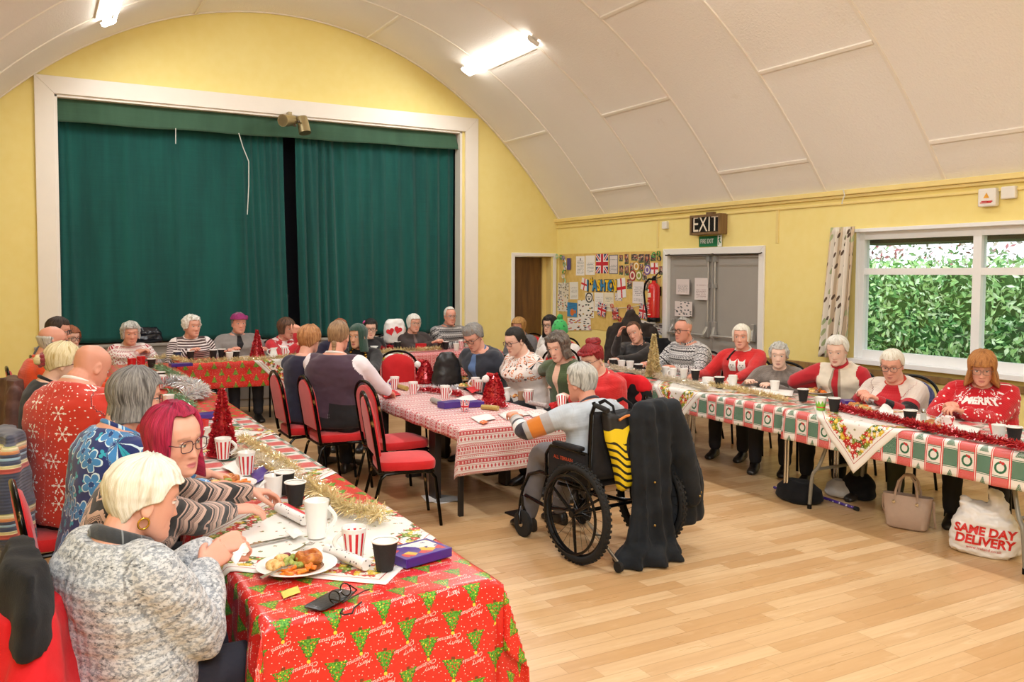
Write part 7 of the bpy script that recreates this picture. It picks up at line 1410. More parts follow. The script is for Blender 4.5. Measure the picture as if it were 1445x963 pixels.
# near table
cup('mug', (.971,2.893,.749), 'red-striped white mug nearest the camera, beside the black cup', 150); cup('black', (1.027,2.739,.749), 'black paper cup with white rim beside the chocolate box'); cup('latte', (.925,3.196,.752), 'tall plain white mug in front of the gold tinsel', -30); cup('black', (.975,3.686,.752), 'black paper cup behind the red-ended cracker'); cup('black', (.984,3.9,.752), 'black paper cup half hidden behind the white mug by the magenta-haired woman'); cup('white', (.923,3.862,.752), 'white mug under the hand of the magenta-haired woman', 200)
cup('mug', (.879,4.793,.752), 'red-striped mug standing against the red cone tree', 0); cup('mug', (.912,4.364,.752), 'red-striped mug with its handle turned away, beside the chocolate wrapper', 120); cup('red', (.893,5.568,.749), 'plain red mug beyond the red cone tree', 60)
def jug(p, label, rz=0, s=1.0):
    r = thing('milk_jug', label, 'jug', p); x, y, z = p; m = MB(); m.lathe([(q*s, h*s) for q, h in ((.024, 0), (.034, .004), (.037, .03), (.030, .06), (.026, .075), (.031, .092), (.028, .092), (.023, .075), (.027, .06), (.032, .03), (.02, .008))], 24, c=p); 
    for i in range(len(m.v)):
        if m.v[i][2]-z > .08*s and m.v[i][0]-x > .02*s: m.v[i] = (m.v[i][0]+.010*s, m.v[i][1], m.v[i][2]+.004)
    m.build('jug_body', MCHINA, r); m = MB(); m.tube([(x-.028*s, y, z+.082*s), (x-.055*s, y, z+.075*s), (x-.060*s, y, z+.05*s), (x-.034*s, y, z+.028*s)], .0045, 8); m.build('handle', MCHINA, r); return r
jug((.898,5.305,.75), 'white milk jug left of the red cone tree')
# cutlery
MCUT = plain('stainless_cutlery', '#b9b8b4', .22, metal=1.0, var=.03)
def cutlery(kind, a, b, label, up=0.0):
    a, b = Vector(a), Vector(b); d = (b-a); L = d.length; d.normalize(); s = Vector((0, 0, 1)).cross(d).normalized(); n = d.cross(s); m = MB(); z = Vector((0, 0, .004))
    def pl(q, w, t, c=0): return [a+d*L*q+s*w+n*(t+c)+z, a+d*L*q-s*w+n*(t+c)+z, a+d*L*q-s*w-n*(t-c)+z, a+d*L*q+s*w-n*(t-c)+z]
    if kind == 'knife': m.loft([pl(0, .006, .002), pl(.05, .009, .0028), pl(.42, .007, .0028), pl(.47, .006, .002), pl(.55, .010, .0012), pl(.9, .0095, .001), pl(.99, .003, .0008)])
    elif kind == 'fork':
        m.loft([pl(0, .005, .0015), pl(.04, .009, .002), pl(.5, .005, .002, .004), pl(.66, .004, .002, .008), pl(.72, .012, .0016, .008), pl(.78, .0125, .0015, .006)])
        for q in (-1.5, -.5, .5, 1.5): o_ = s*q*.0072; m.tube([a+d*L*.77+o_+z+n*.006, a+d*L*.88+o_+z+n*.004, a+d*L+o_+z+n*.008], .0017, 6)
    else:
        m.loft([pl(0, .005, .0015), pl(.04, .008, .002), pl(.5, .005, .002, .003), pl(.70, .004, .002, .006)]); m.ball(a+d*L*.86+z+n*.006, (L*.15, .020, .006), 20, 10, rot=Matrix((d, s, n)).transposed())
    o = m.build(kind, MCUT, loc=tuple(a)); return tag(o, label, kind)
cutlery('knife', (.652,3.195,.75), (.866,3.246,.75), 'knife lying on the white overlay beyond the dinner plate'); cutlery('fork', (.784,3.036,.752), (.882,3.102,.752), 'fork lying beyond the dinner plate'); cutlery('fork', (.621,2.775,.772), (.736,2.835,.772), 'fork resting on the roast dinner plate nearest the camera'); cutlery('spoon', (.789,5.479,.76), (.768,4.933,.756), 'spoon beside the plain red mug'); cutlery('knife', (.685,3.698,.756), (.784,3.732,.756), 'knife between the hands of the magenta-haired woman')
# plates of food
def food_mats():
    f = {}
    def nz2(n, a, b, sc, bump=.5, rough=.45): 
        k = M(n, a, rough, spec=.5); p = k.coord('Object'); q = k.noise(p, sc, 4.0, .6); k.col(k.mix(k.ss(q, .35, .65), a, b)); k.bump(q, bump, .006); return k.m
    f['potato'] = nz2('roast_potato', '#c98a34', '#eac682', 60); f['pudding'] = nz2('yorkshire_pudding', '#a5541c', '#d08a3c', 40); f['carrot'] = nz2('carrot', '#dd6a16', '#ee8a2a', 50); f['sprout'] = nz2('sprout_green', '#7f8a35', '#a9b054', 90); f['gravy'] = nz2('gravy', '#5a3217', '#774421', 20, .2, .15); f['meat'] = nz2('turkey_slice', '#8a5a3c', '#b88a66', 50); f['cranberry'] = nz2('cranberry', '#5a1422', '#7c2032', 70); return f
FM = food_mats()
MPLATE = plain('white_plate', '#f1efea', .2, var=.015, coat=.3)
def plate(p, label, r=.13, full=True, seed=1, rz=0):
    o = thing('dinner_plate', label, 'plate', p); x, y, z = p; R_ = random.Random(seed); m = MB(); m.lathe([(.05, 0), (r*.62, .002), (r*.70, .008), (r*.97, .018), (r, .021), (r*.965, .022), (r*.70, .013), (r*.60, .008), (.001, .008)], 48, c=p); m.build('plate_dish', MPLATE, o)
    if not full: return o
    def at(dx, dy, dz): c, s = math.cos(rz), math.sin(rz); return (x+dx*c-dy*s, y+dx*s+dy*c, z+dz)
    k = r/.13
    m = MB(); m.lathe([(.001, .014), (.05*k, .0135), (.072*k, .011), (.080*k, .008)], 28, c=at(.02*k, .0, 0), cap=False)
    for i in range(len(m.v)): m.v[i] = (m.v[i][0]+.008*math.sin(i*2.1), m.v[i][1]+.008*math.cos(i*1.3), m.v[i][2])
    m.build('gravy', FM['gravy'], o)
    for dx, dy, s in ((-.072, .022, .024), (-.060, -.002, .022), (-.030, .052, .026)): m = MB(); m.ball(at(dx*k, dy*k, .022*k), (s*k, s*.85*k, s*.8*k), 16, 10); bumpy(m, .12, 40); m.build('roast_potato', FM['potato'], o)
    m = MB(); rg = []
    for i in range(22):
        t = 2*PI*i/22; rg.append([(at((.045+.030*math.cos(t)+.016*math.cos(q)*math.cos(t))*k, (.008+.030*math.sin(t)+.016*math.cos(q)*math.sin(t))*k, (.028+.019*math.sin(q)+.004*math.sin(3*t))*k)) for q in [2*PI*j/10 for j in range(10)]])
    m.loft(rg, closed=True); m.lathe([(.001, .018*k), (.03*k, .02*k), (.034*k, .012*k)], 16, c=at(.045*k, .008*k, 0), cap=False); m.build('yorkshire_pudding', FM['pudding'], o)
    for i in range(9):
        a = R_.uniform(0, 3.1); c = Vector(at((-.02+R_.uniform(-.045, .055))*k, (-.062+R_.uniform(-.016, .016))*k, .014+.006*(i % 3))); d = Vector((math.cos(a), math.sin(a)*.4, R_.uniform(-.1, .1)))*.026*k; m = MB(); m.tube([c-d, c, c+d], [.0062*k, .0075*k, .0065*k], 8); m.build('carrot_baton', FM['carrot'], o)
    for i in range(10): m = MB(); m.ball(at((-.022+R_.uniform(-.028, .035))*k, (.010+R_.uniform(-.03, .03))*k, .018+.006*(i % 3)), .0125*k, 10, 8); bumpy(m, .2, 90); m.build('sprout', FM['sprout'], o)
    m = MB(); m.ball(at(.03*k, .065*k, .018), (.034*k, .022*k, .010), 16, 8); bumpy(m, .2, 50); m.build('turkey_slice', FM['meat'], o); m = MB(); m.ball(at(.0, .085*k, .024), (.02*k, .016*k, .010*k), 12, 8); bumpy(m, .3, 80); m.build('cranberry_sauce', FM['cranberry'], o)
    return o
def bumpy(m, a, f):
    c = sum((Vector(p) for p in m.v), Vector())/len(m.v); m.v = [tuple(c+(Vector(p)-c)*(1+a*noise.noise(Vector(p)*f))) for p in m.v]
plate((.765,2.88,.749), 'large dinner plate of roast potatoes, carrots and yorkshire pudding nearest the camera', .135, True, 3, .15); plate((.781,4.141,.752), 'dinner plate half hidden under the arm of the magenta-haired woman', .13, True, 5, 1.0)
# crackers and tubes
def mat_cracker(n, a, b, sc=60.0):
    k = M(n, a, .4, coat=.15); p = k.coord('Object'); v = k.voro(p, sc); k.col(k.mix(v.lt(.22), a, b)); return k.m
MCRW = mat_cracker('silver_dot_card', '#eceae8', '#4a4a4e'); MCRR = plain('red_card', '#c8202a', .4); MCRG = mat_cracker('gold_foil', '#b59a54', '#7d6a32', 90); MCRK = plain('grey_card_inside', '#9b958c', .8)
def cracker(a, b, label, mat=MCRW, r=.020, end=None, hollow=True):
    a, b = Vector(a), Vector(b); o = thing('cracker', label, 'cracker', tuple(a)); a = a+Vector((0, 0, r)); b = b+Vector((0, 0, r)); d = (b-a).normalized(); L = (b-a).length
    m = MB(); m.tube([a, a+d*.03, a+d*L*.5, b-d*.004, b, b-d*.002, b-d*.10], [r*.97, r, r, r, r*.96, r*.9, r*.88], 24); m.build('tube', mat, o); m = MB(); m.cyl(b-d*.06, b-d*.058, r*.89, n=20); m.build('inside', MCRK, o)
    if end: m = MB(); m.tube([a-d*.002, a-d*.03, a-d*.05, a-d*.09], [r, r*.6, r*.55, r*1.1], 18); m.build('twisted_end', end, o)
    return o
cracker((.901,2.98,.75), (.966,2.752,.75), 'white dotted cracker tube in front of the striped mug'); cracker((.883,3.608,.752), (.926,3.364,.752), 'white dotted cracker tube behind the tall white mug'); tag(MB().tube([(.917,3.636,.765), (.953,3.4,.765)], .016, 14).build('card_tube', MCRR), 'red card tube lying along the dotted cracker', 'card tube'); cracker((1.018,4.477,.754), (1.038,4.089,.754), 'gold foil cracker near the purple wrapper', MCRG, .018)
# chocolate boxes
def mat_choc():
    k = M('purple_festive_card', '#45248a', .3, coat=.3); x, y, z = k.xyz(k.coord('Object')); vo = k.n('ShaderNodeTexVoronoi', voronoi_dimensions='2D'); k.nt.links.new(k.vec(x, y), vo.inputs['Vector']); vo.inputs['Scale'].default_value = 26.0; r, g, b = k.xyz(vo.outputs['Color']); n = k.noise(k.vec(x, y), 40.0, 2.0); t = z.gt(.031)*(x.abs().lt(.085))*(y.abs().lt(.06)); c = k.mix(r.gt(.5)*t, '#45248a', '#d8b13a'); c = k.mix(g.gt(.66)*t, c, '#c9262e'); c = k.mix(b.gt(.76)*t, c, '#ece6e0'); c = k.mix(n.gt(.62)*t, c, '#3a1c78'); bd = z.band(.012, .022)*(x.abs().lt(.06))*y.lt(0.0)*t.lt(.5); k.col(k.mix(bd, c, '#e8e2ee')); return k.m
MCHOC = mat_choc(); MPURP = plain('plain_purple_card', '#432583', .35, coat=.2)
def box_item(p, size, rz, mat, label, name='chocolate_box', cat='chocolate box', flap=True):
    o = thing(name, label, cat); m = MB(); m.box((0, 0, size[2]/2), size); m.build('carton', mat, o, smooth=False, bevel=.0015)
    if flap: m = MB(); m.box((0, -size[1]/2-.0006, size[2]/2), (size[0]*.94, .001, size[2]*.85)); m.build('end_panel', MPURP, o, smooth=False)
    return put(o, p, math.radians(rz))
bx_ = box_item((1.173,2.81,.747), (.20, .15, .032), 14, MCHOC, 'open-faced purple chocolate box with festive pictures at the near table end')
m = MB(); m.box((0, -.0765, .016), (.12, .001, .008)); m.build('white_slogan_bar', MPAPW, bx_, smooth=False)
box_item((1.019,6.228,.752), (.19, .12, .03), 10, MPURP, 'purple chocolate box beyond the red cone tree'); box_item((1.37,9.8,.755), (.22, .12, .032), 8, MPURP, 'purple chocolate box on the corner of the stage-row table')
# glasses and case
gc = thing('glasses_case', 'black soft glasses case near the table end', 'glasses case', (.779,2.552,.745)); gx, gy, gz = gc.location
m = MB(); rg = []
for q, w, h in ((0, .030, .004), (.06, .038, .010), (.5, .040, .014), (.94, .038, .010), (1, .030, .004)): rg.append([((q-.5)*.17, w*math.cos(t), .008+h*.55*math.sin(t)) for t in [2*PI*i/20 for i in range(20)]])
m.loft(rg); R3 = Matrix.Rotation(.62, 3, 'Z'); m.v = [tuple(R3@Vector(v)+gc.location) for v in m.v]; m.build('case_body', plain('black_vinyl', '#1b1b1c', .35, bump=.3), gc)
sp2 = thing('spectacles', 'folded black spectacles lying on the glasses case', 'spectacles', (.805,2.533,.762)); m = MB(); O = sp2.location
def SPp(x, y, z=0): v = Matrix.Rotation(.75, 3, 'Z')@Vector((x, y, z)); return O+v
for s in (-1, 1): m.tube([SPp(s*.034+.026*math.cos(t), .018*math.sin(t)*.6, .012+.016*math.sin(t)) for t in [2*PI*i/22 for i in range(22)]], .0022, 6, closed=True)
m.tube([SPp(-.008, 0, .016), SPp(.008, 0, .016)], .002, 6); m.tube([SPp(.061, 0, .016), SPp(.05, -.03, .008), SPp(-.05, -.036, .004)], .0022, 6); m.tube([SPp(-.061, 0, .016), SPp(-.06, -.045, .012), SPp(.06, -.05, .004), SPp(.085, -.055, .001)], .0022, 6); m.build('frame', plain('black_acetate', '#121212', .2), sp2)
m = MB(); m.tube([(.795,2.474,.747), (.777,2.446,.747), (.785,2.43,.747), (.808,2.429,.747), (.828,2.468,.747), (.862,2.501,.747)], .0025, 6); tag(m.build('spectacle_cord', plain('black_string', '#151515', .7)), 'black spectacle cord looping out of the glasses case', 'cord')
def salt(p, label): 
    o = thing('salt_shaker', label, 'shaker', p); m = MB(); m.lathe([(.018, 0), (.02, .003), (.019, .05), (.014, .06)], 18, c=p); m.build('glass_body', plain('shaker_glass', '#b9b6ae', .15), o); m = MB(); m.lathe([(.0165, .056), (.0165, .075), (.012, .082), (.002, .083)], 18, c=p); m.build('cap', MCUT, o); return o
salt((1.035,3.431,.752), 'small glass salt shaker with metal cap before the gold tinsel')
# paper napkins
def napkin(pts, mat, label, name='paper_napkin', cat='napkin', lift=.012, seed=0):
    """a creased paper square given by four corners"""
    a, b, c, d = [Vector(p) for p in pts]; m = MB(); f = lambda u, v: (a*(1-u)+b*u)*(1-v)+(d*(1-u)+c*u)*v+Vector((0, 0, .003+lift*(.5+.5*noise.noise(Vector((u*3+seed, v*3, seed))))*math.sin(PI*max(.05, min(.95, u)))))
    m.grid(f, 10, 10); o = m.build(name, mat, loc=tuple((a+c)/2), auto=False, solid=.0015, soff=1); return tag(o, label, cat)
MNR = plain('red_tissue', '#cf2229', .8); MNP = mat_cracker('printed_tissue', '#efeae6', '#c23a3a', 30)
napkin([(.933,4.724,.752), (.97,4.439,.752), (.862,4.289,.752), (.831,4.586,.752)], MPAPW, 'white napkin under the striped mugs of the near table', seed=1); napkin([(.931,4.389,.752), (1.087,4.45,.752), (1.044,4.193,.752), (.904,4.138,.752)], plain('purple_wrapper', '#4a2f86', .4), 'crumpled purple chocolate wrapper by the gold cracker', 'chocolate_wrapper', 'wrapper', .03, 2); napkin([(.826,3.281,.76), (.879,3.294,.76), (.885,3.198,.76), (.832,3.177,.76)], MPAPW, 'small white paper scrap before the tall white mug', seed=3)
nn = napkin([(.521,2.733,.86), (.569,2.756,.9), (.583,2.759,.87), (.53,2.703,.85)], MPAPW, 'white tissue held by the woman in the flecked cardigan', seed=4, lift=.02)
napkin([(.663,2.692,.746), (.725,2.721,.746), (.718,2.662,.746), (.657,2.634,.746)], plain('yellow_slip', '#e3c25a', .7), 'yellow paper slip near the table corner', 'paper_slip', 'paper', .002, 5)
# ---------------------------------------------------------------- tinsel
def foil(name, cols, rough=.16):
    k = M(name, cols[0], rough, metal=.3, spec=.8); p = k.coord('Object'); n = k.white(k.scale(p, (260, 260, 260)), '3D'); c = k.mix(n.gt(.4), cols[0], cols[1]); c = k.mix(n.gt(.8), c, cols[2]); k.col(c); return k.m
FGOLD = foil('gold_tinsel_foil', ('#e2c678', '#f7ebc6', '#b8934a')); FSILV = foil('silver_tinsel_foil', ('#dfe0e0', '#ffffff', '#b3b6b8')); FRED = foil('red_tinsel_foil', ('#c4121f', '#e2404a', '#7a0812')); FGRN = foil('green_tinsel_foil', ('#3f7a4a', '#7ab07a', '#c9d8c8')); FCHAMP = foil('champagne_tinsel_foil', ('#dccaa8', '#f7f0e0', '#b09a70'))
def strips(m, c, d, n, r, w, rnd, flat=.0):
    for _ in range(n):
        v = Vector((rnd.gauss(0, 1), rnd.gauss(0, 1), rnd.gauss(0, 1))); v = v-d*v.dot(d)*.75; v.normalize(); L = r*rnd.uniform(.55, 1.15); s = v.cross(Vector((rnd.gauss(0, 1), rnd.gauss(0, 1), rnd.gauss(0, 1)))).normalized()*w; t = v*L+Vector((0, 0, -.15*L)); q = c+v*L*.5+Vector((0, 0, .05*L))
        m.add([c-s, c+s, q+s, q-s, c+t+s*.6, c+t-s*.6], [(0, 1, 2, 3), (3, 2, 4, 5)])
def tinsel(path, label, mat, r=.045, dens=900, w=.0014, seed=0, floor=None, group=None):
    P = [Vector(p) for p in path]; m = MB(); rnd = random.Random(seed); fl = floor if floor is not None else min(p.z for p in P)
    m.tube(P, .003, 5)
    for i in range(len(P)-1):
        a, b = P[i], P[i+1]; L = (b-a).length; d = (b-a).normalized()
        for k in range(int(L*dens)):
            strips(m, a.lerp(b, rnd.random())+Vector((rnd.gauss(0, r*.12), rnd.gauss(0, r*.12), r*.35)), d, 1, r, w, rnd)
    m.v = [(x, y, max(z, fl+.001)) for x, y, z in m.v]; o = m.build('tinsel_garland', mat, loc=tuple(P[0]), smooth=False); return tag(o, label, 'tinsel', group)
tinsel([(.952,4.878,.76), (1.011,4.544,.76), (1.047,4.288,.76), (1.063,4.08,.76), (1.074,3.817,.76)], 'champagne tinsel along the near table beside the striped mugs', FCHAMP, .055, 1500, seed=1); tinsel([(1.085,3.914,.76), (1.096,3.694,.76), (1.104,3.47,.76), (1.149,3.374,.76), (1.202,3.23,.76)], 'bushy gold tinsel end behind the tall white mug', FGOLD, .070, 1700, .0018, seed=2); tinsel([(1.072,5.279,.76), (1.096,4.802,.76), (1.134,4.242,.76)], 'gold tinsel lying at the table edge by the check cloth', FGOLD, .045, 1100, seed=3)
tinsel([(1.118,9.64,.76), (1.152,9.046,.76), (1.173,8.4,.76), (1.137,7.861,.76)], 'gold and green tinsel at the stage end of the left row', FGRN, .06, 1000, .002, seed=4); tinsel([(1.001,8.003,.77), (1.109,7.948,.77), (1.166,7.558,.77), (1.161,7.184,.77), (1.017,7.039,.77)], 'big fluffy silver tinsel in the middle of the left row', FSILV, .085, 2600, .0034, seed=5); tinsel([(.948,7.373,.76), (.969,6.852,.76), (.992,6.536,.76)], 'green and red tinsel below the silver tinsel', FGRN, .06, 1200, .002, seed=6); tinsel([(1.174,10.56,.765), (1.386,10.736,.765), (1.459,10.063,.765)], 'thin gold tinsel on the corner where the left row meets the stage row', FGOLD, .05, 900, .002, seed=7)
def cone_tree(p, label, mat, h, r, seed=0, base=None):
    o = thing('tinsel_tree', label, 'tinsel tree', p); rnd = random.Random(seed); m = MB(); x, y, z = p; N = int(900*h/.3)
    m.tube([(x, y, z), (x, y, z+h*.97)], [r*.55, .006], 12)
    for i in range(N):
        q = rnd.random()**1.15; a = rnd.uniform(0, 2*PI); rr = r*(1-q)*.85+.008; c = Vector((x+rr*math.cos(a)*.7, y+rr*math.sin(a)*.7, z+.01+h*q)); d = Vector((math.cos(a), math.sin(a), rnd.uniform(-.6, .5))).normalized(); L = rnd.uniform(.018, .036)*(h/.3)**.5*(1-.5*q); s = d.cross(Vector((rnd.gauss(0, 1), rnd.gauss(0, 1), rnd.gauss(0, 1)))).normalized()*.0055*(h/.3)**.3
        m.add([c-s, c+s, c+d*L*.5+s*1.2, c+d*L*.5-s*1.2, c+d*L+Vector((0, 0, rnd.uniform(-.01, .01)))], [(0, 1, 2, 3), (3, 2, 4)])
    m.build('tinsel_cone', mat, o, smooth=False); m = MB(); m.lathe([(r*.9, 0), (r*.95, .006), (r*.5, .012)], 20, c=p); m.build('base', base or mat, o); return o
cone_tree((.897,4.908,.752), 'tall red tinsel cone tree on the near table', FRED, .36, .095, 1); cone_tree((2.31,10.4,.771), 'small red tinsel tree before the man in the headband', FRED, .30, .10, 2); cone_tree((5.339,6.765,.742), 'gold tinsel cone tree at the far part of the right row', FGOLD, .42, .085, 3, plain('green_base', '#3f8a4a', .6))
# left row, further items
ZT = .745
cup('red', (.901,9.929,.75), 'red mug before the bald man, left of its twin'); cup('red', (1.01,10.115,.75), 'red mug in front of the woman in the fairisle jumper'); cup('black', (1.077,9.763,.75), 'black paper cup right of the two red mugs'); cup('mug', (.964,8.034,.75), 'striped mug beside the silver tinsel', 90); cup('paperwhite', (.87,6.859,.75), 'white paper cup before the grey-bobbed woman'); cup('black', (.997,8.404,.75), 'black paper cup behind the grey-bobbed woman')
napkin([(.504,7.68,.75), (.74,7.943,.75), (.727,7.475,.75), (.47,7.184,.75)], MNR, 'red napkin before the bald man', seed=8)
# row before the stage
def onB(x, y): return None
cup('navy', (1.434,10.521,.757), 'navy paper cup behind the purple box of the stage row'); cup('black', (1.57,10.453,.757), 'black paper cup right of the navy one before the striped woman'); cup('black', (1.83,10.512,.757), 'black paper cup in front of the striped woman'); cup('black', (1.934,10.557,.757), 'black paper cup between the striped woman and the man in the headband'); cup('black', (2.03,10.224,.757), 'black paper cup before the man in the headband'); cup('paperwhite', (1.949,10.173,.757), 'pale plastic beaker left of the headband man\'s black cup'); jug((2.474,10.289,.757), 'white milk jug right of the small red tinsel tree', s=1.25); cup('mug', (2.638,10.406,.757), 'striped mug before the woman with her hand to her mouth', -60)
tinsel([(1.402,9.923,.765), (1.652,9.967,.765), (1.925,10.006,.765), (2.189,9.964,.765), (2.442,10.022,.765), (2.728,10.168,.765)], 'gold tinsel along the tree cloth before the stage', FGOLD, .05, 1100, .0022, seed=11); tinsel([(3.699,10.096,.765), (4.016,10.266,.765), (4.296,10.241,.765), (4.641,10.304,.765)], 'gold tinsel along the candy-cane cloth before the stage', FGOLD, .055, 1200, .0022, seed=12)
cup('black', (4.782,10.458,.757), 'black paper cup before the man in the zip jumper'); cup('mug', (5.015,10.466,.757), 'striped mug at the right end of the stage row', 30); cup('black', (4.211,10.737,.757), 'black paper cup before the woman in the brown jacket')
m = MB(); p = (3.791,10.476,.757); o = thing('glass_dish', 'footed pale glass dish behind the green headscarf', 'dish', p); m.lathe([(.03, 0), (.032, .004), (.008, .012), (.008, .035), (.03, .05), (.055, .075), (.052, .075), (.02, .048)], 24, c=p); m.build('bowl', plain('pale_glass', '#dfe3df', .1), o)
box_item((4.446,10.502,.757), (.12, .08, .085), 10, MCRR, 'small red box before the woman in the brown jacket', 'gift_box', 'box', False); tinsel([(3.912,10.598,.77), (4.07,10.759,.77), (4.089,10.629,.77)], 'bunch of red tinsel near the dark-bunned woman', FRED, .05, 1600, .003, seed=13)
cup('paperwhite', (4.817,10.202,.757), 'green and white gift cup at the end of the candy-cane cloth')
# middle table
for i, (p, rz, w) in enumerate((((2.901,8.041,.668), 170, 'striped mug beside the headscarfed woman, farthest left on the middle table'), ((2.971,7.651,.668), 180, 'striped mug with handle to the left, second on the middle table'), ((2.977,7.213,.668), 20, 'striped mug between the grey cracker and the red tinsel'), ((3.523,7.977,.668), 60, 'striped mug behind the red tinsel, before the black bag'), ((3.121,6.839,.668), 10, 'striped mug behind the purple box of the middle table'), ((3.568,7.068,.668), 60, 'striped mug in front of the big red santa cone'), ((3.627,7.259,.668), 170, 'striped mug hidden behind another by the red santa cone'), ((3.643,6.288,.668), 100, 'striped mug beside the brown beaker'))): cup('mug', p, w, rz)
cup('mug', (3.617,5.722,.7), 'striped mug tipped over beside the red flower', 60, tilt=40)
def santa(p, label, h=.26, r=.095, seed=1):
    o = thing('santa_cone', label, 'tinsel cone', p); x, y, z = p; m = MB(); rnd = random.Random(seed); prof = [(r*.9, 0), (r, .01), (r*.95, h*.2), (r*.75, h*.5), (r*.45, h*.8), (r*.2, h*.95)]; m.lathe(prof, 18, c=p)
    for i in range(700):
        q = rnd.random(); a = rnd.uniform(0, 2*PI); rr = np.interp(q*h, [t[1] for t in prof], [t[0] for t in prof]); c = Vector((x+rr*math.cos(a), y+rr*math.sin(a), z+q*h*.95)); d = Vector((math.cos(a), math.sin(a), rnd.uniform(-.5, .7))).normalized(); s = d.cross(Vector((rnd.gauss(0, 1), rnd.gauss(0, 1), rnd.gauss(0, 1)))).normalized()*.006; m.add([c-s, c+s, c+d*.018+s, c+d*.018-s], [(0, 1, 2, 3)])
    m.build('tinsel_cone', FRED, o, smooth=False); m = MB(); m.tube([(x-.02, y, z+h*.9), (x-.06, y, z+h*.95), (x-.08, y, z+h*.85)], [.02, .016, .012], 10); m.build('folded_tip', FRED, o); m = MB(); m.ball((x-.085, y-.01, z+h*.80), .032, 18, 12); bumpy(m, .15, 60); m.build('pompom', plain('white_fluff', '#efece8', .95, bump=.8), o); return o
santa((3.421,6.495,.668), 'red tinsel santa cone with white pompom in the middle of the nordic cloth', .25, .085, 1); santa((3.395,7.914,.668), 'red tinsel santa cone with white pompom near the empty end chair', .24, .085, 2)
tinsel([(3.024,7.343,.675), (3.156,7.275,.675), (3.23,7.078,.675), (3.288,6.845,.675)], 'red tinsel across the left side of the middle table', FRED, .045, 1300, .003, seed=21); tinsel([(3.204,6.373,.675), (3.295,6.282,.675), (3.327,6.095,.675)], 'red tinsel in front of the larger santa cone', FRED, .045, 1300, .003, seed=22); tinsel([(3.176,7.486,.675), (3.303,7.365,.675), (3.472,7.335,.675)], 'white tinsel behind the red tinsel of the middle table', FSILV, .04, 900, .0025, seed=23)
box_item((2.966,6.375,.668), (.20, .11, .05), 8, MPURP, 'purple chocolate box lying left of the union flag cup'); box_item((3.147,6.324,.668), (.14, .10, .045), -6, MPURP, 'purple chocolate box right of the union flag cup'); box_item((2.937,7.842,.668), (.16, .10, .03), 20, MPURP, 'purple chocolate box before the headscarfed woman')
k = M('union_cup_print', '#26316b', .4); x_, y_, z_ = k.xyz(k.coord('Object')); a_ = y_.atan2(x_+.0); u_ = ((a_/PI*2.0).fract()-.5); v_ = z_/.085-.5; d1 = (u_-v_).abs().min((u_+v_).abs()); c = k.mix(d1.lt(.14), '#26316b', '#efeae8'); c = k.mix(d1.lt(.06), c, '#c62434'); s_ = u_.abs().min(v_.abs()); c = k.mix(s_.lt(.17), c, '#efeae8'); k.col(k.mix(s_.lt(.10), c, '#c62434'))
put(cup_proto('paper_cup', 'paper cup', .027, .038, .085, k.m), (2.968,6.127,.668), 0, 'union flag paper cup between the two purple boxes')
cracker((2.921,6.484,.668), (2.938,6.697,.668), 'grey cracker tube with open end at the left edge of the nordic cloth', MCRK, .022); cracker((3.008,7.689,.668), (3.016,7.46,.668), 'gold foil cracker between two striped mugs', MCRG, .022); cracker((3.136,6.161,.668), (3.218,6.037,.668), 'gold and green foil cracker before the santa cone', MCRG, .020); cracker((3.594,6.18,.668), (3.62,5.952,.668), 'grey printed cracker beside the red flower', mat_cracker('grey_print_card', '#b3a6a4', '#7a6a6a'), .020)
tag(MB().box((2.78,7.317,.674), (.16, .075, .009), rot=Matrix.Rotation(.3, 3, 'Z')).build('phone', plain('black_phone_glass', '#16171a', .12), smooth=False, bevel=.003), 'black phone face down at the corner of the nordic cloth', 'phone')
plate((3.623,7.433,.668), 'plate of food before the man in the navy blazer', .12, True, 9, .4); plate((3.821,7.956,.668), 'second plate of food, beyond the one before the blazer', .11, True, 11, 2.0)
jug((3.526,6.487,.668), 'white milk jug right of the santa cone', s=1.2); tag(put(cup_proto('beaker', 'beaker', .030, .034, .075, plain('brown_card', '#a58266', .7)), (3.671,6.459,.668), 0), 'brown paper beaker left of the striped mug by the olive cardigan', 'beaker')
k_ = FM['sprout']; o = thing('snack_bowl', 'small heap of savoury snacks before the patterned top', 'snacks', (3.674,6.603,.668)); rnd = random.Random(5)
for i in range(12): m = MB(); m.ball(Vector(o.location)+Vector((rnd.uniform(-.06, .06), rnd.uniform(-.03, .03), .012+.006*(i % 3))), (.018, .011, .010), 8, 6); m.build('snack', FM['potato'] if i % 2 else FM['pudding'], o)
o = thing('fabric_poinsettia', 'red fabric flower near the man in the wheelchair', 'flower', (3.629,5.825,.668)); 
for i in range(7): a = 2*PI*i/7; m = MB(); m.ball(Vector(o.location)+Vector((.03*math.cos(a), .03*math.sin(a), .03+.018*(i % 2))), (.032, .026, .020), 12, 8); bumpy(m, .25, 40); m.build('petal', plain('red_felt', '#c4161d', .8), o)
m = MB(); m.ball(Vector(o.location)+Vector((0, 0, .06)), .018, 10, 8); m.build('flower_centre', plain('red_felt_dark', '#a11017', .8), o)
cutlery('knife', (3.875,6.108,.67), (4.084,6.313,.74), 'knife in the hand of the woman with the plaited updo')
rn = random.Random(8)
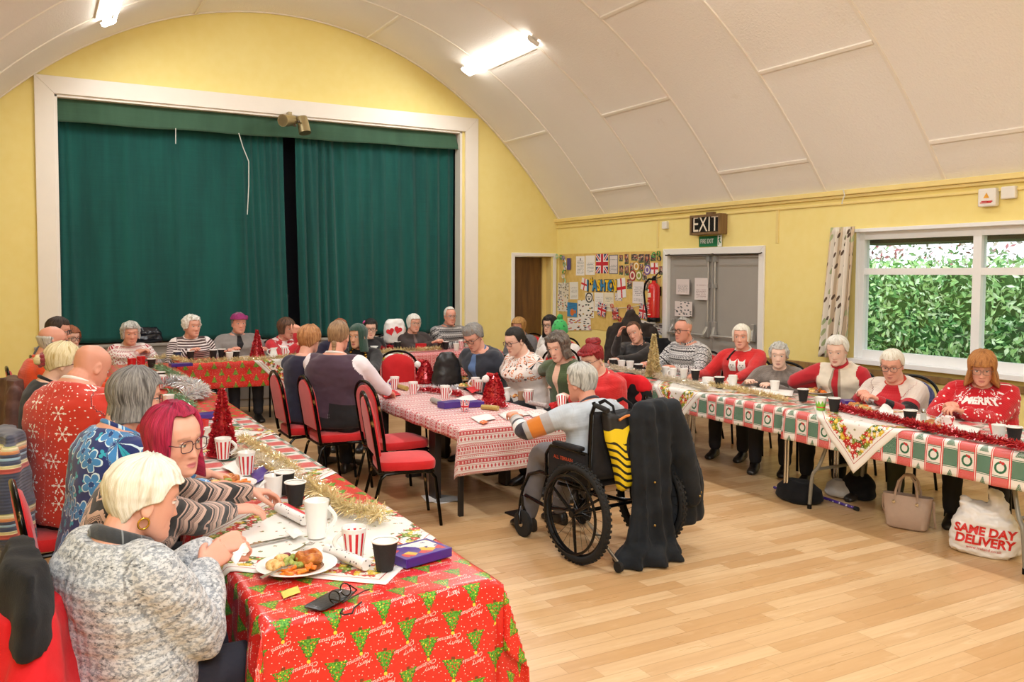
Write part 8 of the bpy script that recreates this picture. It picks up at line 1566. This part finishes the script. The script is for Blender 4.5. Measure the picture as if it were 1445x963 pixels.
for i, (a, b, c, d, mt, w) in enumerate((((2.717,7.382,.67), (2.923,7.546,.67), (2.859,7.206,.67), (2.642,7.022,.67), MNR, 'red napkin under the phone on the nordic cloth'), ((2.868,5.822,.67), (3.067,5.905,.67), (3.008,5.677,.67), (2.813,5.571,.67), MPAPW, 'white napkin at the near edge of the nordic cloth'), ((3.145,6.715,.67), (3.41,6.923,.67), (3.31,6.583,.67), (3.077,6.432,.67), MPAPW, 'white napkin behind the purple boxes'), ((3.125,5.875,.67), (3.408,6.006,.67), (3.332,5.729,.67), (3.049,5.585,.67), MNP, 'printed napkin left of the wheelchair man'), ((3.367,5.866,.67), (3.564,5.925,.67), (3.504,5.717,.67), (3.285,5.605,.67), MNP, 'printed napkin before the wheelchair man'), ((3.499,7.194,.69), (3.672,7.335,.69), (3.583,7.041,.69), (3.398,6.871,.69), MNR, 'red napkin beside the plate of the blazered man'), ((2.853,7.751,.67), (2.72,7.595,.67), (2.706,7.388,.67), (2.842,7.532,.67), MPAPW, 'white napkin before the headscarfed woman'), ((2.821,5.587,.672), (2.899,5.65,.672), (2.885,5.554,.672), (2.808,5.493,.672), plain('orange_slip', '#d9703a', .7), 'small orange joke slip on a white napkin'))): napkin((a, b, c, d), mt, w, seed=20+i)
# ---------------------------------------------------------------- right row
for k, p, rz, w in (('black', (5.475,7.636,.742), 0, 'black paper cup before the man leaning on his hand, first of his group'), ('paperwhite', (5.516,7.537,.742), 0, 'white paper cup right of the first black cup, beneath the bunting'), ('paperwhite', (5.556,7.439,.742), 0, 'white paper cup left of the gold cone tree'), ('black', (5.394,7.078,.742), 0, 'black paper cup beside the gold cone tree'), ('white', (5.483,6.758,.742), 0, 'white mug right of the gold cone tree'), ('white', (5.47,6.633,.742), 180, 'white mug before the bald man in the patterned jumper'), ('paperwhite', (5.57,6.582,.742), 0, 'tall white paper cup before the bald man in the patterned jumper'), ('black', (5.555,6.398,.742), 0, 'black paper cup right of the bald man\'s white cup'), ('black', (5.363,5.854,.742), 0, 'black paper cup before the woman with the cats on her jumper'), ('white', (5.577,5.911,.742), 90, 'white mug before the woman with the cats on her jumper'), ('paperwhite', (5.631,5.453,.742), 0, 'white paper cup before the small elderly woman'), ('black', (5.379,4.905,.744), 0, 'black paper cup between the elderly woman and the gilet'), ('black', (5.192,4.436,.744), 0, 'black paper cup right of the green crown cup'), ('black', (5.181,3.792,.744), 0, 'black paper cup before the MERRY jumper, left of the printed mug'), ('paperwhite', (5.197,3.186,.744), 0, 'white paper cup before the MERRY jumper, near the frame edge'), ('black', (5.171,3.074,.744), 0, 'black paper cup at the very end of the right row')): cup(k, p, w, rz)
k = M('crown_cup_print', '#7fc241', .45); x_, y_, z_ = k.xyz(k.coord('Object')); t_ = ((y_.atan2(x_)/(2*PI)*9.0).fract()-.5).abs(); s = z_.lt(.045+t_*.06); c = k.mix(s, '#f0efe9', '#82c443'); k.col(k.mix(z_.band(.02, .028), c, '#d2363a')); put(cup_proto('paper_cup', 'paper cup', .030, .043, .10, k.m), (5.156,4.53,.744), 0, 'white paper cup with green zigzag crown print')
k = M('red_leaf_print', '#efe9e6', .3); n = k.noise(k.coord('Object'), 60.0, 2.0); k.col(k.mix(n.gt(.54), '#efe6e2', '#c8303a')); put(cup_proto('printed_mug', 'mug', .036, .043, .09, k.m, True), (5.234,3.553,.744), 2.0, 'white mug with red leaf print before the MERRY jumper')
tag(put(cup_proto('tub', 'tub', .05, .055, .05, MPAPW), (5.552,6.216,.742), 0), 'low white tub between two black cups on the right row', 'tub')
plate((5.85,5.19,.742), 'plate of roast dinner before the woman in the gilet', .125, True, 13, .5); plate((5.438,4.423,.744), 'plate of roast dinner before the red, white and black cardigan', .125, True, 14, 1.2); plate((5.202,3.658,.744), 'plate of roast dinner before the MERRY jumper', .125, True, 15, .2)
tinsel([(5.411,7.586,.75), (5.325,7.178,.75), (5.327,6.829,.75), (5.257,6.415,.75), (5.226,6.077,.75), (5.096,5.712,.75)], 'gold tinsel along the far part of the right row', FCHAMP, .05, 1300, .002, seed=31); tinsel([(5.337,5.964,.75), (5.338,5.692,.75), (5.307,5.403,.75), (5.268,5.139,.75), (5.211,4.903,.75)], 'gold tinsel before the cats jumper on the right row', FGOLD, .045, 1300, .002, seed=32); tinsel([(5.272,4.466,.75), (5.206,4.24,.75), (5.159,4.022,.75), (5.139,3.837,.75), (5.073,3.628,.75), (5.029,3.398,.75), (5.031,3.213,.75), (5.012,3.025,.75), (4.979,2.88,.75)], 'thick red tinsel along the near part of the right row', FRED, .05, 1900, .0028, seed=33)
cracker((5.497,4.51,.744), (5.349,4.244,.744), 'gold foil cracker behind the red tinsel', MCRG, .020); cutlery('fork', (5.563,4.494,.78), (5.274,4.321,.77), 'fork in the hand of the woman in the black-blocked cardigan'); cutlery('fork', (5.949,5.218,.8), (5.677,5.051,.77), 'fork in the hand of the woman in the gilet'); cutlery('knife', (6.053,5.007,.8), (5.974,5.147,.77), 'knife in the hand of the woman in the gilet'); cutlery('fork', (5.635,3.845,.8), (5.24,3.655,.77), 'fork in the hand of the woman in the MERRY jumper')
napkin([(5.256,4.122,.748), (5.725,4.403,.77), (5.476,4.139,.76), (5.223,3.969,.748)], MPAPW, 'crumpled white napkin before the red, white and black cardigan', seed=41, lift=.05); napkin([(5.506,3.451,.78), (5.545,3.441,.75), (5.34,3.22,.748), (5.299,3.296,.748)], MNR, 'red napkin folded to a point before the MERRY jumper', seed=42); napkin([(5.615,5.7,.745), (5.799,5.394,.745), (5.515,5.144,.745), (5.334,5.43,.745)], MPAPW, 'white paper mat before the small elderly woman', seed=43, lift=.004); napkin([(5.427,3.644,.747), (5.443,3.454,.747), (5.243,3.359,.747), (5.207,3.519,.747)], MPAPW, 'white napkin beside the printed mug', seed=44); box_item((5.605,4.66,.744), (.12, .08, .03), 60, MPURP, 'small purple chocolate box by the gilet'); salt((5.418,3.861,.744), 'salt shaker before the MERRY jumper')
# ---------------------------------------------------------------- bags and things on and near the floor
hb = thing('handbag', 'taupe leather handbag with two handles on the floor under the right row', 'handbag', (5.284,3.868,0)); x, y, z = hb.location; MTAUPE = plain('taupe_leather', '#b39a88', .4, bump=.2); HA = math.radians(112)
def hbp(a, b, c): return (x+a*math.cos(HA)-b*math.sin(HA), y+a*math.sin(HA)+b*math.cos(HA), c)
m = MB(); m.loft([[hbp(w*math.copysign(abs(math.cos(t))**.55, math.cos(t)), d*math.copysign(abs(math.sin(t))**.55, math.sin(t)), h) for t in [2*PI*i/36 for i in range(36)]] for w, d, h in ((.125, .055, .008), (.135, .065, .02), (.145, .068, .10), (.158, .060, .19), (.163, .045, .235), (.160, .040, .235), (.155, .05, .20))]); m.build('bag_body', MTAUPE, hb)
for s in (-1, 1): m = MB(); m.tube([hbp(-.075, s*.05, .20), hbp(-.07, s*.045, .26), hbp(-.055, s*.035, .33), hbp(-.02, s*.025, .375), hbp(.02, s*.025, .375), hbp(.055, s*.035, .33), hbp(.07, s*.045, .26), hbp(.075, s*.05, .20)], .0085, 8); m.build('handle', MTAUPE, hb)
m = MB(); m.tube([hbp(.165, 0, .215), hbp(.175, -.03, .12), hbp(.16, -.09, .03), hbp(.06, -.12, .012), hbp(-.08, -.11, .012), hbp(-.17, -.05, .02), hbp(-.17, 0, .12), hbp(-.165, 0, .215)], .008, 8, flat=.4); m.build('shoulder_strap', MTAUPE, hb)
m = MB()
for sx in (-1, 1):
    for s in (-1, 1): m.lathe([(.004, -.004), (.012, -.003), (.012, .003), (.004, .004)], 14); n0 = len(m.v)-14*4; m.v[n0:] = [hbp(sx*.075+a, s*.066+q*s, .19+b) for a, b, q in m.v[n0:]]
m.build('eyelets', MCHROME, hb, smooth=False)
# carrier bag
cb = thing('carrier_bag', 'full white SAME DAY DELIVERY carrier bag on the floor under the right row', 'carrier bag', (5.184,3.251,0)); X0, Y0, _ = cb.location; CA_ = math.radians(118); MPLAS = plain('white_polythene', '#e9e6e2', .3, var=.03)
X0 += .06; Y0 += .03
def cbp(a, b, c): return np.array([X0+a*math.cos(CA_)-b*math.sin(CA_), Y0+a*math.sin(CA_)+b*math.cos(CA_), c])
mb = MB(); mb.loft([[cbp(w*math.copysign(abs(math.cos(t))**.8, math.cos(t))+o_, d*math.copysign(abs(math.sin(t))**.8, math.sin(t)), h) for t in [2*PI*i/40 for i in range(40)]] for w, d, h, o_ in ((.17, .10, .005, 0), (.20, .125, .03, 0), (.20, .125, .12, 0), (.18, .115, .21, .0), (.14, .09, .28, .01), (.09, .055, .32, .02))]); limb(mb, [cbp(-.07, 0, .27), cbp(-.06, .0, .36), cbp(-.02, .01, .41)], [.06, .045, .02]); limb(mb, [cbp(.10, 0, .26), cbp(.12, 0, .33)], [.06, .03])
me = remesh(mb, .009, 2); fold_noise(me, .016, 9.0, 4.0); fold_noise(me, .006, 26.0, 9.0); c_ = coords(me); c_[:, 2] = np.maximum(c_[:, 2], .003); me.vertices.foreach_set('co', c_.astype(np.float32).ravel()); bag_me = link_mesh('bag_skin', me, MPLAS, cb, np.array(cb.location))
from mathutils.bvhtree import BVHTree
def wrap_text(obj, base, lines, mat, nrm, right, up, name, parent):
    bv = BVHTree.FromPolygons([tuple(Vector(v.co)+Vector(base)) for v in obj.data.vertices], [tuple(p.vertices) for p in obj.data.polygons]); m = MB()
    for txt, size, cx_, cy_, bold, slope in lines:
        tv, tf = text_mesh(txt, size, .12, bold); bm = bmesh.new(); vv = [bm.verts.new(p) for p in tv]
        for f in tf:
            try: bm.faces.new([vv[i] for i in f])
            except ValueError: pass
        bmesh.ops.triangulate(bm, faces=bm.faces)
        for _ in range(3):
            le = [e for e in bm.edges if e.calc_length() > .014]
            if le: bmesh.ops.subdivide_edges(bm, edges=le, cuts=1); bmesh.ops.triangulate(bm, faces=[f for f in bm.faces if len(f.verts) > 3])
        bm.verts.index_update(); pts = []
        for v in bm.verts:
            o_ = Vector(cx_+right*(v.co.x)+up*(v.co.y+cy_+slope*v.co.x)); h = bv.ray_cast(o_+nrm*.5, -nrm); pts.append(tuple(h[0]+nrm*.004 if h[0] is not None else o_))
        m.add(pts, [tuple(v.index for v in f.verts) for f in bm.faces]); bm.free()
    me = bpy.data.meshes.new(name); me.from_pydata(m.v, [], m.f); return link_mesh(name, me, mat, parent, np.array(base))
nrm = Vector((-math.sin(CA_), math.cos(CA_), .12)).normalized(); rgt = Vector((-math.cos(CA_), -math.sin(CA_), 0)); upv = Vector((0, 0, 1)); cc = Vector(cbp(0, .12, .12))
wrap_text(bag_me, cb.location, [('SAME DAY', .072, cc, .045, .003, -.05), ('DELIVERY', .076, cc, -.018, .003, -.05), ('www.iceland.co.uk', .026, cc, -.064, .0, -.05)], plain('red_bag_print', '#d1241f', .5), nrm, rgt, upv, 'lettering', cb)
# other bags
draped('bag', 'slumped black bag on the floor by the chrome table leg', 'bag', [[np.array([(5.208,4.766,0)[0]+.15*k_*math.cos(t), (5.208,4.766,0)[1]+.20*k_*math.sin(t), h]) for t in [2*PI*i/30 for i in range(30)]] for k_, h in ((.9, .004), (1, .03), (.9, .10), (.5, .15))] and [[[np.array([(5.208,4.766,0)[0]+.15*q*math.cos(t), (5.208,4.766,0)[1]+.20*q*math.sin(t), h]) for t in [2*PI*i/30 for i in range(30)]] for q, h in ((.9, .004), (1, .03), (.9, .10), (.5, .15))]], [], MBLKC, vox=.010, seed=5)
draped('bag', 'pale grey soft bag on the floor behind the folding leg', 'bag', [[[np.array([(5.611,4.699,0)[0]+.12*q*math.cos(t), (5.611,4.699,0)[1]+.14*q*math.sin(t), h]) for t in [2*PI*i/30 for i in range(30)]] for q, h in ((.9, .004), (1, .03), (.9, .09), (.5, .13))]], [], clothmat('pale_grey_canvas', '#b5b0aa', '#cbc7c1'), vox=.010, seed=6)
draped('bag', 'black quilted bag on the floor right of the pale grey one', 'bag', [[[np.array([(5.623,4.594,0)[0]+.12*q*math.cos(t)+.05, (5.623,4.594,0)[1]+.14*q*math.sin(t), h]) for t in [2*PI*i/30 for i in range(30)]] for q, h in ((.9, .004), (1, .03), (.9, .14), (.5, .2))]], [], MBLKC, vox=.010, seed=7)
k = M('purple_white_print', '#4a2f8a', .35); k.col(k.mix(k.voro(k.coord('Object'), 40.0).lt(.3), '#4a2f8a', '#e6e0ea'))
o = thing('walking_stick', 'purple and white patterned walking stick lying on the floor', 'walking stick', (5.294,5.116,.014)); m = MB(); m.cyl((5.391,4.705,.014), (5.353,4.352,.014), .011, n=14); m.cyl((5.294,5.116,.014), (5.391,4.705,.014), .011, n=14); m.build('shaft', k.m, o); m = MB(); m.cyl((5.347,4.36,.016), (5.344,4.326,.016), .016, n=14); m.build('ferrule', MTYRE, o)
o = thing('leaflets', 'few black and white leaflets dropped under the middle table', 'leaflet', (2.726,6.077,.002)); x, y, z = o.location
for i, (dx, dy, a) in enumerate(((0, 0, .2), (.05, .04, .7), (-.03, .05, -.2), (.07, -.03, 1.2))): m = MB(); m.box((x+dx, y+dy, .003+.003*i), (.15, .21, .002), rot=Matrix.Rotation(a, 3, 'Z')); m.build('leaflet', (MPAPW, plain('grey_print_leaf', '#8d8a86', .6))[i % 2], o, smooth=False)
draped('bag', 'white padded bag with red hearts standing on a chair behind the stage row', 'bag', [[[np.array([(4.215,10.85,1.023)[0]+.15*q*math.copysign(abs(math.cos(t))**.7, math.cos(t)), 10.85+.10*q*math.sin(t), h]) for t in [2*PI*i/36 for i in range(36)]] for q, h in ((.9, .84), (1, .88), (1.0, 1.02), (.9, 1.10), (.6, 1.15))]], [], MPAPW, vox=.012, amp=.010, f=9.0, seed=8)
wb = bpy.context.scene.objects[-1] if False else [o_ for o_ in bpy.data.objects if o_.get('label', '').startswith('white padded bag')][0]
for i, (dx, dz, a) in enumerate(((-.065, -.02, .3), (.045, .0, -.3))):
    pts = [(.0075*16*math.sin(t)**3*.45, .0075*.45*(13*math.cos(t)-5*math.cos(2*t)-2*math.cos(3*t)-math.cos(4*t))) for t in [2*PI*q/28 for q in range(28)]]; c0 = (4.165,10.72,1.013); m = MB(); ca_, sa_ = math.cos(a), math.sin(a); m.prism(pts, 0, .012, fr=lambda px, py, pz: (c0[0]+dx+px*ca_-py*sa_, c0[1]+.0-pz, c0[2]+dz+px*sa_+py*ca_)); m.build('red_heart', MNR, wb, smooth=False)
m = MB(); m.box2(((4.215,10.85,.966)[0]-.2, 10.72, .42), ((4.215,10.85,.966)[0]+.2, 11.1, .455)); 
chair((4.215,10.85,.966)[0], 10.86, -90, 'dark chair holding the white bag with red hearts', 'dark')
draped('handbag', 'shiny black handbag on the stage edge behind the fairisle jumper', 'handbag', [[[np.array([(1.24,11.72,.91)[0]+.19*q*math.copysign(abs(math.cos(t))**.7, math.cos(t)), 11.70+.07*q*math.sin(t), h]) for t in [2*PI*i/36 for i in range(36)]] for q, h in ((.9, .878), (1, .90), (.95, 1.0), (.6, 1.07))]], [], plain('black_patent', '#1a1c24', .2), vox=.012, amp=.012, f=10.0, seed=9)
draped('bag', 'black leather bag standing on the middle table beside the navy blazer', 'bag', [[[np.array([(3.524,7.525,.67)[0]+.16*q*math.copysign(abs(math.cos(t))**.8, math.cos(t))*(1-.25*(h-.67)/.33), (3.524,7.525,.67)[1]+.15+.10*q*math.sin(t), h]) for t in [2*PI*i/36 for i in range(36)]] for q, h in ((.9, .672), (1, .69), (1.0, .82), (.85, .93), (.5, .99))]], [], plain('black_leather', '#1c1b1b', .4, bump=.2), vox=.012, amp=.010, f=8.0, seed=12)
# gold chain of office, cats and lettering on the jumpers
m = MB(); MGOLDC = plain('chain_gold', '#c8a24a', .25, metal=1.0)
from mathutils.bvhtree import BVHTree as _B
def drape_chain(H, objn, pts2, r):
    o = [c for c in H['root'].children if c.name.split('.')[0] == objn][0]; bv = _B.FromPolygons([tuple(Vector(v.co)+Vector(H['at'])) for v in o.data.vertices], [tuple(p.vertices) for p in o.data.polygons]); F, S = H['F'], H['S']; c0 = H['sp'](.7); out = []
    for x, y in pts2:
        d = Vector(F*math.cos(x/.17)-S*math.sin(x/.17)); h = bv.ray_cast(Vector(c0+H['tang'](.7)*y)+d*.6, -d); out.append((h[0]+d*.008) if h[0] is not None else Vector(c0)+d*.15)
    return out
ch = drape_chain(H19, 'dress', [(.13*math.cos(t), .02+.15*math.sin(t)) if False else (-.14+.28*t, .16-.30*math.sin(PI*t)) for t in [i/34 for i in range(35)]], .01)
for i in range(len(ch)-1): m.ball(ch[i], (.017, .017, .013), 10, 7)
me = bpy.data.meshes.new('chain'); me.from_pydata(m.v, [], m.f); link_mesh('ceremonial_chain', me, MGOLDC, H19['root'], H19['at'])
cat = [poly([(-.035, -.05), (.035, -.05), (.042, 0), (.036, .045), (.046, .085), (.018, .058), (-.018, .058), (-.046, .085), (-.036, .045), (-.042, 0)])]
on_front(H30, 'jumper', cat, MPAPW, 'cat_motif', .62, uc=-.06, scale=.9); on_front(H30, 'jumper', cat, MPAPW, 'cat_motif', .62, uc=.03, scale=.9)
on_front(H30, 'jumper', [disc(-.073, .015, .005), disc(-.047, .015, .005), disc(-.06, -.005, .006, .004), disc(.017, .015, .005), disc(.043, .015, .005), disc(.03, -.005, .006, .004)], plain('black_print', '#1c1a1a', .6), 'cat_face', .62, off=.008)
tv, tf = text_mesh('MERRY', .066, 0, .003); on_front(H34, 'jumper', [([(x, y, 0) for x, y, z in tv], tf)], MPAPW, 'lettering', .70)
m = MB()
ch = drape_chain(H30, 'jumper', [(-.12+.0*t, .26-.24*t) for t in [i/16 for i in range(17)]], .01); m.tube(ch, .009, 8, flat=.5); me = bpy.data.meshes.new('bag_strap'); me.from_pydata(m.v, [], m.f); fixn(me); link_mesh('bag_strap', me, MBLKM, H30['root'], H30['at'])
hb_ = H27; 
def bobble(H):
    m = MB(); mt = wear('green_bobble_knit', '#3fae5c', lambda k, u, v, z, c, n: k.mix(k.voro(k.coord('Object'), 22.0).lt(.28), c, '#1f6b3a'), knit=.6); hair_shell(dict(name='bobble_hat', th=.022, thf=.022, front=.035, side=.005, back=-.02, fa=90, crown=.05, strand=.004, curl=.003, mat=mt, fringe=True), H['Hm'], H['hc'], H['sc'], H['at'], H['root']); lump_hair([((0, -.0, .185), .036)], 'grey', H['Hm'], H['hc'], H['sc'], H['at'], H['root'], 'pompom', plain('green_pompom', '#3f9f58', .95, bump=.8), .02)
bobble(H27)
